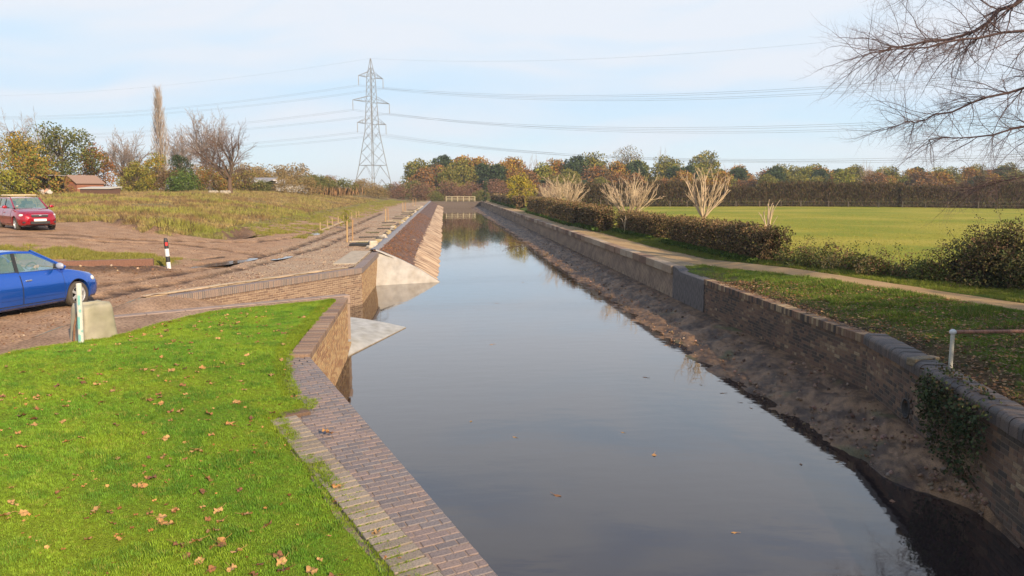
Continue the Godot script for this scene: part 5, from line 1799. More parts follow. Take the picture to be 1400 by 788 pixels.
func build_car(called: String, label: String, c: Dictionary, pos: Vector3, turn: float) -> Node3D:
	var t := thing(called, label, "car", pos, turn)
	var paint := StandardMaterial3D.new()
	paint.resource_name = called + "_paint"
	paint.albedo_color = (c.colour as Color).linear_to_srgb()
	paint.roughness = 0.22
	paint.metallic = 0.55
	paint.clearcoat_enabled = true
	paint.clearcoat = 1.0
	paint.clearcoat_roughness = 0.05
	var black: StandardMaterial3D = M.get("car_black") if M.has("car_black") else cmat("car_black", L(0.022, 0.022, 0.024), 0.6)
	var chrome: StandardMaterial3D = M.get("chrome") if M.has("chrome") else cmat("chrome", L(0.6, 0.6, 0.62), 0.25, null, 1, null, 1, 0.8)
	var rim: StandardMaterial3D = M.get("rim") if M.has("rim") else cmat("rim", L(0.5, 0.5, 0.51), 0.4, null, 1, null, 1, 0.5)
	var tyre: StandardMaterial3D = M.get("tyre") if M.has("tyre") else vmat("tyre", 0.9)
	var glass: StandardMaterial3D
	if M.has("car_glass"): glass = M.car_glass
	else:
		glass = StandardMaterial3D.new()
		glass.transparency = BaseMaterial3D.TRANSPARENCY_ALPHA
		glass.albedo_color = Color(0.45, 0.6, 0.58, 0.35)
		glass.roughness = 0.03
		M.car_glass = glass
	var lens: StandardMaterial3D = M.get("lens") if M.has("lens") else cmat("lens", L(0.62, 0.62, 0.60), 0.12)
	# body shell
	var mb := MB.new()
	var rows := []
	var n := 96
	for i in n + 1:
		var z := lerpf(c.z0, c.z1, float(i) / n)
		var yl := arch_y(c, z)
		var af := arch_f(c, z)
		var tp := smo(c.T, z)
		var half := [Vector3(0, yl, z), Vector3(maxf(0.1, car_side(c, z, af).x - 0.20), yl, z)]
		for f in [0.0, 0.1, 0.25, 0.4, 0.55, 0.7, 0.82, 0.92, 1.0]:
			half.append(car_side(c, z, lerpf(af, 1.0, f)))
		var cx: float = car_side(c, z, 1.0).x
		half.append(Vector3(cx * 0.6, tp + 0.03, z))
		half.append(Vector3(0, tp + 0.04, z))
		var r := PackedVector3Array()
		for k in half.size():
			r.append(Vector3(-half[k].x, half[k].y, half[k].z))
		for k in range(half.size() - 2, -1, -1):
			r.append(half[k])
		rows.append(r)
	mb.patch(rows, Color.WHITE)
	for e in [0, n]:
		var r: PackedVector3Array = rows[e]
		var mid := Vector3(0, (smo(c.T, r[0].z) + lin(c.B, r[0].z)) * 0.5, r[0].z + (-0.05 if e == 0 else 0.05))
		for k in r.size() - 1:
			mb.tri(mid, r[k], r[k + 1], Color.WHITE)
	put("body", mb.mesh(), paint, t)
	# dark floor and wheel housings
	mb = MB.new()
	mb.box(at(Vector3(0, 0.30, 0.0)), Vector3(1.05, 0.2, c.z1 - c.z0 - 0.3), Color.WHITE)
	put("underbody", mb.mesh(), black, t)
	# doors: a dark gap and a panel over it
	for right in [true, false]:
		for d in c.doors:
			var gap := side_patch(c, d[0] - 0.012, d[1] + 0.012, 0.10, 0.995, 0.0025, Color.WHITE, right, 16, 9, d[2])
			put("door_gap", gap.mesh(), black, t)
			var dr := put("door", side_patch(c, d[0], d[1], 0.125, 0.985, 0.006, Color.WHITE, right, 16, 9, d[2]).mesh(), paint, t)
			var hm := MB.new()
			var hp := car_side(c, d[1] - 0.17, 0.76, 0.025)
			hm.cbox(Transform3D(Basis.IDENTITY, Vector3(hp.x if right else -hp.x, hp.y, hp.z)), Vector3(0.03, 0.032, 0.17), 0.008, Color.WHITE)
			put("handle", hm.mesh(), c.handle_chrome if false else (chrome if c.chrome else paint), dr)
			var strip := side_patch(c, d[0] + 0.03, d[1] - 0.03, 0.27, 0.345, 0.022, Color.WHITE, right, 12, 3, false)
			if c.strips: put("rubbing_strip", strip.mesh(), paint, dr)
		# glasshouse flank: frame pieces and windows
		var fm := MB.new()
		for q in c.frame: side_poly(c, q, 0.0, Color.WHITE, right, fm)
		put("window_frame", fm.mesh(), paint, t)
		fm = MB.new()
		for q in c.pillar: side_poly(c, q, 0.002, Color.WHITE, right, fm)
		put("pillar", fm.mesh(), black, t)
		for q in c.windows:
			var wm := MB.new()
			side_poly(c, q, -0.008, Color.WHITE, right, wm)
			put("window", wm.mesh(), glass, t)
		# mirror
		var mm := MB.new()
		var sx := 1.0 if right else -1.0
		mm.ell(at(Vector3(sx * 0.97, c.belt + 0.07, c.mirror)), Vector3(0.11, 0.075, 0.06), Color.WHITE, 12, 8)
		var mirror := put("mirror", mm.mesh(), c.mirror_mat if c.has("mirror_mat") else paint, t)
		mm = MB.new()
		mm.cbox(at(Vector3(sx * 0.86, c.belt + 0.03, c.mirror)), Vector3(0.14, 0.05, 0.07), 0.012, Color.WHITE)
		put("mirror_arm", mm.mesh(), black, mirror)
		for za in c.axles:
			wheel(t, Vector3(sx * c.track, c.wheel, za), c.wheel, right, tyre, rim, c.spokes)
			# dark housing behind the wheel
		# headlight and tail light
		var lm := MB.new()
		var lp := car_side(c, c.lamp_z, 0.80, -0.02)
		lm.ell(Transform3D(Basis(Vector3.UP, sx * -0.62) * Basis(Vector3.RIGHT, -0.25), Vector3(sx * (lp.x - 0.10), lp.y - 0.0, lp.z)), Vector3(0.20, 0.085, 0.11), Color.WHITE, 14, 9)
		put("headlight", lm.mesh(), lens, t)
		lm = MB.new()
		lm.ell(at(Vector3(sx * (smo(c.W, c.z1 - 0.1) - 0.08), c.belt - 0.15, c.z1 - 0.06)), Vector3(0.10, 0.15, 0.06), Color.WHITE, 12, 8)
		put("tail_light", lm.mesh(), M.get("tail") if M.has("tail") else cmat("tail", L(0.3, 0.01, 0.01), 0.2), t)
	# roof, screens
	mb = MB.new()
	rows = []
	for q in c.roof:
		var r := PackedVector3Array()
		var edge := green(c, q[0], q[1])
		for k in 13:
			var s := k / 12.0 * 2.0 - 1.0
			r.append(Vector3(edge.x * s, q[1] + q[2] * (1.0 - s * s), q[0]))
		rows.append(r)
	mb.patch(rows, Color.WHITE)
	put("roof", mb.mesh(), paint, t)
	for sc in [["windscreen", c.screen], ["rear_window", c.tail_screen]]:
		mb = MB.new()
		rows = []
		for i in 6:
			var f := i / 5.0
			var r := PackedVector3Array()
			var z: float = lerpf(sc[1][0][0], sc[1][1][0], f)
			var y: float = lerpf(sc[1][0][1], sc[1][1][1], f)
			var w := green(c, z, y).x - 0.045
			var bow: float = lerpf(sc[1][0][2], sc[1][1][2], f)
			for k in 11:
				var s := k / 10.0 * 2.0 - 1.0
				r.append(Vector3(w * s, y + 0.012, z + bow * (1.0 - s * s)))
			rows.append(r)
		mb.patch(rows, Color.WHITE)
		put(sc[0], mb.mesh(), glass, t)
		mb = MB.new()
		for side in [-1.0, 1.0]:
			var a: Vector3 = rows[0][0]
			var b: Vector3 = rows[5][0]
			mb.tube(PackedVector3Array([Vector3(side * (absf(a.x) + 0.025), a.y, a.z), Vector3(side * (absf(b.x) + 0.025), b.y, b.z)]), PackedFloat32Array([0.045, 0.035]), 6, Color.WHITE)
		put("screen_pillar", mb.mesh(), paint, t)
	# nose: grille, intake, plate
	for g in c.nose:
		mb = MB.new()
		mb.cbox(Transform3D(Basis(Vector3.RIGHT, g[3]), g[1]), g[2], minf(0.012, g[2].y * 0.3), Color.WHITE)
		var gm: Material = {"black": black, "chrome": chrome, "white": M.white_plate, "paint": paint}[g[4]]
		put(g[0], mb.mesh(), gm, t)
	# seats and dashboard
	var inner := cmat(called + "_trim", L(0.06, 0.06, 0.062), 0.85)
	for sx in [-0.36, 0.36]:
		for row in [[0.30, 0.0], [1.12, 0.0]]:
			mb = MB.new()
			mb.cbox(Transform3D(Basis(Vector3.RIGHT, 0.22), Vector3(sx, 0.86, row[0])), Vector3(0.48, 0.62, 0.14), 0.05, Color.WHITE)
			mb.cbox(at(Vector3(sx, 0.56, row[0] - 0.28)), Vector3(0.48, 0.16, 0.5), 0.05, Color.WHITE)
			var seat := put("seat", mb.mesh(), inner, t)
			mb = MB.new()
			mb.cbox(Transform3D(Basis(Vector3.RIGHT, 0.2), Vector3(sx, 1.24, row[0] + 0.10)), Vector3(0.26, 0.18, 0.10), 0.045, Color.WHITE)
			put("headrest", mb.mesh(), inner, seat)
	mb = MB.new()
	mb.cbox(at(Vector3(0, 0.85, -0.72)), Vector3(1.36, 0.22, 0.4), 0.06, Color.WHITE)
	put("dashboard", mb.mesh(), inner, t)
	mb = MB.new()
	var ring := PackedVector3Array()
	var rr := PackedFloat32Array()
	for k in 25:
		var a := TAU * k / 24.0
		ring.append(Vector3(0.36 + 0.185 * cos(a), 0.98 + 0.17 * sin(a), -0.36 + 0.075 * sin(a) * -1.0))
		rr.append(0.016)
	mb.tube(ring, rr, 6, Color.WHITE)
	mb.cbox(Transform3D(Basis(Vector3.RIGHT, 0.4), Vector3(0.36, 0.98, -0.38)), Vector3(0.34, 0.05, 0.03), 0.01, Color.WHITE)
	put("steering_wheel", mb.mesh(), inner, t)
	return t

func build_cars() -> void:
	cmat("white_plate", L(0.75, 0.75, 0.72), 0.4)
	var hatch := {
		"colour": L(0.012, 0.10, 0.50), "H": 1.47, "belt": 1.0, "gw0": 0.778, "gw1": 0.575, "wheel": 0.316, "arch": 0.375, "track": 0.79, "spokes": 6, "chrome": true, "strips": true,
		"z0": -2.12, "z1": 2.12, "axles": [-1.24, 1.41],
		"T": [[-2.12, 0.58], [-2.04, 0.69], [-1.8, 0.79], [-1.4, 0.88], [-1.0, 0.955], [-0.7, 0.985], [0.0, 1.0], [0.8, 1.03], [1.5, 1.06], [1.9, 1.06], [2.12, 0.95]],
		"W": [[-2.12, 0.58], [-2.06, 0.70], [-1.9, 0.80], [-1.6, 0.865], [-1.2, 0.89], [-0.6, 0.895], [0.6, 0.895], [1.4, 0.885], [1.85, 0.83], [2.05, 0.74], [2.12, 0.64]],
		"B": [[-2.12, 0.30], [-1.9, 0.22], [-1.0, 0.20], [1.0, 0.20], [1.9, 0.25], [2.12, 0.36]],
		"doors": [[-0.80, 0.38, false], [0.41, 1.30, true]],
		"frame": [[[-0.98, 1.0], [-0.93, 1.0], [-0.10, 1.40], [-0.16, 1.43]], [[-0.16, 1.43], [-0.10, 1.39], [0.35, 1.425], [0.35, 1.47]], [[0.35, 1.47], [0.35, 1.425], [1.05, 1.40], [1.05, 1.45]], [[1.05, 1.45], [1.05, 1.40], [1.44, 1.28], [1.60, 1.36]], [[1.60, 1.36], [1.44, 1.28], [1.42, 1.06], [1.92, 1.06]]],
		"pillar": [[[0.36, 1.0], [0.30, 1.425], [0.39, 1.425], [0.46, 1.0]], [[-0.93, 1.0], [-0.66, 1.125], [-0.60, 1.0]]],
		"windows": [[[-0.93, 1.0], [-0.12, 1.395], [0.30, 1.425], [0.36, 1.0]], [[0.46, 1.02], [0.39, 1.425], [1.05, 1.40], [1.44, 1.28], [1.42, 1.05]]],
		"roof": [[-0.17, 1.43, 0.01], [0.0, 1.445, 0.02], [0.35, 1.47, 0.025], [0.8, 1.465, 0.025], [1.2, 1.43, 0.02], [1.62, 1.355, 0.012]],
		"screen": [[-0.98, 0.985, -0.22], [-0.16, 1.43, -0.08]], "tail_screen": [[1.60, 1.36, 0.06], [1.97, 1.06, 0.12]],
		"mirror": -0.62, "lamp_z": -1.86, "mirror_mat": cmat("mirror_shell", L(0.30, 0.33, 0.42), 0.3),
		"nose": [["grille", Vector3(0, 0.56, -2.15), Vector3(0.7, 0.10, 0.06), 0.0, "black"], ["intake", Vector3(0, 0.34, -2.14), Vector3(0.9, 0.12, 0.06), 0.0, "black"], ["number_plate", Vector3(0, 0.45, -2.18), Vector3(0.52, 0.11, 0.02), 0.0, "white"]],
	}
	var yb := 1.45
	var blue := build_car("blue_hatchback", "shiny blue five-door hatchback driving on the muddy track by the concrete block", hatch, Vector3(-10.47, yb - 0.03, -19.2), deg_to_rad(-19.1))
	blue.scale = Vector3(1.0, 1.045, 1.0)
	var est := hatch.duplicate(true)
	est.merge({"colour": L(0.42, 0.010, 0.022), "H": 1.50, "belt": 1.0, "gw0": 0.705, "gw1": 0.59, "wheel": 0.30, "arch": 0.355, "track": 0.71, "chrome": false, "strips": false, "z0": -2.1, "z1": 2.12, "axles": [-1.28, 1.18],
		"W": [[-2.1, 0.50], [-2.04, 0.63], [-1.88, 0.74], [-1.6, 0.80], [-1.2, 0.82], [-0.6, 0.822], [0.6, 0.822], [1.4, 0.82], [1.95, 0.79], [2.12, 0.72]],
		"T": [[-2.1, 0.62], [-2.02, 0.74], [-1.8, 0.84], [-1.4, 0.92], [-1.0, 0.98], [-0.7, 1.0], [0.0, 1.0], [0.8, 1.02], [1.6, 1.05], [2.0, 1.05], [2.12, 0.98]],
		"frame": [[[-0.98, 1.0], [-0.93, 1.0], [-0.16, 1.42], [-0.22, 1.45]], [[-0.22, 1.45], [-0.16, 1.41], [0.35, 1.45], [0.35, 1.50]], [[0.35, 1.50], [0.35, 1.45], [1.7, 1.44], [1.7, 1.49]], [[1.7, 1.49], [1.7, 1.44], [1.86, 1.06], [2.04, 1.06], [1.86, 1.46]]],
		"pillar": [[[0.36, 1.0], [0.30, 1.45], [0.39, 1.45], [0.46, 1.0]], [[1.16, 1.05], [1.12, 1.44], [1.2, 1.44], [1.26, 1.05]]],
		"windows": [[[-0.93, 1.0], [-0.18, 1.415], [0.30, 1.45], [0.36, 1.0]], [[0.46, 1.02], [0.39, 1.45], [1.12, 1.44], [1.16, 1.04]], [[1.26, 1.05], [1.2, 1.44], [1.7, 1.44], [1.86, 1.06]]],
		"roof": [[-0.22, 1.45, 0.01], [0.0, 1.475, 0.02], [0.4, 1.50, 0.025], [1.2, 1.495, 0.025], [1.88, 1.46, 0.015]],
		"screen": [[-0.98, 0.985, -0.2], [-0.2, 1.45, -0.08]], "tail_screen": [[1.88, 1.45, 0.04], [2.06, 1.06, 0.06]],
		"nose": [["grille", Vector3(0, 0.655, -2.10), Vector3(0.66, 0.085, 0.10), 0.12, "black"], ["grille_bar", Vector3(0, 0.712, -2.10), Vector3(0.70, 0.022, 0.10), 0.12, "chrome"], ["badge", Vector3(0, 0.70, -2.155), Vector3(0.085, 0.06, 0.012), 0.12, "chrome"], ["intake", Vector3(0, 0.36, -2.13), Vector3(0.80, 0.13, 0.07), 0.0, "black"], ["number_plate", Vector3(0, 0.48, -2.165), Vector3(0.52, 0.11, 0.02), 0.0, "white"], ["fog_recess", Vector3(0.6, 0.38, -2.03), Vector3(0.18, 0.08, 0.06), 0.0, "black"], ["fog_recess", Vector3(-0.6, 0.38, -2.03), Vector3(0.18, 0.08, 0.06), 0.0, "black"], ["permit", Vector3(0.55, 1.10, -0.905), Vector3(0.10, 0.09, 0.012), -1.06, "white"]],
	}, true)
	est.erase("mirror_mat")
	var red := build_car("red_estate_car", "bright red estate car with roof bars parked at the meadow's edge, facing the canal", est, Vector3(-19.95, gl(-19.5, -38.2) - 0.02, -38.6), deg_to_rad(-137))
	var rb := MB.new()
	for sx in [-0.56, 0.56]:
		rb.tube(PackedVector3Array([Vector3(sx, 1.49, -0.05), Vector3(sx, 1.555, 0.05), Vector3(sx, 1.57, 0.8), Vector3(sx, 1.555, 1.6), Vector3(sx, 1.49, 1.75)]), PackedFloat32Array([0.018, 0.018, 0.018, 0.018, 0.018]), 6, Color.WHITE)
	put("roof_rail", rb.mesh(), M.car_black, red)
	for zz in [0.25, 1.15]:
		rb = MB.new()
		rb.cbox(at(Vector3(0, 1.60, zz)), Vector3(1.22, 0.04, 0.09), 0.01, Color.WHITE)
		put("roof_bar", rb.mesh(), cmat("roof_bar_m", L(0.62, 0.55, 0.36), 0.5), red)
	build_driver(blue)

# ---------------------------------------------------------------- the driver: one continuous surface from tapered bones
func nets(bones: Array, lo: Vector3, hi: Vector3, cell: float, k: float, mb: MB) -> void:
	var nx := int((hi.x - lo.x) / cell) + 2
	var ny := int((hi.y - lo.y) / cell) + 2
	var nz := int((hi.z - lo.z) / cell) + 2
	var f := PackedFloat32Array()
	f.resize(nx * ny * nz)
	var ci := PackedInt32Array()
	ci.resize(nx * ny * nz)
	for z in nz:
		for y in ny:
			for x in nx:
				var p := lo + Vector3(x, y, z) * cell
				var d := 1.0
				for b in bones:
					var ab: Vector3 = b[2] - b[0]
					var t := clampf((p - b[0]).dot(ab) / maxf(ab.length_squared(), 1e-6), 0, 1)
					var e: float = p.distance_to(b[0] + ab * t) - lerpf(b[1], b[3], t)
					var h := clampf(0.5 + 0.5 * (d - e) / k, 0, 1)
					d = lerpf(d, e, h) - k * h * (1.0 - h)
				f[(z * ny + y) * nx + x] = d
	var corners := [Vector3i(0, 0, 0), Vector3i(1, 0, 0), Vector3i(0, 1, 0), Vector3i(1, 1, 0), Vector3i(0, 0, 1), Vector3i(1, 0, 1), Vector3i(0, 1, 1), Vector3i(1, 1, 1)]
	var edges := [[0, 1], [2, 3], [4, 5], [6, 7], [0, 2], [1, 3], [4, 6], [5, 7], [0, 4], [1, 5], [2, 6], [3, 7]]
	for z in nz - 1:
		for y in ny - 1:
			for x in nx - 1:
				var vals := []
				for c in corners: vals.append(f[((z + c.z) * ny + y + c.y) * nx + x + c.x])
				var sum := Vector3.ZERO
				var cnt := 0
				for e in edges:
					var a: float = vals[e[0]]
					var b: float = vals[e[1]]
					if (a < 0) != (b < 0):
						sum += Vector3(corners[e[0]]).lerp(Vector3(corners[e[1]]), a / (a - b))
						cnt += 1
				var at_ := (z * ny + y) * nx + x
				ci[at_] = -1
				if cnt:
					ci[at_] = mb.v.size()
					var g := Vector3(vals[1] - vals[0] + vals[3] - vals[2] + vals[5] - vals[4] + vals[7] - vals[6], vals[2] - vals[0] + vals[3] - vals[1] + vals[6] - vals[4] + vals[7] - vals[5], vals[4] - vals[0] + vals[5] - vals[1] + vals[6] - vals[2] + vals[7] - vals[3])
					mb.v.append(lo + (Vector3(x, y, z) + sum / cnt) * cell)
					mb.n.append(g.normalized())
					mb.c.append(Color.WHITE)
	var sx := 1
	var sy := nx
	var sz := nx * ny
	for z in range(1, nz - 1):
		for y in range(1, ny - 1):
			for x in range(1, nx - 1):
				var i := (z * ny + y) * nx + x
				for ax in [[sx, sy, sz], [sy, sz, sx], [sz, sx, sy]]:
					var a := f[i]
					var b := f[i + ax[0]]
					if (a < 0) == (b < 0): continue
					var q := [ci[i], ci[i - ax[1]], ci[i - ax[1] - ax[2]], ci[i - ax[2]]]
					if q.min() < 0: continue
					if a < 0: q.reverse()
					mb.ix.append_array(PackedInt32Array([q[0], q[1], q[2], q[0], q[2], q[3]]))

func build_driver(car: Node3D) -> void:
	var p := thing("person", "driver in dark top inside the blue car, one hand on the steering wheel", "person")
	p.transform = car.transform
	var mb := MB.new()
	var hipl := Vector3(0.27, 0.70, 0.06)
	var hipr := Vector3(0.45, 0.70, 0.06)
	var chest := Vector3(0.36, 1.02, 0.14)
	var neck := Vector3(0.36, 1.20, 0.13)
	var elbow := Vector3(0.60, 0.93, -0.02)
	var wrist := Vector3(0.555, 1.03, -0.27)
	nets([[hipl, 0.12, hipr, 0.12], [Vector3(0.36, 0.74, 0.08), 0.14, chest, 0.145], [Vector3(0.21, 1.10, 0.14), 0.075, Vector3(0.51, 1.10, 0.14), 0.075], [chest, 0.11, neck, 0.055], [Vector3(0.53, 1.08, 0.13), 0.06, elbow, 0.045], [elbow, 0.045, wrist, 0.034], [Vector3(0.19, 1.08, 0.13), 0.06, Vector3(0.13, 0.90, -0.05), 0.045], [Vector3(0.13, 0.90, -0.05), 0.045, Vector3(0.19, 1.0, -0.27), 0.033], [hipl, 0.1, Vector3(0.25, 0.76, -0.36), 0.07], [hipr, 0.1, Vector3(0.47, 0.76, -0.36), 0.07], [Vector3(0.25, 0.76, -0.36), 0.065, Vector3(0.26, 0.42, -0.6), 0.05], [Vector3(0.47, 0.76, -0.36), 0.065, Vector3(0.46, 0.42, -0.6), 0.05]], Vector3(-0.02, 0.34, -0.72), Vector3(0.74, 1.28, 0.36), 0.03, 0.04, mb)
	put("body", mb.mesh(), cmat("driver_top", L(0.05, 0.07, 0.075), 0.9), p)
	var skin := cmat("skin", L(0.50, 0.30, 0.22), 0.6)
	mb = MB.new()
	nets([[Vector3(0.36, 1.17, 0.13), 0.055, Vector3(0.36, 1.25, 0.115), 0.05], [Vector3(0.36, 1.31, 0.10), 0.078, Vector3(0.36, 1.35, 0.115), 0.088], [Vector3(0.36, 1.255, 0.065), 0.045, Vector3(0.36, 1.29, 0.06), 0.055], [Vector3(0.36, 1.315, 0.015), 0.012, Vector3(0.36, 1.29, 0.002), 0.016], [Vector3(0.445, 1.31, 0.11), 0.018, Vector3(0.45, 1.33, 0.115), 0.018], [Vector3(0.275, 1.31, 0.11), 0.018, Vector3(0.27, 1.33, 0.115), 0.018]], Vector3(0.23, 1.10, -0.04), Vector3(0.49, 1.46, 0.24), 0.013, 0.015, mb)
	put("head", mb.mesh(), skin, p)
	mb = MB.new()
	nets([[Vector3(0.36, 1.37, 0.125), 0.088, Vector3(0.36, 1.33, 0.15), 0.088]], Vector3(0.24, 1.2, 0.0), Vector3(0.48, 1.48, 0.27), 0.014, 0.01, mb)
	put("hair", mb.mesh(), cmat("hair", L(0.05, 0.035, 0.025), 0.8), p)
	mb = MB.new()
	var palm := Vector3(0.545, 1.065, -0.33)
	var bones := [[wrist, 0.030, palm, 0.034]]
	for k in 4:
		var a := palm + Vector3(0.005, -0.025 + 0.018 * k, -0.03)
		var kn := a + Vector3(0.012, 0.006, -0.035)
		bones.append([a, 0.011, kn, 0.010])
		bones.append([kn, 0.010, kn + Vector3(-0.03, -0.004, -0.012), 0.009])
	bones.append([palm + Vector3(-0.02, 0.01, 0.0), 0.012, palm + Vector3(-0.035, 0.035, -0.03), 0.010])
	nets(bones, Vector3(0.45, 0.96, -0.46), Vector3(0.63, 1.16, -0.22), 0.008, 0.008, mb)
	put("hand", mb.mesh(), skin, p)

# ---------------------------------------------------------------- pylon and lines
func strut(mb: MB, a: Vector3, b: Vector3, r: float, col: Color) -> void:
	mb.tube(PackedVector3Array([a, b]), PackedFloat32Array([r, r]), 4, col)

func build_pylon() -> void:
	var steel := L(0.22, 0.225, 0.235)
	var m := vmat("steel", 0.55, null, 1.0, null, 1.0)
	m.metallic = 0.2
	var base := Vector3(-25.4, 2.6, -280)
	var arm := Vector3(0.69, 0, -0.73)
	var along := Vector3(0.73, 0, 0.69)
	var t := thing("pylon", "tall grey steel lattice electricity pylon rising beyond the canal", "pylon", base, 0.0)
	var prof := [[0.0, 5.0], [10.0, 3.4], [22.0, 1.75], [31.0, 1.35], [40.5, 1.05], [44.0, 0.5], [47.0, 0.06]]
	var body := MB.new()
	var corner := func(y: float, i: int) -> Vector3:
		var w: float = lin(prof, y)
		return arm * w * [1, 1, -1, -1][i] + along * w * [1, -1, -1, 1][i] + Vector3(0, y, 0)
	for i in 4:
		var leg := MB.new()
		for k in prof.size() - 1:
			strut(leg, corner.call(prof[k][0], i), corner.call(prof[k + 1][0], i), 0.13 if k < 3 else 0.1, steel)
		put("leg", leg.mesh(), m, t)
	var ys := [0.0, 5.0, 10.0, 14.5, 18.5, 22.0, 25.0, 28.0, 31.0, 33.5, 36.0, 38.3, 40.5, 42.3, 44.0]
	for k in ys.size() - 1:
		for i in 4:
			var j := (i + 1) % 4
			if k < 2:   # open panels at the foot: K bracing
				var top: Vector3 = (corner.call(ys[k + 1], i) + corner.call(ys[k + 1], j)) * 0.5
				strut(body, corner.call(ys[k], i), top, 0.075, steel)
				strut(body, corner.call(ys[k], j), top, 0.075, steel)
				if k == 1: strut(body, corner.call(ys[k + 1], i), corner.call(ys[k + 1], j), 0.07, steel)
			else:
				strut(body, corner.call(ys[k], i), corner.call(ys[k + 1], j), 0.06, steel)
				strut(body, corner.call(ys[k], j), corner.call(ys[k + 1], i), 0.06, steel)
	put("bracing", body.mesh(), m, t)
	var hang := []
	for a in [[22.0 + 2.5, 6.6], [31.0 + 1.0, 8.4], [40.5, 5.6]]:
		for sgn in [-1.0, 1.0]:
			var am := MB.new()
			var y: float = a[0]
			var w: float = lin(prof, y)
			var tip: Vector3 = arm * sgn * a[1] + Vector3(0, y + 0.1, 0)
			for q in [-1.0, 1.0]:
				strut(am, arm * sgn * w + along * w * q + Vector3(0, y, 0), tip, 0.08, steel)
				strut(am, arm * sgn * lin(prof, y + 2.0) + along * lin(prof, y + 2.0) * q + Vector3(0, y + 2.0, 0), tip, 0.08, steel)
				for f in [0.3, 0.6]:
					strut(am, (arm * sgn * w + along * w * q + Vector3(0, y, 0)).lerp(tip, f), (arm * sgn * lin(prof, y + 2.0) + along * lin(prof, y + 2.0) * q + Vector3(0, y + 2.0, 0)).lerp(tip, f + 0.1), 0.05, steel)
			put("cross_arm", am.mesh(), m, t)
			var ins := MB.new()
			ins.tube(PackedVector3Array([tip, tip + Vector3(0, -1.8, 0), tip + Vector3(0, -3.4, 0)]), PackedFloat32Array([0.09, 0.13, 0.09]), 6, L(0.26, 0.24, 0.23))
			put("insulator", ins.mesh(), m, t)
			hang.append(base + tip + Vector3(0, -3.4, 0))
	hang.append(base + Vector3(0, 47, 0))
	# conductors: spans to the next pylons beyond the frame
	var wire := cmat("conductor", L(0.22, 0.23, 0.25), 0.6)
	var right_base := base + along * 300.0 + Vector3(0, -6, 0)
	var left_base := Vector3(-267, 4, -420)
	for i in hang.size():
		for side in 2:
			var a: Vector3 = hang[i]
			var b: Vector3 = (right_base if side == 0 else left_base) + (a - base)
			var sag := 10.0 if side == 0 else 5.0
			if i == hang.size() - 1: sag *= 0.9
			var pts := PackedVector3Array()
			var rad := PackedFloat32Array()
			for k in 41:
				var f := k / 40.0
				pts.append(a.lerp(b, f) + Vector3(0, -sag * 4.0 * f * (1.0 - f), 0))
				rad.append(0.03 if i < 6 else 0.02)
			var which: String = "earth wire from the pylon's tip" if i == 6 else "twin cable from the %s end of the pylon's %s arm" % [["near", "far"][i % 2], ["lowest", "middle", "top"][i / 2]]
			var w := thing("power_line", which + (" running over the field" if side == 0 else " running over the meadow"), "cable", a, 0.0, "power lines strung from the pylon")
			var wm := MB.new()
			for off in ([-0.22, 0.22] if i < 6 else [0.0]):
				var pp := PackedVector3Array()
				for q in pts: pp.append(q - a + Vector3(0, off, 0))
				wm.tube(pp, rad, 3, Color.WHITE)
			put("conductor", wm.mesh(), wire, w)

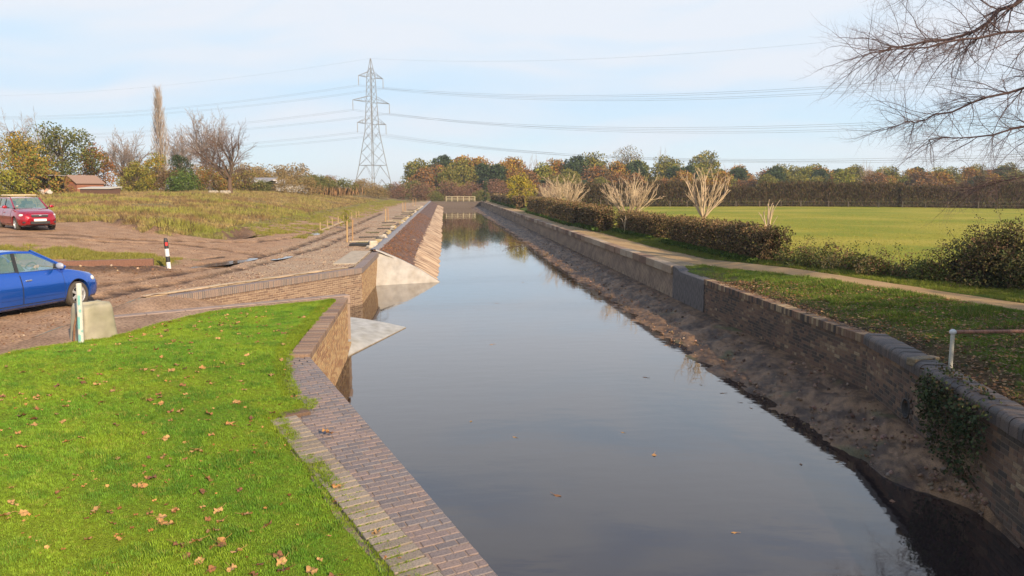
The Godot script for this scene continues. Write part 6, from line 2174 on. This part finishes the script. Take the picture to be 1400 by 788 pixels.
# ---------------------------------------------------------------- sheds and barns
func build_sheds() -> void:
	var wall := vmat("shed_wall", 0.9, M.brick_tex, 0.8)
	# brick barn
	var b := thing("brick_barn", "small orange-red brick barn with a grey pitched roof below the dark green oak", "barn", Vector3(-42.0, 3.55, -94), -0.5)
	b.scale = Vector3.ONE * 0.82
	var mb := MB.new()
	mb.box(at(Vector3(0, 0.8, 0)), Vector3(3.4, 1.9, 4.2), L(0.30, 0.125, 0.075))
	put("wall", mb.mesh(), wall, b)
	for sx in [-1.0, 1.0]:
		mb = MB.new()
		mb.box(Transform3D(Basis(Vector3.BACK, -sx * 0.55), Vector3(sx * 0.95, 2.3, 0)), Vector3(2.25, 0.08, 4.6), L(0.30, 0.19, 0.14))
		put("roof", mb.mesh(), wall, b)
	mb = MB.new()
	mb.tri(Vector3(-1.7, 1.75, 2.1), Vector3(1.7, 1.75, 2.1), Vector3(0, 2.75, 2.1), L(0.42, 0.14, 0.06))
	mb.tri(Vector3(-1.7, 1.75, -2.1), Vector3(1.7, 1.75, -2.1), Vector3(0, 2.75, -2.1), L(0.42, 0.14, 0.06))
	put("gable", mb.mesh(), wall, b)
	mb = MB.new()
	mb.box(at(Vector3(-0.2, 0.9, 2.11)), Vector3(0.5, 0.6, 0.06), L(0.05, 0.035, 0.03))
	put("window", mb.mesh(), wall, b)
	# open shelter
	var s := thing("open_shelter", "small dark lean-to shelter with a sloping grey roof beside the brick barn", "shelter", Vector3(-42.6, 3.75, -87.5), -0.3)
	mb = MB.new()
	mb.box(Transform3D(Basis(Vector3.BACK, 0.18), Vector3(0, 1.85, 0)), Vector3(2.3, 0.08, 2.6), L(0.26, 0.24, 0.24))
	put("roof", mb.mesh(), wall, s)
	mb = MB.new()
	mb.box(at(Vector3(0, 0.85, -1.1)), Vector3(2.0, 1.8, 0.08), L(0.05, 0.04, 0.035))
	put("back_wall", mb.mesh(), wall, s)
	for sx in [-0.95, 0.95]:
		mb = MB.new()
		mb.box(at(Vector3(sx, 0.8, 0.9)), Vector3(0.12, 1.9, 0.12), L(0.12, 0.08, 0.06))
		put("post", mb.mesh(), wall, s)
	for k in 5:
		mb = MB.new()
		mb.cbox(Transform3D(Basis(Vector3.UP, k * 0.7) * Basis(Vector3.RIGHT, 0.2 * k), Vector3(-0.1 + 0.35 * k, 0.25 + 0.12 * (k % 2), 1.2 + 0.15 * (k % 3))), Vector3(0.55, 0.5, 0.45), 0.06, [L(0.55, 0.5, 0.46), L(0.45, 0.25, 0.17)][k % 2])
		var sk := put("sack", mb.mesh(), wall)
		sk.position = s.position
		sk.rotation.y = -0.3
		tag(sk, "pale bulky sack heaped under the lean-to shelter", "sack", "sacks under the shelter")
	# low white-roofed shed
	s = thing("low_shed", "very low long shed with a pale flat roof in the meadow", "shed", Vector3(-36.6, 3.75, -86), -0.25)
	mb = MB.new()
	mb.box(at(Vector3(0, 0.3, 0)), Vector3(3.4, 0.75, 1.8), L(0.13, 0.07, 0.05))
	put("wall", mb.mesh(), wall, s)
	mb = MB.new()
	mb.box(Transform3D(Basis(Vector3.RIGHT, 0.08), Vector3(0, 0.74, 0)), Vector3(3.7, 0.10, 2.1), L(0.52, 0.48, 0.42))
	put("roof", mb.mesh(), wall, s)
	# open farm shed with grey roof and a white board
	s = thing("farm_shed", "open-sided farm shed with grey sheet roof on posts beyond the meadow", "shed", Vector3(-30.8, 3.5, -130), -0.2)
	mb = MB.new()
	mb.box(Transform3D(Basis(Vector3.RIGHT, 0.16), Vector3(0, 2.3, 0)), Vector3(5.6, 0.09, 4.6), L(0.28, 0.27, 0.28))
	put("roof", mb.mesh(), wall, s)
	mb = MB.new()
	mb.box(at(Vector3(0, 1.0, -2.0)), Vector3(5.0, 2.4, 0.1), L(0.05, 0.045, 0.045))
	put("back_wall", mb.mesh(), wall, s)
	for k in 6:
		mb = MB.new()
		mb.box(at(Vector3(-2.5 + k, 0.8, 2.1)), Vector3(0.14, 2.3, 0.14), L(0.45, 0.38, 0.25))
		put("post", mb.mesh(), wall, s)
	mb = MB.new()
	mb.cbox(at(Vector3(1.4, 2.05, 2.25)), Vector3(1.1, 0.6, 0.1), 0.02, L(0.45, 0.47, 0.5))
	put("panel", mb.mesh(), wall, s)
	s = thing("white_cabin", "long low white cabin with a raised white box behind the farm shed", "cabin", Vector3(-26.6, 2.6, -136), -0.1)
	mb = MB.new()
	mb.box(at(Vector3(0, 1.2, 0)), Vector3(5.6, 2.4, 2.4), L(0.5, 0.48, 0.47))
	put("wall", mb.mesh(), wall, s)
	mb = MB.new()
	mb.box(at(Vector3(-1.7, 3.0, 0.2)), Vector3(1.8, 0.75, 1.2), L(0.72, 0.70, 0.72))
	put("upper_box", mb.mesh(), wall, s)
	mb = MB.new()
	mb.box(at(Vector3(0, 2.45, 0)), Vector3(5.8, 0.1, 2.6), L(0.35, 0.33, 0.33))
	put("roof", mb.mesh(), wall, s)
	for k in 2:
		mb = MB.new()
		mb.ell(Transform3D.IDENTITY, Vector3(0.5, 0.36, 0.4), L(0.34, 0.29, 0.22), 12, 8)
		for q in 4:
			mb.ell(at(Vector3(-0.4 + 0.28 * q, 0.18, 0.1 * sin(q * 2.0))), Vector3(0.24, 0.22, 0.28), L(0.34, 0.29, 0.22), 8, 6)
		var o := put("pale_bale", mb.mesh(), wall)
		o.position = Vector3(-26.0 - 1.5 * k, 3.8, -94.5 - 0.5 * k)
		o.rotation.y = k * 0.8
		tag(o, "pale rounded heap lying under the dark crooked bare tree", "heap", "pale heaps under the crooked tree")

# ---------------------------------------------------------------- posts, stakes, rails, block
func build_furniture() -> void:
	var wood := vmat("wood", 0.85, ntex(0.03, 0.65, 1.2, 256, 4, 41), 3.0)
	var paintm := vmat("post_paint", 0.55, ntex(0.05, 0.8, 1.1, 256, 4, 42), 4.0)
	# black and white bollard
	var b := thing("marker_post", "leaning black and white banded marker post with a red reflector", "post", Vector3(-9.87, gl(-9.87, -28.3) - 0.02, -28.32), 0.0)
	b.rotation.z = 0.06
	var hs := [0.0, 0.27, 0.48, 0.75, 1.02, 1.13]
	for k in 4:
		var mb := MB.new()
		mb.lathe(Transform3D.IDENTITY, [[0.072, hs[k] if k else -0.2], [0.072, hs[k + 1]]], 14, L(0.72, 0.72, 0.70) if k % 2 == 0 else L(0.03, 0.03, 0.032))
		put("band", mb.mesh(), paintm, b)
	var cap := MB.new()
	cap.lathe(Transform3D.IDENTITY, [[0.071, 1.02], [0.07, 1.06], [0.055, 1.12], [0.0, 1.145]], 14, L(0.04, 0.04, 0.045))
	put("cap", cap.mesh(), paintm, b)
	cap = MB.new()
	cap.cbox(Transform3D(Basis(Vector3.UP, 0.5), Vector3(0.03, 0.92, 0.062)), Vector3(0.09, 0.13, 0.03), 0.008, L(0.55, 0.02, 0.02))
	put("reflector", cap.mesh(), paintm, b)
	# timber baulk
	var a := Vector3(-13.9, 0, -27.9)
	var e := Vector3(-10.55, 0, -28.75)
	var d := (e - a).normalized()
	var tb := MB.new()
	tb.cbox(Transform3D(Basis(d, Vector3.UP, d.cross(Vector3.UP)), Vector3.ZERO), Vector3(a.distance_to(e), 0.26, 0.28), 0.02, L(0.2, 0.10, 0.068))
	var o := put("timber_baulk", tb.mesh(), wood)
	o.position = (a + e) * 0.5 + Vector3(0, gl((a.x + e.x) * 0.5, -28.3) + 0.09, 0)
	tag(o, "long reddish-brown timber baulk lying across the muddy yard", "timber")
	# concrete block and the marker pipe before it
	var blk := MB.new()
	var rows := []
	for i in 9:
		var y := i / 8.0
		var r := PackedVector3Array()
		for k in 65:
			var t := k / 64.0 * TAU
			var c := cos(t)
			var s := sin(t)
			var sq := 1.0 / pow(pow(absf(c), 12.0) + pow(absf(s), 12.0), 1.0 / 12.0)
			var w := lerpf(0.36, 0.29, y) * (1.0 if i < 8 else 0.93)
			r.append(Vector3(c * sq * w * (1.0 if c > 0 else 0.95), -0.05 + 0.80 * minf(y * 1.02, 1.0) + 0.02 * n3.get_noise_2d(c * 2, s * 2) * y, s * sq * w * 0.85))
		rows.append(r)
	var lid := PackedVector3Array()
	for k in 65: lid.append(Vector3(0.02, 0.755, 0.0))
	rows.append(lid)
	blk.patch(rows, stained(rows, L(0.38, 0.345, 0.255), L(0.25, 0.235, 0.15)))
	o = put("concrete_block", blk.mesh(), M.concrete)
	o.position = Vector3(-7.02, 1.40, -15.75)
	o.rotation.y = 0.95
	tag(o, "pale tapering concrete block at the lawn's edge beside the blue car", "block")
	var mp := thing("marker_pipe", "white upright pipe with worn turquoise markings in front of the concrete block", "post", Vector3(-6.98, 1.40, -15.12))
	mp.rotation.z = -0.03
	var pm := MB.new()
	pm.lathe(Transform3D.IDENTITY, [[0.05, -0.2], [0.05, 1.2], [0.04, 1.215], [0.0, 1.215]], 14, L(0.62, 0.60, 0.52))
	put("pipe", pm.mesh(), paintm, mp)
	for q in [[0.10, 0.24, -0.6, 0.5], [0.34, 0.58, -0.9, 0.4], [0.66, 0.73, 0.0, 0.9], [0.80, 1.0, -0.2, 0.7], [0.28, 0.32, 0.4, 1.4]]:
		pm = MB.new()
		var pr := []
		for i in 2:
			var r := PackedVector3Array()
			for k in 9:
				var t := lerpf(q[2], q[3], k / 8.0)
				r.append(Vector3(sin(t) * 0.052, lerpf(q[0], q[1], i) + 0.025 * sin(k * 2.1 + q[0] * 9.0 + i * 2.0), cos(t) * 0.052))
			pr.append(r)
		pm.patch(pr, L(0.20, 0.46, 0.43))
		put("marking", pm.mesh(), paintm, mp)
	var sk := MB.new()
	sk.tube(PackedVector3Array([Vector3(0, -0.1, 0), Vector3(0.02, 0.35, -0.05), Vector3(0.09, 0.72, -0.12)]), PackedFloat32Array([0.022, 0.02, 0.015]), 6, L(0.22, 0.11, 0.06))
	o = put("stick", sk.mesh(), wood)
	o.position = Vector3(-7.16, 1.42, -15.2)
	tag(o, "short brown stick leaning against the white marker pipe", "stick")
	# pairs of tall stakes beside the track
	for s in [[-5.40, -43.0, -5.30, -44.6, 1.18], [-5.36, -70.3, -5.24, -72.0, 1.15], [-5.31, -98.9, -5.1, -100.2, 1.2], [-5.4, -132.0, -5.0, -133.0, 1.25]]:
		for k in 2:
			var p := Vector3(s[k * 2], 1.45, s[k * 2 + 1])
			var st := MB.new()
			st.cbox(Transform3D(Basis(Vector3.UP, 0.3 * k), Vector3(0, s[4] * 0.5 - 0.1, 0)), Vector3(0.075, s[4] + 0.2, 0.05), 0.008, L(0.46, 0.30, 0.14) if k == 0 else L(0.36, 0.21, 0.10))
			o = put("timber_stake", st.mesh(), wood)
			o.position = p
			o.rotation.z = rng.randf_range(-0.04, 0.04)
			tag(o, "upright new wooden stake in a pair beside the gravel track", "stake", "paired stakes beside the track")
		var bd := MB.new()
		bd.cbox(Transform3D.IDENTITY, Vector3(1.35, 0.05, 0.16), 0.01, L(0.48, 0.40, 0.28))
		o = put("board", bd.mesh(), wood)
		o.position = Vector3(s[0] + 0.75, 1.49, s[1] - 0.3)
		o.rotation.y = 0.1
		tag(o, "pale board lying flat between the stakes and the bank", "board", "boards on the track")
	# row of short pegs with a low log edging
	for k in 9:
		var z := -55.0 - k * 3.1
		var st := MB.new()
		st.cbox(at(Vector3(0, 0.25, 0)), Vector3(0.07, 0.75, 0.06), 0.008, L(0.42, 0.30, 0.15))
		o = put("wooden_peg", st.mesh(), wood)
		o.position = Vector3(-8.75 + 0.05 * sin(k * 2.0), gl(-8.75, z), z)
		o.rotation.z = rng.randf_range(-0.06, 0.06)
		tag(o, "short wooden peg in the row edging the weedy track side", "peg", "pegs edging the track")
		if k < 5:
			var lg := MB.new()
			lg.tube(PackedVector3Array([Vector3(0, 0.08, 0), Vector3(0.02, 0.10, -1.3), Vector3(0, 0.08, -2.6)]), PackedFloat32Array([0.09, 0.1, 0.085]), 8, L(0.40, 0.30, 0.19), true)
			o = put("edging_log", lg.mesh(), wood)
			o.position = Vector3(-8.55, gl(-8.55, z), z + 0.6)
			tag(o, "pale log lying along the row of pegs", "log", "logs edging the track")
	var sp := leafy_tree("small yellow-green sapling beside the paired stakes", "sapling", "", 1.5, 1.1, 0.2, [L(0.26, 0.24, 0.03), L(0.2, 0.2, 0.03)], 0.07, 12, 70, Vector3(-7.3, 1.42, -58.0), "young_sapling")
	sp.scale = Vector3.ONE
	# revetment: blue-grey strip with stones along the top of the bank
	var ed := MB.new()
	var r0 := []
	for z in steps(-37.0, -181.0, [[0, 0.3], [50, 1.0]]):
		var wob := 0.05 * n3.get_noise_2d(4.0, z)
		r0.append(PackedVector3Array([Vector3(-3.62 + wob, 1.48, z), Vector3(-3.5 + wob, 1.535 + 0.02 * n3.get_noise_2d(z, 1.0), z), Vector3(-3.32 + wob, 1.53, z), Vector3(-3.2 + wob, 1.42, z)]))
	ed.patch(r0, L(0.23, 0.22, 0.235))
	o = put("membrane_strip", ed.mesh(), M.concrete)
	tag(o, "blue-grey membrane strip along the top of the soil bank", "membrane")
	var stm := []
	for k in 3:
		var sb := MB.new()
		sb.cbox(Transform3D(Basis(Vector3(0.3, 1, 0.2).normalized(), k), Vector3.ZERO), Vector3(0.26, 0.16, 0.32), 0.05, Color.WHITE)
		stm.append(sb.mesh())
	var smats := [cmat("stone_pale", L(0.42, 0.36, 0.28), 0.9), cmat("stone_dark", L(0.09, 0.075, 0.065), 0.9), cmat("stone_ochre", L(0.33, 0.25, 0.13), 0.9)]
	for k in 70:
		var z := -38.5 - pow(k / 70.0, 1.15) * 90.0
		o = put("edging_stone", stm[k % 3], smats[rng.randi() % 3])
		o.position = Vector3(-3.62 + rng.randf_range(-0.35, 0.08), 1.50 + rng.randf_range(-0.01, 0.03), z)
		o.rotation.y = rng.randf() * 3.0
		o.scale = Vector3.ONE * rng.randf_range(0.6, 1.2)
		tag(o, "rough stone lying on the membrane along the bank's top", "stone", "stones along the bank top")
	for k in 14:
		var z := -42.0 - k * 5.0
		var pl := MB.new()
		pl.cbox(Transform3D.IDENTITY, Vector3(0.9 + 0.3 * (k % 2), 0.05, 0.22), 0.01, L(0.05, 0.04, 0.035) if k % 2 else L(0.12, 0.11, 0.05))
		o = put("dark_plank", pl.mesh(), wood)
		o.position = Vector3(-4.35 - 0.25 * (k % 3), 1.50, z)
		o.rotation.y = 0.15 * sin(k * 1.7)
		tag(o, "dark flat plank lying beside the bank's stones", "plank", "dark planks beside the bank")
	# by the corner: black box section, pale block
	var cb := MB.new()
	cb.cbox(Transform3D.IDENTITY, Vector3(1.0, 0.14, 0.5), 0.02, L(0.035, 0.035, 0.037))
	o = put("black_trough", cb.mesh(), wood)
	o.position = Vector3(-4.4, 1.53, -40.2)
	o.rotation.y = -0.25
	tag(o, "flat black trough lying on the track by the canal corner", "trough")
	cb = MB.new()
	cb.cbox(Transform3D.IDENTITY, Vector3(0.42, 0.30, 0.40), 0.04, L(0.52, 0.44, 0.34))
	o = put("stone_block", cb.mesh(), M.concrete)
	o.position = Vector3(-3.72, 1.58, -40.0)
	o.rotation.y = 0.3
	tag(o, "pale squared stone block beside the black trough", "block")
	cb = MB.new()
	cb.tube(PackedVector3Array([Vector3(0, 0, 0), Vector3(0.5, -0.16, -0.5)]), PackedFloat32Array([0.03, 0.02]), 5, L(0.5, 0.38, 0.26), true)
	o = put("broken_stick", cb.mesh(), wood)
	o.position = Vector3(-2.5, 1.08, -52)
	tag(o, "pale broken stick lying on the brown soil bank", "stick")
	# rail by the lock tail
	var rl := thing("handrail", "rusty tubular rail on a white post standing on the grass by the old wall", "handrail", Vector3(8.30, gr(8.30, -11.75), -11.75))
	var rm := MB.new()
	rm.tube(PackedVector3Array([Vector3(0, -0.2, 0), Vector3(0, 0.66, 0)]), PackedFloat32Array([0.035, 0.033]), 10, L(0.5, 0.47, 0.38), true)
	put("post", rm.mesh(), paintm, rl)
	rm = MB.new()
	rm.ell(at(Vector3(0, 0.66, 0)), Vector3(0.055, 0.05, 0.055), L(0.62, 0.6, 0.55), 10, 7)
	put("knuckle", rm.mesh(), paintm, rl)
	rm = MB.new()
	rm.tube(PackedVector3Array([Vector3(0, 0.66, 0), Vector3(1.4, 0.655, 0.02), Vector3(3.0, 0.65, 0.05)]), PackedFloat32Array([0.03, 0.03, 0.03]), 8, L(0.32, 0.155, 0.10), true)
	put("rail", rm.mesh(), wood, rl)
	rm = MB.new()
	rm.tube(PackedVector3Array([Vector3(3.0, -0.2, 0.05), Vector3(3.0, 0.66, 0.05)]), PackedFloat32Array([0.035, 0.033]), 10, L(0.60, 0.58, 0.50), true)
	put("post", rm.mesh(), paintm, rl)
	rm = MB.new()
	rm.cbox(Transform3D.IDENTITY, Vector3(0.55, 0.13, 0.20), 0.015, L(0.20, 0.15, 0.09))
	o = put("timber_sleeper", rm.mesh(), wood)
	o.position = Vector3(8.02, 1.515, -12.05)
	o.rotation.y = 0.25
	tag(o, "short timber sleeper end beside the white rail post", "timber")
	# pale fence at the far end of the canal
	var fn := thing("white_fence", "pale post-and-rail fence above the wall at the canal's far end", "fence", Vector3(0.3, 1.4, -183.4))
	for k in 6:
		rm = MB.new()
		rm.box(at(Vector3(k * 1.36, 0.55, 0)), Vector3(0.16, 1.3, 0.14), L(0.44, 0.37, 0.23))
		put("post", rm.mesh(), paintm, fn)
	for k in 3:
		rm = MB.new()
		rm.box(at(Vector3(3.4, 0.35 + k * 0.4, 0.10)), Vector3(7.0, 0.11, 0.05), L(0.44, 0.37, 0.23))
		put("rail", rm.mesh(), paintm, fn)
	# wire fence before the tall hedge
	var wf := thing("wire_fence", "low wire fence on wooden posts in front of the tall brown hedge", "fence", Vector3(24, 1.5, -115.5))
	var hd := Vector3(80, 0, 24).normalized()
	for k in 48:
		rm = MB.new()
		rm.box(at(Vector3.ZERO), Vector3(0.10, 1.1 + 0.25 * rng.randf(), 0.10), jit(L(0.11, 0.085, 0.06), 0.3))
		var po := put("post", rm.mesh(), wood, wf)
		po.position = hd * (k * 3.2 + rng.randf_range(-0.5, 0.5)) + Vector3(0, 0.5, 0)
	for k in 2:
		rm = MB.new()
		rm.tube(PackedVector3Array([Vector3(0, 0.6 + 0.45 * k, 0), hd * 150.0 + Vector3(0, 0.6 + 0.45 * k, 0)]), PackedFloat32Array([0.012, 0.012]), 3, L(0.2, 0.18, 0.16))
		put("wire", rm.mesh(), wood, wf)
	# ivy over the turn of the old wall
	var iv := thing("ivy", "dark trailing ivy hanging over the turn of the old brick wall to the mud", "ivy", Vector3(wall_x(-10.3), 0, -10.3))
	var lm := MB.new()
	var vm := MB.new()
	for k in 46:
		var z0 := rng.randf_range(-1.0, 1.1)
		var p := Vector3(0, 1.48, 0)
		var wz := z0
		var pts := PackedVector3Array()
		var len_ := rng.randf_range(0.5, 1.55) * (1.0 - 0.35 * absf(z0))
		for q in 9:
			var f := q / 8.0
			var zz := wz + 0.10 * sin(q * 1.3 + k)
			var xx := -zz * 0.229 - 0.05 - 0.10 * sin(f * PI) - (0.0 if q else -0.2) - 0.05 * rng.randf()
			pts.append(Vector3(xx, 1.50 - len_ * f + (0.06 if q == 0 else 0.0), zz))
		var rr := PackedFloat32Array()
		for q in 9: rr.append(0.007 * (1.0 - q / 12.0))
		vm.tube(pts, rr, 4, L(0.09, 0.06, 0.045))
		for q in 70:
			var c := pts[rng.randi_range(0, 8)] + Vector3(-absf(rng.randfn(0, 0.05)), rng.randfn(0, 0.09), rng.randfn(0, 0.09))
			var nd := (rdir() + Vector3(-0.5, -0.4, 0)).normalized()
			lm.leaf(c, nd, nd.cross(rdir()).normalized(), rng.randf_range(0.03, 0.065), 0.045, jit([L(0.03, 0.045, 0.02), L(0.045, 0.06, 0.025), L(0.07, 0.08, 0.03), L(0.08, 0.055, 0.03)][rng.randi() % 4], 0.3))
	put("foliage", lm.mesh(), M.leaf, iv)
	put("stems", vm.mesh(), M.bark, iv)
	# reeds beyond the meadow
	var rd := MB.new()
	for k in 500:
		var p := Vector3(rng.randfn(0.0, 2.4), 0, rng.randfn(0.0, 2.0))
		var h := rng.randf_range(0.9, 1.9)
		var nd := (Vector3.UP + rdir() * 0.15).normalized()
		rd.leaf(p, nd, nd.cross(rdir()).normalized(), h, 0.12, jit(L(0.30, 0.18, 0.09), 0.25))
	o = put("reeds", rd.mesh(), M.leaf)
	o.position = Vector3(-20.5, gl0(-20.5, -140), -140)
	tag(o, "clump of tall russet reeds beyond the meadow", "reeds", "", "stuff")

# ---------------------------------------------------------------- sky, sun, camera
func sky_image() -> Image:
	var w := 2048
	var h := 1024
	var im := Image.create(w, h, false, Image.FORMAT_RGBF)
	var f1 := FastNoiseLite.new()
	f1.seed = 5
	f1.frequency = 1.0
	f1.fractal_octaves = 5
	var f2 := FastNoiseLite.new()
	f2.seed = 9
	f2.frequency = 1.0
	f2.fractal_octaves = 3
	for j in h:
		var el := (0.5 - (j + 0.5) / h) * PI
		if el < -0.08:
			var g := Color(0.20, 0.20, 0.17)
			im.fill_rect(Rect2i(0, j, w, h - j), g)
			break
		var e := maxf(el, 0.0)
		var blue := L(0.56, 0.72, 0.80).lerp(L(0.51, 0.66, 0.80), ss(0.03, 0.12, e)).lerp(L(0.20, 0.33, 0.62), ss(0.22, 0.6, e))
		for i in w:
			var ph := ((i + 0.5) / w - 0.5) * TAU
			# thin cirrus, drawn out along the horizon
			var sx := sin(ph)
			var cx := cos(ph)
			var warp := 0.12 * f2.get_noise_3d(sx * 1.5, cx * 1.5, e * 4.0)
			var c := f1.get_noise_3d(sx * 2.2 + warp, cx * 2.2, (e + 0.06 * sx + warp * 0.5) * 16.0)
			var c2 := f2.get_noise_3d(sx * 1.1 + 7.0, cx * 1.1, e * 5.0)
			var veil := clampf(0.36 + 1.15 * c + 0.7 * c2 + 0.75 * ss(0.09, 0.24, e) - 0.9 * ss(0.25, 0.7, e), 0, 1)
			var col := blue.lerp(L(0.66, 0.695, 0.755), veil * 0.92)
			col = col.lerp(L(0.72, 0.80, 0.81), 0.6 * (1.0 - ss(0.0, 0.07, e)))
			im.set_pixel(i, j, col)
	return im

func _ready() -> void:
	rng.seed = 20241
	for q in [[n1, 1, 0.08], [n2, 2, 0.5], [n3, 3, 1.6]]:
		q[0].seed = q[1]
		q[0].frequency = q[2]
		q[0].noise_type = FastNoiseLite.TYPE_SIMPLEX_SMOOTH
		q[0].fractal_octaves = 3
	var cam := Camera3D.new()
	cam.name = "camera"
	cam.fov = 41.136
	cam.far = 6000.0
	cam.near = 0.05
	cam.position = CAM
	cam.rotation_degrees = Vector3(-7.38, -4.966, 0)
	add_child(cam)
	cam.current = true
	var env := Environment.new()
	env.background_mode = Environment.BG_SKY
	var sky := Sky.new()
	var pano := PanoramaSkyMaterial.new()
	pano.panorama = ImageTexture.create_from_image(sky_image())
	sky.sky_material = pano
	env.sky = sky
	env.background_energy_multiplier = 0.85
	env.tonemap_mode = Environment.TONE_MAPPER_LINEAR
	env.tonemap_exposure = 1.52
	env.sdfgi_enabled = true
	env.ssao_enabled = true
	env.ssil_enabled = true
	env.fog_enabled = true
	env.fog_density = 0.0003
	env.fog_light_color = Color(0.86, 0.90, 0.94)
	var we := WorldEnvironment.new()
	we.name = "environment"
	we.environment = env
	add_child(we)
	var sun := DirectionalLight3D.new()
	sun.name = "sun"
	sun.light_color = Color(1.0, 0.91, 0.78)
	sun.light_energy = 1.6
	sun.light_angular_distance = 0.6
	sun.shadow_enabled = true
	var az := deg_to_rad(29.0)
	var el := deg_to_rad(26.0)
	var to_sun := Vector3(sin(az) * cos(el), sin(el), cos(az) * cos(el))
	add_child(sun)
	sun.look_at_from_position(to_sun * 100.0, Vector3.ZERO, Vector3.UP)
	print("sky ", Time.get_ticks_msec())
	build_land()
	print("land ", Time.get_ticks_msec())
	build_walls()
	print("walls ", Time.get_ticks_msec())
	build_plants()
	print("plants ", Time.get_ticks_msec())
	build_grass()
	print("grass ", Time.get_ticks_msec())
	build_cars()
	build_pylon()
	build_sheds()
	build_furniture()
	build_leaves()
	build_flotsam()
	print("all ", Time.get_ticks_msec())
